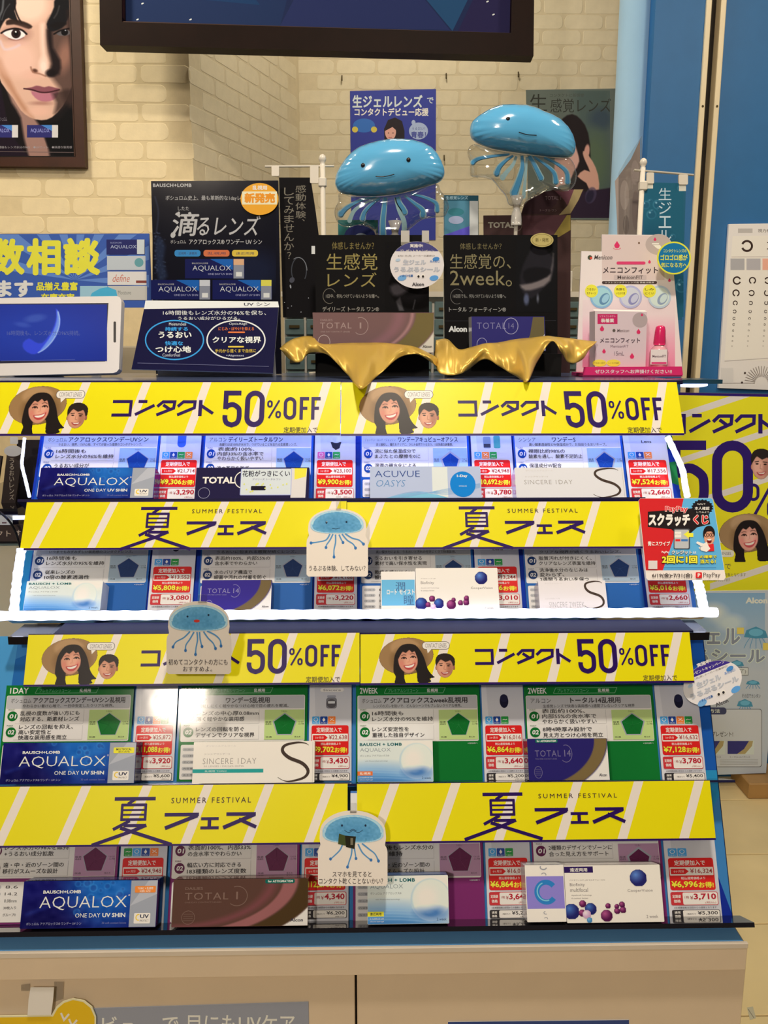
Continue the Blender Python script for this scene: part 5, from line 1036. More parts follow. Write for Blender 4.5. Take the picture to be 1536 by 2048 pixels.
# blue consultation poster behind the tablet
P = VP(1.585); t = thing('board_sign', onshelf(P, 150), 'blue sunburst board with fat yellow lettering behind the tablet', 'sign')
m = M(P); m.slab([(-80, 468), (298, 467), (304, 615), (-80, 616)], .004, K(54, 86, 156)); m.lay = 1
for i in range(9):
    a = math.radians(188+i*21); b = a+.17; ps = [(150, 560)]
    for z in (a, b):
        dx, dy = math.cos(z), math.sin(z); L = min(((298-150) if dx > 0 else 225)/max(1e-6, abs(dx)), ((560-469) if dy < 0 else 53)/max(1e-6, abs(dy))); ps.append((150+dx*L, 560+dy*L))
    m.poly(ps, K(92, 126, 184))
ye = K(238, 222, 60); m.text('数', -20, 477, 49, 550, ye, .045); m.text('相', 53, 477, 121, 550, ye, .045); m.text('談', 127, 476, 200, 550, ye, .045)
m.text('ます', -8, 561, 66, 594, K(214, 208, 204), .05); m.text('品揃え豊富', 73, 564, 155, 581, ye, .04); m.text('在庫充実', 82, 587, 149, 601, ye, .04)
m.rect(213, 479, 290, 509, K(30, 34, 90)); m.rect(274, 479, 289, 508, K(196, 200, 196)); m.text('AQUALOX', 221, 490, 273, 498, K(170, 176, 200)); m.text('BAUSCH+LOMB', 221, 484, 243, 487, K(150, 156, 190))
m.rect(214, 512, 291, 540, K(184, 188, 186)); m.ell(278, 525, 9, 9, K(96, 150, 150)); m.rect(215, 543, 293, 570, K(214, 206, 194)); m.text('define', 224, 549, 258, 564, K(190, 100, 80), 0, slant=.25); m.rect(272, 561, 293, 566, K(130, 60, 50)); m.rect(216, 572, 294, 600, K(190, 184, 170)); m.text('Moisture', 236, 581, 262, 589, K(120, 120, 110))
m.poly([(160, 572), (215, 572), (215, 601), (160, 601)], K(150, 186, 206)); m.poly([(178, 598), (184, 586), (200, 577), (216, 574), (232, 580), (236, 598)], K(70, 166, 206))
m.build('board', PAPER, t)
for x in (40, 180):
    a = P.hit([(x, 600)])[0]; m = M(); m.box((a[0]-.008, a[1]+.0055, TOPZ), (a[0]+.008, a[1]+.012, a[2])); m.build('leg', WHITEP, t)
# black lens board with orange badge
P = VP(1.50); t = thing('display_board', onshelf(P, 430), 'black board with a splashing lens slogan and orange badge on the top shelf', 'display board')
m = M(P); m.slab([(302, 362), (556, 361), (563, 748), (312, 748)], .006, K(16, 16, 26)); m.lay = 1
r = Ras(250, 250, (14, 14, 24), k=.8); rs = np.random.RandomState(2)
for i in range(70): x = 4+22*rs.rand()**1.5; y = 100+140*rs.rand(); r.ell(x, y, .8+2.0*rs.rand(), .8+1.5*rs.rand(), (90, 104, 130), 1.2, 0, .4)
r.poly([(6, 120), (14, 110), (26, 130), (22, 160), (30, 190), (14, 200), (8, 170)], (34, 44, 66), 8, .8, 2); r.ell(200, 180, 60, 40, (24, 30, 52), 40, 0, .8); r.line([(5, 30), (12, 60), (8, 100)], 3, (60, 66, 84), 3, .5, 3)
m.raster(305, 364, 552, 612, r.im, KT); lt = K(176, 172, 166)
m.text('BAUSCH+LOMB', 306, 367, 383, 374, lt, .03, sp=1.1); m.text('ボシュロム史上、最も革新的な1dayレンズ', 331, 391, 500, 402, K(160, 156, 150), .01)
m.text('したた', 356, 413, 378, 421, lt); m.text('滴', 341, 424, 392, 472, lt, .015, slant=.15); m.text('るレンズ', 392, 431, 516, 471, lt, .01, slant=.15); m.ell(346, 470, 5, 6, lt, 10, 20); m.ell(357, 427, 3, 4, lt, 10, 20)
m.text('ボシュロム', 341, 480, 372, 487, lt); m.text('アクアロックス® ワンデー UV シン', 378, 478, 524, 489, lt, .015)
for x, c_, s_ in ((349, (56, 126, 176), '近視用・遠視用'), (407, (196, 106, 66), '乱視用'), (464, (206, 176, 66), '遠近両用')): m.rect(x, 500, x+52, 513, K(*c_), 5); m.text(s_, x+8, 504, x+44, 509.5, K(60, 60, 80))
for x, y, c_ in ((370, 518, (206, 160, 120)), (302, 560, (190, 190, 190)), (425, 560, (206, 196, 80))):
    m.rect(x, y, x+119, y+39, K(22, 26, 74)); m.poly([(x+50, y), (x+96, y), (x+96, y+22)], K(30, 90, 160)); m.rect(x+97, y, x+118, y+39, K(130, 132, 140)); m.rect(x+97, y, x+118, y+12, K(*c_)); m.rect(x+102, y+26, x+114, y+35, K(206, 204, 196)); m.text('BAUSCH+LOMB', x+14, y+7, x+46, y+10, lt); m.text('AQUALOX', x+15, y+13, x+92, y+25, K(196, 196, 206), -.01); m.text('ONE DAY UV SHIN', x+46, y+28, x+94, y+32, K(150, 150, 180))
m.build('board', LAMIN, t)
m = M(P.off(.004)); a = np.linspace(0, 2*math.pi, 36, endpoint=False); m.slab([(519+38*math.cos(q), 398+32*math.sin(q)) for q in a], .001, K(236, 156, 46)); m.rect(484, 383, 554, 409, K(240, 216, 170)); m.text('乱視用', 505, 371, 534, 380, K(246, 232, 206), .03); m.text('新発売', 489, 386, 550, 406, K(230, 140, 40), .05); 
m.build('orange_badge', LAMIN, t, label='round orange new release badge'); support(t, P, 430)
# slanting circle sign in front
P = Plane((0, 1.365, TOPZ), (0, -.90, .43)); t = thing('slanted_sign', onshelf(P, 410), 'low slanting navy sign with two rings, in front of the black board', 'sign')
m = M(P); m.slab([(288, 618), (557, 614), (546, 746), (263, 738)], .003, K(20, 20, 52), K(190, 190, 200)); m.lay = 1; w2 = K(206, 204, 206)
m.poly([(291, 601), (556, 603), (558, 614.5), (288, 618)], K(206, 204, 202)); m.text('UV シン', 488, 605, 540, 612, K(60, 60, 70), .02)
m.text('16時間後もレンズ水分の96%を保ち、', 326, 621, 532, 630, w2, 0); m.text('うるおい成分がひろがる。', 356, 633, 480, 640, w2, 0)
m.ring(349, 680, 58, 39, 2.6, K(54, 140, 206), 44); m.ring(472, 680, 58, 39, 2.6, w2, 44)
for s_, a, b, c_, d_, cc, bo in (('MoistureSeal', 338, 645, 372, 651, (200, 200, 206), 0), ('持続する', 330, 654, 376, 662, (54, 140, 206), .03), ('うるおい', 317, 663, 383, 676, (210, 208, 208), .03), ('快適な', 330, 682, 366, 691, (54, 140, 206), .03), ('つけ心地', 311, 692, 382, 705, (210, 208, 208), .03), ('ComfortFeel', 325, 707, 360, 713, (190, 190, 200), 0),
    ('OpticAlign', 458, 645, 494, 651, (200, 200, 206), 0), ('にじみ・ぼやけを抑える', 437, 654, 508, 661, (206, 110, 60), .01), ('クリアな視界', 425, 673, 522, 686, (210, 208, 208), .03), ('手元から遠くまで自然に', 430, 698, 512, 705, (206, 176, 66), .01), ('+Alignment', 452, 709, 488, 714, (190, 190, 200), 0)): m.text(s_, a, b, c_, d_, K(*cc), bo)
m.rect(456, 663, 490, 666, K(206, 110, 60), 1.5); m.rect(456, 692, 488, 695, K(206, 176, 66), 1.5); m.line([(275, 726), (538, 733)], .6, K(120, 120, 150)); m.build('face', LAMIN, t)
m = M(); pl_ = P.hit([(300, 610), (545, 610)], -.003); 
m.add(np.array([pl_[0], pl_[1], (pl_[1][0], pl_[1][1]+.03, TOPZ), (pl_[0][0], pl_[0][1]+.03, TOPZ)]), [(0, 1, 2, 3)], (.6, .6, .62)); m.build('rear_panel', MATTE, t)
# mini flags
def mini_flag(px, yt, rod, fl, clips, pl, label, art, mtf, foot=True):
    t = thing('mini_flag', onshelf(pl, px), label, 'flag', 'mini flags on white poles')
    a = pl.hit([(px, yt+10)])[0]; r0 = .0045; m = M(); m.tube([(a[0], a[1], TOPZ+.004), a], r0, n=12); m.build('pole', WHITEP, t)
    m = M(); m.lathe(pl.hit([(px, yt+12)])[0], [(.0045, -.004), (.0045, .002), (.0035, .004), (.0055, .007), (.0066, .011), (.0052, .0155), (.002, .018)]); m.build('finial', WHITEP, t)
    m = M(); q = pl.hit(rod, -.0); m.tube(q, .0019, n=8); m.build('cross_rod', WHITEP, t)
    m = M(); k = pl.hit([(px, yt+46)])[0]; m.box(k-(.007, .006, .008), k+(.007, .006, .008), bev=.002); m.build('pole_collar', WHITEP, t)
    for (x0, y0, x1, y1) in clips:
        m = M(pl.off(.0025)); m.slab(rr(x0, y0, x1, y1, 2), .005, (1, 1, 1)); m.build('clip', WHITEP, t)
    m = M(pl); m.slab(fl, .0012, (0, 0, 0)); m.v = []; m.f = []; m.c = []; m.n = 0; m.mi = []; m.sm = []
    art(m, fl); m.build('cloth_print', mtf, t)
    m = M(); m.lathe((a[0], a[1], TOPZ), [(.028, 0), (.03, .002), (.028, .004), (.008, .006), (.006, .012)]); m.build('base', WHITEP, t)
def blackflag(m, fl):
    m.slab(fl, .0012, K(16, 14, 16)); m.lay = 1; g = K(120, 112, 96); m.text('感動体験、', 590, 369, 613, 455, g, 0, vert=True); m.text('してみませんか？', 567, 374, 589, 520, g, 0, vert=True)
    m.ring(598, 541, 15, 26, 2, K(60, 62, 66), 24, 140, 400); m.ring(596, 541, 18, 26, 1, K(130, 130, 130), 24, 240, 360); m.ell(584, 560, 5, 6, K(70, 70, 76), 12, 30); m.ell(581, 573, 1.5, 4, K(150, 150, 150), 8, -10)
    for x, y in ((617, 596), (583, 612), (576, 616), (602, 624), (569, 605), (558, 640)): m.ell(x, y, .9, .9, K(190, 190, 190), 6)
    m.rect(623, 492, 630, 508, K(206, 204, 200))
mini_flag(645, 319, [(530, 333), (668, 332)], [(558, 355), (621, 355), (631, 420), (638, 474), (640, 635), (566, 635)], [(543, 331, 558, 352), (620, 331, 637, 366)], VP(1.53), 'narrow black slogan flag on a white pole, left of the jellyfish balloons', blackflag, MATTE)
def tealflag(m, fl):
    m.slab(fl, .0012, K(36, 84, 104)); m.lay = 1
    r = Ras(80, 280, (30, 84, 102), k=.8); r.ell(20, 200, 50, 90, (20, 60, 82), 40, 0, .8); rs = np.random.RandomState(9)
    for i in range(26):
        x, y, q = 80*rs.rand(), 270*rs.rand(), 3+9*rs.rand()**2; r.ell(x, y, q, q, (60, 120, 138), 2, 0, .6); r.ell(x+.6, y+.6, q*.8, q*.8, (26, 74, 94), 2, 0, .8); r.ell(x-q*.3, y-q*.4, q*.2, q*.2, (150, 190, 200), 1, 0, .7)
    r.im[..., 3] = 1; m.raster(1288, 366, 1367, 634, r.im, KT); m.text('生ジェル', 1316, 374, 1344, 486, K(176, 190, 192), 0, vert=True)
    m.rect(1289, 364, 1306, 377, K(196, 190, 170)); m.rect(1358, 366, 1372, 382, K(196, 190, 170))
mini_flag(1286, 326, [(1268, 340), (1387, 350)], [(1287, 364), (1372, 367), (1364, 640), (1286, 640)], [(1294, 345, 1308, 367), (1358, 349, 1376, 369)], VP(1.56), 'teal water-drop flag on a white pole, right end of the top shelf', tealflag, MATTE)
# two black gift displays
def gift(name, x0, x1, pl, plb, label, art, bx, bart):
    t = thing(name, onshelf(pl, (x0+x1)/2), label, 'display', 'black lens displays with gold cloth')
    m = M(pl); m.slab([(x0, 470), (x1, 470), (x1, 750), (x0+3, 750)], .012, K(14, 13, 14), K(20, 18, 18)); m.lay = 1; art(m); m.build('back_panel', MATTE, t)
    a = pl.hit([(x0+4, 706), (x1-4, 706)]); m = M(); m.box((a[0][0], plb.p[1]+.022, TOPZ), (a[1][0], pl.p[1]-.001, plb.hit([(800, 708)])[0][2]), (.01, .01, .011)); m.build('plinth', MATTE, t)
def g1(m):
    gd = K(120, 106, 60); m.text('体感しませんか？', 664, 484, 748, 499, gd, 0); m.text('生感覚', 653, 507, 755, 540, K(140, 126, 72), .0); m.text('レンズ', 655, 545, 753, 574, K(140, 126, 72), 0)
    m.ring(659, 592, 13, 15, 1, K(110, 104, 90), 24, 60, 330); m.text('1日中、何もつけていないような瞳へ。', 652, 588, 758, 596, K(150, 144, 130)); m.text('デイリーズ トータル ワン®', 645, 613, 758, 623, K(150, 144, 130), .01)
    r = Ras(86, 140, (12, 11, 12), k=.7); r.ell(60, 60, 44, 62, (34, 32, 34), 14, 20, .8); r.ell(54, 56, 40, 54, (10, 9, 10), 8, 20, .9); r.poly([(10, 90), (30, 84), (50, 92), (34, 106), (16, 108)], (96, 90, 92), 8, .8, 2); r.poly([(22, 120), (30, 112), (38, 140), (28, 140)], (110, 106, 106), 4, .6); r.line([(60, 118), (56, 136)], 2, (120, 116, 116), 2, .6)
    r.im[..., 3] = 1; m.raster(770, 484, 856, 622, r.im, KT)
def g2(m):
    gd = K(108, 98, 66); m.text('体感しませんか？', 920, 486, 1003, 499, gd, 0); m.text('生感覚の、', 900, 508, 1022, 538, K(124, 114, 80), 0); m.text('2week。', 900, 541, 1024, 573, K(124, 114, 80), 0)
    m.ring(914, 593, 13, 15, 1, K(100, 96, 90), 24, 60, 330); m.text('16日目でも、何もつけていないような瞳へ。', 906, 588, 1012, 596, K(140, 136, 126)); m.text('トータル フォーティーン®', 898, 614, 1012, 624, K(150, 146, 136), .01); m.line([(890, 642), (1112, 641)], .8, K(50, 50, 54)); m.text('Alcon', 897, 652, 934, 664, K(206, 204, 200), .05)
    r = Ras(78, 160, (14, 14, 16), k=.7); r.poly([(40, 10), (72, 40), (70, 80), (50, 110), (30, 130), (12, 116), (8, 80), (20, 40)], (30, 28, 32), 5, 1, 2); r.poly([(72, 30), (66, 74), (30, 96), (8, 100), (18, 112), (40, 108), (66, 90)], (130, 118, 112), 6, .8, 2); r.poly([(14, 70), (36, 60), (66, 66), (60, 82), (20, 96)], (16, 15, 18), 5, 1, 2); r.ell(20, 132, 5, 12, (90, 96, 120), 4, 0, .8); r.ell(42, 130, 2, 8, (130, 130, 140), 3, 0, .7); r.im[..., 3] = 1
    m.raster(1032, 480, 1112, 624, r.im, KT)
PG = VP(1.455); PB = VP(1.385)
gift('gift_display', 630, 858, PG, PB, 'black display with gold lettering under the left jellyfish balloon', g1, None, None)
gift('gift_display', 888, 1115, PG, PB, 'black display with gold lettering under the right jellyfish balloon', g2, None, None)
m = M(PB); m.slab([(625, 625), (868, 625), (866, 706), (630, 706)], .045, K(112, 84, 80), K(150, 120, 110)); m.lay = 1
r = Ras(243, 80, (116, 88, 84), k=.7); R = np.hypot(r.x/243/.80, r.y/80/1.25)
def bnd(a, b, col, bl=.03): r.mask(np.clip((R-a)/bl, 0, 1)*np.clip((b-R)/bl, 0, 1), col)
bnd(.80, 1.0, (140, 98, 102), .12); bnd(1.0, 1.06, (166, 124, 120)); bnd(1.06, 1.30, (112, 98, 60), .015); bnd(1.30, 9, (206, 196, 176), .015); m.raster(626, 626, 867, 705, r.im, KT)
lt = K(160, 136, 128); m.text('DAILIES', 641, 638, 665, 642, lt); m.text('TOTAL', 640, 645, 703, 657, lt, 0, sp=1.15); m.text('1', 719.5, 645, 722.5, 657, lt); m.ring(721, 652, 15, 17, 1.2, lt, 24, -110, 130); m.ring(648, 684, 12, 14, 1, K(190, 170, 160), 20); m.text('ONE-DAY CONTACT LENSES', 641, 662, 700, 665, lt); m.text('Alcon', 845, 690, 864, 696, K(60, 50, 50), .02)
m.build('gift_box', GLOSS, label='mauve and gold lens box on the left black display, wrapped in gold cloth', cat='box')
m = M(PB); m.slab([(943, 633), (1089, 633), (1092, 702), (944, 702)], .04, K(52, 48, 104), K(190, 186, 180)); m.lay = 1
m.poly([(1066, 634), (1088, 634), (1089, 670), (1075, 690), (1052, 700), (1046, 700), (1060, 670)], K(104, 92, 60)); m.poly([(1089, 668), (1091, 701), (1062, 701), (1076, 690)], K(206, 200, 196)); lt = K(120, 116, 150); m.text('TOTAL', 954, 645, 1012, 658, lt, 0, sp=1.15); m.text('14', 1017, 646, 1028, 657, lt); m.ring(1022, 652, 14, 16, 1.2, K(160, 156, 180), 24); m.ring(964, 688, 10, 12, 1, K(160, 156, 180), 20)
m.build('gift_box', GLOSS, label='indigo lens box on the right black display, wrapped in gold cloth', cat='box')
# gold cloths
GOLD = mat('gold_satin', CR(226, 190, 92), rough=.36, metal=.4, vary=.06, bscale=20, bump=.12)
def cloth(cols, label, seed):
    """columns: (x_top,y_top,Y_top, x_bot,y_bot,Y_bot)"""
    cc = cr([list(c) for c in cols], 6); n = 14; G = []
    for (a, b, Ya, c, d, Yb) in cc:
        p = VP(max(1.15, Ya)).hit([(a, b)])[0]; q = VP(max(1.15, Yb)).hit([(c, d)])[0]; row = []
        for i in range(n):
            s = i/(n-1); z = p*(1-s)+q*s; z = z+np.array([0, -.010*math.sin(math.pi*s)-.0045*math.sin(a*.11+s*4+seed)-.002*math.sin(a*.27-s*6), 0]); row.append(z)
        G.append(row)
    m = M(); m.smooth = True; m.grid(np.array(G), (1, 1, 1)); o = m.build('gold_cloth', GOLD, label=label, cat='cloth', group='gold cloths round the gift boxes')
    sol = o.modifiers.new('thickness', 'SOLIDIFY'); sol.thickness = .0008
z3 = lambda a, b, Ya, c, d, Yb: (512+a/3, 350+b/3, Ya, 512+c/3, 350+d/3, Yb)
cloth([z3(145, 1035, 1.40, 150, 1048, 1.40), z3(190, 1000, 1.40, 205, 1112, 1.36), z3(260, 972, 1.40, 270, 1118, 1.35), z3(335, 968, 1.39, 325, 1070, 1.36), z3(395, 1012, 1.365, 430, 1080, 1.33), z3(520, 1008, 1.36, 540, 1190, 1.27), z3(640, 1006, 1.36, 630, 1282, 1.185), z3(760, 1006, 1.36, 740, 1195, 1.26), z3(860, 1015, 1.36, 855, 1100, 1.31), z3(960, 1032, 1.36, 960, 1075, 1.34), z3(1050, 1075, 1.36, 1060, 1130, 1.33), z3(1085, 1098, 1.37, 1090, 1150, 1.35)], 'gold satin cloth with a long pointed fold, under the mauve gift box', 0)
y3 = lambda a, b, Ya, c, d, Yb: (1024+a/3, 350+b/3, Ya, 1024+c/3, 350+d/3, Yb)
cloth([z3(1080, 990, 1.42, 1062, 1108, 1.385), z3(1150, 985, 1.41, 1100, 1185, 1.33), z3(1215, 1045, 1.37, 1180, 1200, 1.33), z3(1300, 1030, 1.36, 1265, 1175, 1.33), z3(1370, 1010, 1.36, 1370, 1105, 1.34), z3(1450, 1005, 1.36, 1460, 1150, 1.32), y3(0, 988, 1.36, 20, 1205, 1.29), y3(60, 980, 1.36, 85, 1240, 1.215), y3(120, 975, 1.36, 150, 1130, 1.30), y3(200, 965, 1.36, 235, 1000, 1.34), y3(250, 968, 1.36, 290, 1060, 1.34), y3(330, 978, 1.37, 345, 1125, 1.34), y3(420, 988, 1.38, 415, 1110, 1.36), y3(500, 998, 1.39, 503, 1003, 1.39)], 'gold satin cloth with curled ends, under the indigo gift box', 2)
m = M(); 
# badges on the gift displays
round_badge('round_badge', VP(1.43), 834, 530, 54, 47, 0, 'round white campaign badge taped to the left black display', (70, 70, 120))
m = M(VP(1.435)); m.slab([(802, 461), (819, 461), (819, 490), (802, 490)], .003, (1, 1, 1)); m.slab([(844, 461), (858, 461), (858, 490), (844, 490)], .003, (1, 1, 1)); m.slab([(802, 484), (858, 484), (858, 490), (802, 490)], .002, (1, 1, 1)); m.build('badge_clip', clear_mat('milky_plastic', (.9, .88, .8), .05, .3, milky=.6), label='milky plastic double clip holding the round badge on the left display', cat='clip')
m = M(VP(1.445)); a = np.linspace(0, 2*math.pi, 32, endpoint=False); m.slab([(1084+23*math.cos(q), 480+14*math.sin(q)) for q in a], .001, K(176, 158, 96)); m.ring(1084, 480, 20, 11.5, .9, K(120, 104, 56), 32); m.text('新・発売', 1071, 476, 1097, 484, K(110, 96, 52), .02); m.build('oval_sticker', LAMIN, label='oval gold sticker at the top corner of the right black display', cat='sticker')
# eye drop display
P = VP(1.455); t = thing('eye_drop_display', onshelf(P, 1258), 'pink and white eye drop display at the right end of the top shelf', 'display')
m = M(P); m.slab([(1163, 502), (1204, 503), (1204, 469), (1329, 470), (1331, 535), (1348, 550), (1366, 752), (1152, 752)], .004, K(224, 206, 196)); m.lay = 1
r = Ras(200, 140, (222, 200, 192), k=.6); g_ = np.clip((r.y-30)/100, 0, 1)[..., None]; r.im[..., :3] = r.im[..., :3]*(1-g_*.75)+np.array((216, 110, 140))*g_*.75; m.raster(1165, 600, 1350, 735, r.im, KT)
m.poly([(1204, 470), (1328, 471), (1329, 560), (1204, 560)], K(206, 184, 172)); m.ell(1317, 489, 26, 21, K(176, 158, 148)); m.rect(1328, 468, 1346, 520, K(224, 206, 196)) if 0 else None
def dropm(x, y, s_): m.poly([(x, y-s_*1.3), (x+s_*.8, y-s_*.1), (x+s_*.6, y+s_*.6), (x, y+s_*.85), (x-s_*.6, y+s_*.6), (x-s_*.8, y-s_*.1)], K(206, 46, 90))
dropm(1234, 491, 7); m.ring(1234, 494, 8, 5, 1, K(206, 46, 90), 12, 20, 160); dropm(1310, 479, 3.6); m.rect(1304, 486, 1318, 489, K(226, 220, 210), 1); m.poly([(1306, 490), (1320, 490), (1326, 500), (1314, 497)], K(226, 220, 210)); m.ell(1278, 486, 2, 2, K(110, 80, 60)); dropm(1299, 524, 3.5); dropm(1339, 561, 3.5)
m.ell(1180, 515, 4.6, 4.6, K(60, 70, 50)); m.ell(1182, 516, 2.6, 2.6, K(206, 70, 50)); m.text('Menicon', 1188, 510, 1224, 519, K(90, 80, 76), .01, slant=.2); m.rect(1233, 523, 1291, 529, K(206, 60, 100), 3)
m.text('メニコンフィット', 1206, 534, 1316, 547, K(60, 46, 50), .02); m.rect(1228, 550, 1293, 559, K(190, 170, 160), 2); m.text('MeniconFIT', 1235, 551, 1286, 558, K(90, 76, 72), .02); m.rect(1204, 562, 1314, 568, K(66, 50, 46), 3); m.text('ソフトコンタクトレンズ用 装着点眼液', 1210, 563.5, 1308, 566.5, K(220, 210, 200))
for x, cc, s1, s2 in ((1203, (130, 170, 196), 'うるおい', 'をチャージ'), (1261, (170, 170, 206), '角膜を', 'いたわり液'), (1319, (176, 190, 206), 'しみ', 'にくい')):
    m.ell(x, 594, 23, 23, K(*cc)); m.ell(x, 594, 19, 19, K(*[min(255, q+24) for q in cc])); m.ell(x+6, 598, 9, 13, K(*[q-40 for q in cc]), 20, 35); m.ell(x+8, 597, 6, 10, K(*[min(255, q+14) for q in cc]), 16, 35); m.ell(x-20, 582, 13, 13, K(232, 214, 60)); m.text(s1, x-29, 576, x-11, 581, K(90, 70, 40), .01); m.text(s2, x-29, 584, x-11, 589, K(90, 70, 40), .01)
m.build('back_card', PAPER, t)
m = M(VP(1.375)); m.slab([(1168, 734), (1364, 733), (1366, 750), (1166, 750)], .002, K(206, 40, 96)); m.text('ぜひスタッフへお声掛けください!!', 1190, 739, 1344, 747, K(236, 206, 210), .02); a = VP(1.375).hit([(1166, 752), (1366, 752)]); 
m.build('front_lip', PAPER, t)
m = M(); m.box((a[0][0], 1.377, TOPZ+.0005), (a[1][0], 1.453, TOPZ+.006), K(206, 60, 110)); m.build('tray', PAPER, t)
P = VP(1.395); m = M(P); m.slab([(1190, 622), (1294, 624), (1291, 736), (1190, 736)], .035, K(206, 184, 180), K(196, 176, 170)); m.lay = 1; q = P.hit([(1190, 622), (1294, 624)]); m.add(np.array([q[0]+(0, .0, .0006), q[1]+(0, .0, .0006), q[1]+(.006, .03, .004), q[0]+(.004, .03, .004)]), [(0, 1, 2, 3)], K(232, 226, 216))
m.rect(1195, 628, 1235, 648, K(190, 40, 90)); m.text('装着薬', 1202, 637, 1228, 645, K(232, 220, 216), .03); m.text('ソフトコンタクト', 1199, 630.5, 1231, 634.5, K(226, 190, 200)); m.ell(1280, 640, 15, 15, K(170, 152, 146)); 
dropm(1204, 658, 5.5); dropm(1277, 664, 5); dropm(1208, 703, 4.5); dropm(1264, 713, 5.5); dropm(1284, 630, 3); m.ell(1228, 661, 3, 3, K(90, 80, 70)); m.text('Menicon', 1234, 658, 1258, 664, K(120, 100, 96), .01, slant=.2); m.text('メニコンフィット', 1200, 676, 1280, 686, K(70, 50, 60), .02); m.text('MeniconFIT', 1221, 690, 1257, 695, K(120, 96, 100)); m.text('15mL', 1229, 703, 1248, 711, K(110, 90, 96), 0)
m.rect(1190, 718, 1291, 730, K(206, 50, 104)) if 0 else None; m.ell(1199, 726, 14, 7, K(226, 210, 70)); m.ell(1227, 726, 14, 7, K(226, 210, 70)); m.text('うるおい成分!', 1189, 724, 1210, 728, K(100, 90, 40)); m.text('レンズの快適!', 1217, 724, 1238, 728, K(100, 90, 40))
m.build('eye_drop_box', PAPER, label='small white and pink eye drop carton in front of the pink display', cat='box')
bt = P.hit([(1318, 736)])[0]; mm = lambda d: d/FPX*1.40
t = thing('eye_drop_bottle', (bt[0], 1.40, TOPZ+.0065), 'tiny clear eye drop bottle with a hot pink cap beside the white carton', 'bottle')
PK = mat('pink_translucent_cap', CR(226, 40, 110), rough=.2, coat=.5, vary=.05); PKL = mat('pale_pink_liquid', CR(232, 170, 186), rough=.12, coat=.6, vary=.03)
o_ = (bt[0], 1.40, TOPZ+.0065); hb = P.hit([(1318, 690)])[0][2]-o_[2]; hc = P.hit([(1318, 651)])[0][2]-o_[2]; W2 = mm(18)
m = M(); m.lathe(o_, [(W2*.9, 0), (W2, .003), (W2, hb*.72), (W2*.86, hb*.86), (W2*.55, hb*.97), (W2*.5, hb)], n=24); m.build('bottle_body', PKL, t)
m = M(); m.lathe(o_, [(W2*.62, hb), (W2*.66, hb+.003), (W2*.56, hc-.008), (W2*.48, hc-.002), (W2*.3, hc)], n=18); m.build('cap', PK, t)
Pl = VP(1.40-W2-.0006); m = M(Pl); m.slab([(1302, 699), (1334, 699), (1334, 729), (1301, 729)], .0004, K(220, 206, 206)); m.text('MeniconFIT', 1305, 710, 1332, 715, K(90, 60, 70), .02); m.rect(1303, 724, 1333, 728, K(206, 60, 110)); m.build('label', PAPER, t)
# teal round badge
m = M(VP(1.43)); a = np.linspace(0, 2*math.pi, 36, endpoint=False); m.slab([(1348+34*math.cos(q), 516+33*math.sin(q)) for q in a], .001, K(216, 216, 60)); m.ell(1348, 516, 31, 30, K(30, 110, 150), 36); m.text('コンタクトレンズの', 1327, 498, 1373, 505, K(206, 210, 90), .02); m.text('ゴロゴロ感が', 1321, 509, 1375, 521, K(214, 214, 80), .03); m.text('気になる方へ', 1322, 525, 1374, 535, K(214, 214, 80), .02); m.build('round_badge', LAMIN, label='round teal badge with a yellow rim on the eye drop display', cat='badge')
m = M(); a_ = VP(1.44).hit([(1348, 516)])[0]
# clear leaflet holder with faded leaflet
P = VP(1.60); t = thing('leaflet_stand', onshelf(P, 1258), 'clear plastic stand with a faded sepia leaflet, behind the eye drop display', 'leaflet stand')
m = M(P); m.slab([(1253, 318), (1284, 272), (1287, 752), (1238, 752), (1238, 345)], .003, (1, 1, 1)); m.build('clear_panel', CLEARP, t)
r = Ras(56, 200, (150, 130, 116), k=.7); r.noise(16, 3, 9); r.ell(24, 50, 10, 20, (190, 170, 156), 6, 10, .7); r.im[..., 3] = 1
m = M(P.off(-.006)); m.slab([(1230, 362), (1262, 318), (1280, 280), (1281, 470), (1281, 748), (1242, 748), (1234, 440)], .0006, K(150, 132, 118)); m.lay = 1
for i, (x, y, w_, h, c_) in enumerate(((1240, 360, 18, 60, (176, 156, 140)), (1262, 320, 16, 50, (166, 146, 132)), (1246, 430, 12, 40, (120, 104, 94)), (1264, 380, 14, 80, (140, 120, 108)))): m.ell(x+w_/2, y+h/2, w_/2, h/2, K(*c_), 16)
m.build('leaflet', PAPER, t)
# cartons and leaflets standing behind the balloons
P = VP(1.61); m = M(P); m.slab([(967, 431), (1042, 430), (1050, 405), (1075, 386), (1110, 379), (1168, 378), (1158, 400), (1142, 428), (1140, 748), (972, 748)], .004, K(58, 36, 34)); m.lay = 1
m.poly([(1044, 428), (1052, 406), (1076, 387), (1108, 380), (1122, 380), (1112, 408), (1090, 428)], K(50, 26, 32)); m.poly([(1108, 380), (1166, 379), (1157, 400), (1140, 420), (1128, 400)], K(96, 54, 62)); m.poly([(1148, 379), (1166, 379), (1157, 400), (1141, 427), (1118, 430), (1136, 410)], K(146, 126, 84))
m.poly([(1045, 431), (1134, 430), (1110, 470), (1045, 470)], K(84, 50, 54)); m.poly([(1134, 430), (1141, 430), (1141, 460), (1118, 474), (1105, 474)], K(140, 120, 54)); m.text('TOTAL', 976, 444, 1030, 456, K(150, 140, 120), .04); m.ring(1034, 449, 10, 13, 1.5, K(110, 90, 80), 20, -90, 90); m.text('TOTAL 1', 1090, 392, 1122, 400, K(120, 96, 96), .0); m.text('トータル ワン', 1080, 418, 1114, 423, K(130, 104, 100))
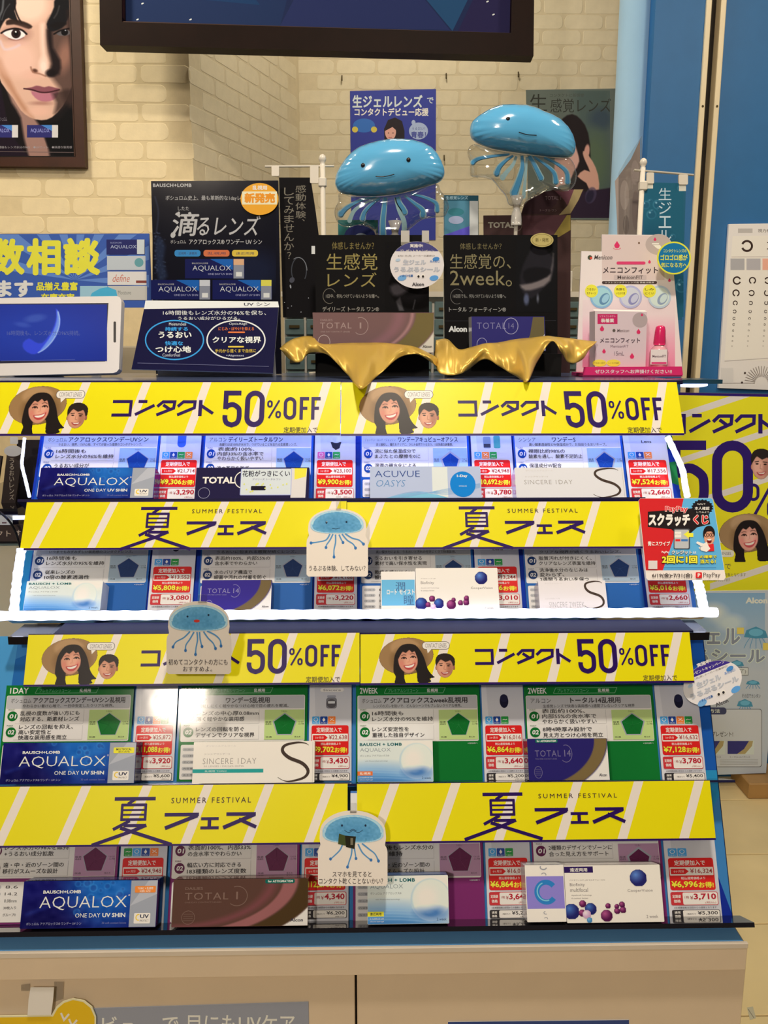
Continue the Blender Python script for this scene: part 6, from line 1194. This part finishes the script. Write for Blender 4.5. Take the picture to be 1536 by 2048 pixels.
m.build('cutout_sign', PAPER, label='dark maroon and gold cut-out sign behind the right jellyfish balloon', cat='sign')
P = VP(1.612); m = M(P); m.slab([(888, 390), (957, 391), (957, 748), (889, 748)], .02, K(34, 82, 96), K(206, 204, 196)); m.lay = 1; m.rect(889, 402, 938, 470, K(70, 120, 136)); m.ell(912, 424, 16, 8, K(46, 110, 116)); m.rect(939, 402, 956, 470, K(206, 204, 200)); m.poly([(889, 470), (939, 452), (939, 470)], K(86, 76, 176)); m.text('生感覚レンズ', 892, 392, 936, 399, K(150, 176, 180), .02); m.rect(880, 425, 888, 470, K(30, 84, 100)) if 0 else None; m.ell(912, 440, 15, 8, K(150, 156, 176)); m.build('leaflet_box', PAPER, label='teal and white leaflet carton between the two jellyfish balloons', cat='carton')
P = VP(1.60); m = M(P); m.slab([(676, 440), (756, 440), (758, 748), (678, 748)], .004, K(30, 96, 90)); m.lay = 1; m.ell(722, 474, 34, 26, K(28, 36, 92), 24); m.ell(722, 490, 20, 24, K(150, 156, 166), 20); m.build('leaflet', PAPER, label='green and navy leaflet partly hidden behind the left jellyfish balloon', cat='leaflet')

# ------------------------------------------------------------------ jellyfish balloons
FOIL = mat('sky_blue_foil', CR(92, 180, 236), rough=.14, metal=.0, coat=1.0, vary=.03, bscale=8)
FILM = clear_mat('clear_balloon_film', (.97, .97, .96), .04, .75, rough=.06)
TENT = mat('pale_blue_tentacle', CR(70, 150, 206), rough=.25, coat=.6, vary=.1); TENT2 = mat('frosted_tentacle', CR(150, 190, 206), rough=.25, coat=.6, vary=.1)
BLK = mat('black_ink', CR(20, 22, 30), rough=.3, vary=.1)
def pillow(pl, outline, centre, depth, wrinkle, seed, power=.55, k=4):
    o = cr(outline, k, True); n = len(o); c = np.array(centre, float); rings = 22; V = []; F = []; rs = np.random.RandomState(seed)
    nd = pl.n; ph = rs.rand(n)*.3
    for side in (1, -1):
        for i in range(rings+1):
            s = math.sin(i/rings*math.pi/2); h = depth*(max(0, 1-s**2.6))**power
            wr = 1+wrinkle*(s**9)*np.sin(np.arange(n)*2*math.pi/3.1+ph*6)
            P_ = pl.hit(c+(o-c)*s); P_ = P_+nd*side*(h*wr)[:, None] if h > 0 else P_+nd*side*0
            V.append(P_)
    V = np.vstack(V); R1 = rings+1
    for sd_ in range(2):
        b = sd_*R1*n
        for i in range(rings):
            for j in range(n):
                q = (b+i*n+j, b+i*n+(j+1) % n, b+(i+1)*n+(j+1) % n, b+(i+1)*n+j); F.append(q if sd_ == 0 else q[::-1])
    return V, F
def ponp(pl, outline, centre, depth, pts, power=.55):
    """points lifted onto the front of the pillow"""
    o = cr(outline, 4, True); c = np.array(centre, float); out = []
    for p in np.atleast_2d(np.array(pts, float)):
        d = p-c; th = math.atan2(d[1], d[0]); oa = np.arctan2(o[:, 1]-c[1], o[:, 0]-c[0]); j = np.argmin(np.abs((oa-th+math.pi) % (2*math.pi)-math.pi)); s = min(.999, np.linalg.norm(d)/np.linalg.norm(o[j]-c))
        h = depth*(max(0, 1-s**2.6))**power; out.append(VPn(pl, p, h+.0032))
    return np.array(out)
def VPn(pl, p, h): return pl.hit([p], h)[0]
def balloon(pl, cap, cc, skirt, sc_, tents, eyes, mouth, stick, label):
    a = stick[0]; base = pl.hit([stick[-1]])[0]; base = np.array([base[0], base[1]+.03, TOPZ])
    t = thing('jellyfish_balloon', base, label, 'balloon', 'jellyfish balloons on sticks')
    m = M(); m.smooth = True; V, F = pillow(pl, cap, cc, .036, .16, 1); m.add(V, F, (1, 1, 1)); m.build('blue_cap', FOIL, t)
    m = M(); m.smooth = True; V, F = pillow(pl.off(-.002), skirt, sc_, .022, .30, 2); m.add(V, F, (1, 1, 1)); m.build('clear_skirt', FILM, t)
    for i, (p, w0, w1, tw) in enumerate(tents):
        q = cr(p, 6); n = len(q); ws = [w0+(w1-w0)*(j/(n-1)) for j in range(n)]
        for off, wsc, mt, nm in ((.004, 1.55, TENT2, 'tentacle_edge'), (.006, 1.0, TENT, 'tentacle')):
            m = M(pl.off(off)); m.line(q, [x*wsc for x in ws], (1, 1, 1)); m.ell(q[-1][0], q[-1][1], w1*wsc*.52, w1*wsc*.6, (1, 1, 1), 12); 
            if nm == 'tentacle' and tw: m2 = M(pl.off(off)); m2.line(q[int(n*.0):], [x*wsc for x in ws], (1, 1, 1)); m2.ell(q[-1][0], q[-1][1], w1*.52, w1*.6, (1, 1, 1), 12); m2.build(nm, TENT, t)
            elif nm == 'tentacle_edge': m.build('tentacle' if not tw else nm, mt, t)
    for e in eyes:
        p = ponp(pl, cap, cc, .036, [e])[0]; m = M(); m.lathe(p-pl.n*.0022, [(.0036, -.003), (.0036, .0005), (.0031, .0016), (.0008, .0024)], ax=pl.n, n=14); m.build('eye', BLK, t)
    q = ponp(pl, cap, cc, .036, cr(mouth, 5)); m = M(); m.tube(q, .0008, n=6); m.build('mouth', BLK, t)
    m = M(); s0 = pl.hit([stick[0]])[0]; m.tube([s0+(0, 0, .012), s0+(0, 0, -.004), (base[0], base[1], TOPZ)], [.0065, .0034, .0034], n=10); m.build('stick', WHITEP, t)
    m = M(); m.lathe(s0-(0, 0, .004), [(.009, -.018), (.0095, -.01), (.0085, 0), (.005, .012), (.012, .03)], n=14); m.build('stick_cup', clear_mat('frosted_cup_%d' % int(stick[0][0]), (.9, .9, .9), .06, .4, milky=.5), t)
Z1 = lambda L: [(640+a*280/1536, 260+b*280/1536) for a, b in L]
balloon(VP(1.50), Z1([(165, 560), (185, 470), (235, 380), (310, 280), (430, 190), (570, 140), (740, 105), (900, 100), (1050, 118), (1190, 170), (1280, 250), (1335, 350), (1365, 440), (1355, 520), (1300, 575), (1200, 610), (1040, 655), (860, 700), (700, 722), (520, 728), (330, 715), (215, 680), (175, 625)]), Z1([(760, 420)])[0],
    Z1([(215, 690), (400, 730), (700, 730), (1000, 670), (1270, 590), (1320, 660), (1380, 740), (1415, 830), (1395, 900), (1360, 950), (1250, 960), (1120, 985), (1030, 1050), (960, 1110), (930, 1170), (640, 1170), (590, 1110), (500, 1055), (400, 1045), (300, 1070), (215, 1040), (165, 960), (160, 870), (200, 780)]), Z1([(780, 860)])[0],
    [(Z1([(610, 735), (450, 770), (300, 850), (230, 920)]), 2, 9, 1), (Z1([(640, 740), (500, 800), (380, 880), (325, 990)]), 2, 6, 0), (Z1([(660, 745), (560, 820), (490, 900), (468, 970)]), 3, 8, 1), (Z1([(715, 740), (705, 850), (690, 1000), (690, 1150)]), 6, 9, 1), (Z1([(850, 735), (870, 800), (910, 860), (930, 900)]), 7, 8, 1), (Z1([(830, 740), (870, 880), (920, 1000), (925, 1140)]), 5, 7, 0), (Z1([(930, 720), (1030, 800), (1120, 870), (1130, 930)]), 3, 9, 1), (Z1([(1000, 700), (1150, 740), (1270, 800), (1285, 880)]), 3, 7, 1)],
    [(726, 330), (817, 319)], Z1([(610, 510), (700, 512), (815, 487)]), [(790, 474), (790, 600)], 'left sky blue jellyfish balloon with black dot eyes, above the black displays')
Z2 = lambda L: [(920+a*380/1536, 190+b*380/1536) for a, b in L]
balloon(VP(1.52), Z2([(80, 290), (100, 215), (180, 150), (300, 90), (430, 80), (560, 90), (700, 145), (810, 200), (890, 285), (925, 370), (932, 440), (905, 495), (840, 508), (700, 500), (540, 480), (400, 460), (260, 435), (150, 395), (95, 350)]), Z2([(510, 300)])[0],
    Z2([(110, 400), (250, 440), (500, 480), (800, 512), (890, 515), (935, 600), (940, 690), (900, 760), (820, 780), (730, 760), (640, 810), (560, 850), (500, 900), (400, 890), (370, 820), (320, 760), (260, 690), (160, 660), (85, 650), (80, 540), (60, 460)]), Z2([(480, 650)])[0],
    [(Z2([(400, 480), (260, 495), (150, 515), (105, 545)]), 3, 7, 1), (Z2([(430, 490), (370, 530), (320, 580), (298, 630)]), 3, 9, 1), (Z2([(455, 495), (430, 560), (380, 620), (345, 665)]), 3, 7, 0), (Z2([(500, 490), (505, 580), (480, 680), (440, 790)]), 4, 12, 1), (Z2([(560, 495), (600, 560), (630, 620), (655, 670)]), 6, 8, 1), (Z2([(600, 500), (700, 570), (760, 630), (775, 700)]), 3, 8, 1), (Z2([(680, 505), (790, 560), (860, 620), (870, 700)]), 3, 8, 1), (Z2([(540, 500), (530, 640), (520, 760), (515, 820)]), 3, 5, 0)],
    [(1016.5, 237), (1103.5, 252)], Z2([(475, 300), (540, 320), (620, 326)]), [(1033, 424), (1030, 600)], 'right sky blue jellyfish balloon with black dot eyes, before the olive poster')
# ------------------------------------------------------------------ posters on the partition behind, right
P = RW.off(.05); m = M(P); m.slab([(1300, 784), (1640, 790), (1640, 1196), (1300, 1182)], .012, C(222, 206, 30, KR), C(120, 110, 60)); m.lay = 1
def clipy(L): return L
for y in (796, 886, 979, 1070, 1157):
    yl = lambda x, d=0: y+d-(x-1450)*.33
    a, b = 1302, 1638; pts = [(a, yl(a)), (b, yl(b)), (b, yl(b, 13)), (a, yl(a, 13))]
    if y == 796: pts = [(a, yl(a)), (1466, 790.5), (1508, 790.5), (a, yl(a, 13))]
    if y == 1157: pts = [(1420, yl(1420)), (b, yl(b)), (b, yl(b, 13)), (1420, yl(1420, 13))]
    m.poly(pts, C(206, 190, 190, KR))
ink2 = C(40, 18, 84, KR); m.poly([(1300, 784), (1640, 790), (1640, 796), (1300, 789)], ink2); kontakuto(m, 1328, 828, 1550, 867, ink2)
seg5(m, 1342, 881, 1417, 1025, 19, ink2); seg0(m, 1424, 881, 1506, 1025, 20, ink2); seg0(m, 1495, 967, 1519, 1002, 6, ink2); seg0(m, 1534, 1000, 1556, 1036, 6, ink2); m.line([(1544, 967), (1506, 1036)], 6, ink2)
m.raster(1500, 896, 1546, 960, MAN, KR); m.raster(1438, 1022, 1556, 1124, WOMAN, KR); m.rect(1430, 1100, 1468, 1114, C(206, 196, 190, KR), 6); m.text('LENSES', 1440, 1104, 1462, 1110, C(110, 100, 100, KR)); m.text('で', 1450, 1128, 1462, 1138, C(90, 80, 60, KR)); m.text('※初回のみ対象となります', 1420, 1146, 1492, 1153, C(120, 110, 60, KR)); m.text('対象外となる場合もございます', 1400, 1156, 1460, 1163, C(120, 110, 60, KR))
m.build('sale_poster', PAPER, label='large yellow half price poster on the blue partition behind the stand', cat='poster')
P = RW.off(.09); m = M(P); m.slab([(1340, 1184), (1562, 1180), (1532, 1546), (1425, 1550), (1340, 1550)], .006, C(170, 172, 166, KR), C(196, 184, 160, KR)); m.lay = 1
r = Ras(222, 360, (172, 172, 164), k=.6); g_ = np.clip(1-r.y/160, 0, 1)[..., None]; r.im[..., :3] = r.im[..., :3]*(1-g_)+np.array((120, 150, 164))*g_; r.ell(100, 40, 30, 18, (186, 186, 182), 16); r.ell(140, 60, 30, 16, (176, 182, 182), 14); r.ell(60, 60, 36, 14, (140, 160, 170), 12); r.ell(100, 330, 120, 14, (150, 168, 172), 10, 0, .6)
m.raster(1342, 1186, 1530, 1544, r.im, KR); g1_ = C(122, 124, 126, KR); ol = (C(196, 198, 196, KR), .075)
m.text('Alcon', 1491, 1195, 1535, 1207, C(206, 214, 216, KR), .04); m.text('ジェル', 1376, 1255, 1480, 1289, g1_, .03, out=ol); m.text('するシール', 1350, 1298, 1530, 1326, g1_, .03, out=ol)
for x, y, rx, ry in ((1512, 1268, 24, 15), (1474, 1328, 14, 8), (1506, 1366, 14, 6), (1490, 1408, 16, 10)):
    m.poly([(x-rx, y+ry*.4), (x-rx*.8, y-ry*.5), (x, y-ry), (x+rx*.8, y-ry*.4), (x+rx, y+ry*.5), (x, y+ry*.6)], C(66, 126, 140, KR)); m.ell(x, y-ry*.2, rx*.6, ry*.5, C(96, 156, 166, KR), 14)
    for k in range(5): m.line(cr([(x-rx*.5+k*rx*.25, y+ry*.5), (x-rx*.8+k*rx*.4, y+ry*1.2), (x-rx+k*rx*.5, y+ry*1.9)], 3), 1, C(66, 126, 150, KR))
m.rect(1474, 1255, 1488, 1268, C(206, 180, 80, KR)); m.rect(1526, 1286, 1540, 1300, C(206, 180, 80, KR)); m.rect(1460, 1335, 1497, 1351, C(100, 96, 90, KR), 1); m.rect(1461, 1336, 1496, 1350, C(190, 186, 176, KR), 1); m.text('(完了)', 1464, 1338, 1492, 1348, C(90, 84, 80, KR))
m.rect(1360, 1418, 1524, 1534, C(90, 88, 84, KR), 5); m.rect(1361, 1419, 1523, 1533, C(184, 180, 168, KR), 5); m.rect(1380, 1415, 1453, 1429, C(56, 58, 80, KR), 6); m.text('応募方法', 1396, 1418, 1440, 1426, C(200, 200, 196, KR), .02); m.text('その日でカンタン', 1484, 1388, 1521, 1396, C(90, 86, 80, KR)); m.text('シールをプレゼント!', 1390, 1463, 1466, 1473, C(70, 66, 64, KR), .01)
for x in (1396, 1454): m.rect(x, 1481, x+54, 1509, C(190, 190, 196, KR)); m.poly([(x+1, 1482), (x+44, 1482), (x+34, 1498), (x+20, 1508), (x+1, 1508)], C(46, 44, 96, KR)); m.poly([(x+44, 1482), (x+52, 1482), (x+50, 1492), (x+36, 1508), (x+20, 1508), (x+34, 1498)], C(160, 138, 86, KR)); m.text('トータル14 バランス', x+6, 1512, x+46, 1516, C(100, 96, 90, KR))
for k in range(4): m.line([(1440, 1520+k*3), (1516, 1519+k*3)], .6, C(130, 126, 116, KR))
m.build('campaign_poster', LAMIN, label='grey-green campaign poster with pale jellyfish, at floor level behind the stand on the right', cat='poster')
WOODM = mat('tan_wood', CR(176, 138, 86), rough=.5, vary=.12, bump=.1, bscale=50)
a, b = RW.off(.12).hit([(1490, 1572), (1600, 1572)]); m = M(); m.box((a[0], 2.50, 0), (b[0]+.3, 2.64, .055), bev=.004); m.build('wooden_base', WOODM, label='tan wooden plinth on the floor under the campaign poster', cat='plinth')
# taped chip on the floor
p_ = Plane((0, 0, .0006), (0, 0, 1), up=(0, 1, 0)); m = M(p_); m.slab([(1494, 2015), (1506, 2013), (1512, 2036), (1500, 2040)], .0004, C(176, 160, 120, KR)); m.line([(1496, 2018), (1508, 2036)], 1.2, C(110, 96, 70, KR)); m.build('tape_scrap', PAPER, label='scrap of worn tape stuck on the cream floor tiles', cat='tape')
# ------------------------------------------------------------------ counter cabinet
FY = .841; t = thing('counter_cabinet', (0, 1.15, 0), 'beige laminate counter cabinet with a blue top, carrying the display stands', 'cabinet')
CP = VP(FY); xr = CP.hit([(1494, 1910)])[0][0]; xl = -1.35; zt_ = DECKZ; z1_ = CP.hit([(768, 1950)])[0][2]; z2_ = CP.hit([(768, 1955)])[0][2]
m = M(); m.box((xl, FY+.003, z2_+.004), (xr-.001, 1.45, zt_-.0015), bev=.0015); m.build('top', CAB, t)
m = M(); m.box((xl, FY, z1_), (xr, FY+.003, zt_), bev=.0007); m.build('fascia', CAB, t)
m = M(); m.box((xl, FY-.0004, zt_-.0065), (xr+.0005, FY+.004, zt_+.0006), bev=.0008); m.build('edge_band', CABE, t)
m = M(); m.box((xl, FY+.0045, zt_-.001), (xr-.004, 1.448, zt_+.0003)); m.build('blue_top_sheet', BLUELAM, t)
DP = VP(FY+.010); xd_ = DP.hit([(1486, 2000)])[0][0]; xs_ = DP.hit([(712, 2000)])[0][0]
m = M(); m.box((xl, FY+.028, .06), (xd_-.003, 1.44, z2_+.003)); m.build('carcass', CAB, t)
m = M(); m.box((xl, FY+.020, .055), (xd_-.006, FY+.028, z1_)); m.build('shadow_gap', DARKGAP, t)
m = M(); m.box((xs_+.0013, FY+.010, .06), (xd_, FY+.026, z2_-.0005), bev=.001); d2 = m.build('door', CAB, t)
m = M(); m.box((xl, FY+.010, .06), (xs_-.0013, FY+.026, z2_-.0035), bev=.001); d1 = m.build('door', CAB, t)
m = M(); m.box((xl, FY+.06, 0), (xd_-.02, 1.42, .06)); m.build('kick_board', DARKGAP, t)
KD = (.62, .55, .46)
m = M(DP.off(.001)); m.slab([(150, 2018), (617, 2004), (619, 2120), (150, 2120)], .0008, C(128, 128, 134, KD)); w2 = C(196, 192, 190, KD)
m.lay = 1; m.text('ビュー', 204, 2033, 312, 2068, w2, .01); m.text('で', 325, 2034, 357, 2066, w2, .01); m.text('目にもUVケア。', 376, 2030, 604, 2066, w2, .01); m.build('door_sign', PAPER, label='grey sign with white lettering taped to the cabinet door', cat='sign')
m = M(DP.off(.004)); a = np.linspace(0, 2*math.pi, 40, endpoint=False); P4 = DP.off(.004)
pts = [(-60, 2033), (103, 2030), (112, 2014), (126, 2003), (146, 1997), (168, 2001), (184, 2014), (192, 2034), (192, 2110), (-60, 2110)]
m.slab(pts, .001, C(214, 196, 150, KD)); m.lay = 1; m.poly([(-60, 2036), (106, 2033), (115, 2017), (128, 2006), (146, 2000), (166, 2004), (181, 2016), (189, 2034), (189, 2110), (-60, 2110)], C(224, 160, 30, KD))
for dx, dy in ((0, 0), (16, 12), (30, 22)): m.line([(122+dx, 2026+dy), (128+dx, 2040+dy), (138+dx, 2028+dy)], 4, C(236, 222, 190, KD))
m.build('gold_badge', GLOSS, label='amber badge with a pale outline at the lower left of the cabinet', cat='badge')
m = M(DP.off(.006)); m.slab([(61, 1975), (108, 1975), (106, 2000), (102, 2030), (55, 2031), (57, 2000)], .0008, C(226, 216, 200, KD)); m.build('paper_strap', PAPER, label='white paper strip hanging on the left cabinet door above the amber badge', cat='paper strip')
TAPE = clear_mat('old_tape', (.88, .84, .76), .04, .3, milky=.2)
for pts_, wd_ in (([(42, 1970), (60, 1968), (60, 1982), (42, 1982)], 'left'), ([(108, 1964), (128, 1964), (126, 1998), (108, 2004)], 'right')):
    m = M(DP.off(.001)); m.slab(pts_, .0006, (1, 1, 1)); m.build('adhesive_tape', TAPE, label='clear tape piece just %s of the white paper strip on the cabinet' % wd_, cat='tape')
m = M(DP.off(.001)); m.slab([(896, 2044), (1258, 2040), (1258, 2110), (896, 2110)], .0008, C(44, 60, 106, KD), C(150, 146, 140, KD)); m.build('lower_notice', PAPER, label='top edge of a navy notice on the right cabinet door', cat='notice')
# ------------------------------------------------------------------ drawer unit behind the top shelf
t = thing('drawer_unit', (0, 2.2, 0), 'white unit of small teal drawers seen through gaps behind the top shelf', 'drawer unit')
DU = VP(2.0); a, b = DU.hit([(566, 590), (1166, 590)]); zt2 = a[2]; m = M(); m.box((a[0], 2.012, 0), (b[0], 2.3, zt2)); m.build('body', WHITEP, t)
m = M(); m.box((a[0]-.004, 1.996, zt2-.004), (b[0]+.004, 2.3, zt2+.008)); m.build('top_board', WHITEP, t)
TEALD = mat('teal_drawer_front', CR(96, 118, 122), rough=.35, vary=.06); dr0 = None; nc = 14; cw = (b[0]-a[0])/nc
z = zt2-.012; r_ = 0
while z > 1.30:
    for i in range(nc):
        if dr0 is None:
            m = M(); m.box((a[0]+.003, 2.0, z-.038), (a[0]+cw-.003, 2.012, z-.002), bev=.002); dr0 = m.build('drawer', TEALD, t); z0_ = z; l0 = dr0.location.copy(); m = M(); m.box((a[0]+cw/2-.012, 1.996, z-.022), (a[0]+cw/2+.012, 2.0, z-.016)); k0 = m.build('knob', HOOKM, dr0)
        else:
            o = dr0.copy(); COL.objects.link(o); o.parent = t; o.location = l0+Vector((cw*i, 0, z-z0_)); k2 = k0.copy(); COL.objects.link(k2); k2.parent = o
    z -= .040; r_ += 1
for i, (x0, x1, y0) in enumerate(((1096, 1122, 542), (1124, 1150, 540))):
    q = DU.hit([(x0, y0), (x1, y0)]); m = M(); m.box((q[0][0], 2.02, zt2+.009), (q[1][0], 2.16, q[0][2]), bev=.002); f_ = 'white storage carton on the teal drawer unit, %s of two' % ('left' if i == 0 else 'right'); m.build('storage_carton', WHITEP, label=f_, cat='carton', group='white storage cartons')
# low shelf against the left wall
a, b = VP(2.3).hit([(215, 692), (640, 692)]); m = M(); m.box((a[0], 2.3, 0), (b[0], 2.59, a[2]), bev=.004); m.build('back_counter', mat('grey_counter', CR(170, 160, 140), rough=.4, vary=.05), label='grey counter against the left wall behind the slanting sign', cat='counter')
# ------------------------------------------------------------------ neighbouring display glimpsed at the left edge
KL = (.5, .45, .38); KQ = lambda r, g, b: C(r, g, b, KL)
LY = VP(1.52); a, b = LY.hit([(-150, 1083), (60, 1083)]); SIDEM = mat('cream_side_cabinet', CR(240, 220, 180), rough=.4, vary=.03)
zc = a[2]; m = M(); zl = LY.hit([(0, 1290)])[0][2]; m.box((a[0], 1.52, zl), (b[0], 1.95, zc), bev=.003); tt = thing('side_cabinet', ((a[0]+b[0])/2, 1.7, 0), 'cream cabinet of the neighbouring display at the left edge', 'cabinet'); m.build('body', SIDEM, tt)
m = M(); m.box((a[0], 1.56, 0), (b[0]-.01, 1.93, zl)); m.build('plinth', DARKGAP, tt)
m = M(); m.box((a[0], 1.50, zc), (b[0], 1.95, zc+.010)); m.build('ledge', BLACKAC, tt)
P = VP(1.495); m = M(P); m.slab([(-60, 1050), (46, 1050), (45, 1083), (-60, 1083)], .003, KQ(58, 44, 36)); m.text('コンタクト', -60, 1061, 22, 1073, KQ(176, 150, 120), .01); m.text('すぐ', 31, 1060, 54, 1073, KQ(176, 150, 120), .01); m.build('brown_sign', MATTE, label='dark brown sign strip with pale lettering at the left edge', cat='sign')
m = M(VP(1.492)); m.slab([(-20, 1031), (25, 1031), (25, 1050), (-20, 1050)], .001, KQ(196, 190, 190)); m.rect(4, 1044, 13, 1047, KQ(90, 60, 60)); m.build('price_tag', PAPER, label='small white tag on the brown sign strip at the left edge', cat='tag')
bz = zc+.010
a2, b2 = VP(1.60).hit([(-120, 1010), (52, 1010)]); m = M(); m.box((a2[0], 1.56, bz), (b2[0], 1.9, a2[2])); stp = m.build('black_step', BLACKAC, label='black riser block above the brown sign strip at the left edge', cat='riser')
m = M(); q = VP(1.555).hit([(-20, 1036), (52, 1035)]); m.tube(q, .004, n=8); m.build('led_tube', LEDM, label='bright bit of light tube on the black riser at the left edge', cat='light strip')
zs = a2[2]
for i, (pts, lab) in enumerate((([(-30, 905), (4, 912), (-10, 1008), (-50, 1008)], 'dark leaning placard cut by the left edge'), ([(14, 905), (44, 912), (30, 1010), (2, 1008)], 'dark leaning placard with vertical pale script right of another'))):
    P = VP(1.62, 0, 10, z=zs); m = M(P); m.slab(pts, .006, KQ(44, 36, 32)); cx = (pts[0][0]+pts[1][0]+pts[2][0]+pts[3][0])/4
    m.text('うるおいレンズ', cx-4, 916, cx+6, 1000, KQ(150, 136, 116), 0, vert=True); m.build('placard', MATTE, label=lab, cat='placard', group='dark placards')
P = VP(1.68); m = M(P); m.slab([(34, 880), (84, 880), (84, 1008), (28, 1008)], .004, KQ(30, 26, 28)); m.build('back_placard', MATTE, label='upright black placard between the left light strip and the top product row', cat='placard')
P = VP(1.60); m = M(P); al = np.linspace(0, 2*math.pi, 24, endpoint=False); m.slab([(26+18*math.cos(q), 902+11*math.sin(q)) for q in al], .001, KQ(196, 190, 190)); m.rect(20, 874, 36, 888, KQ(206, 204, 206), 2); m.build('white_badge', PAPER, label='small white oval badge with a clip at the left edge', cat='badge')
m = M(); q = VP(1.47).hit(cr([(-10, 1018), (4, 1028), (20, 1044), (32, 1066), (41, 1096), (48, 1125)], 5)); m.tube(q, .0022, n=8); m.build('black_cable', BLACKAC, label='thin black cable drooping over the brown sign at the left edge', cat='cable')
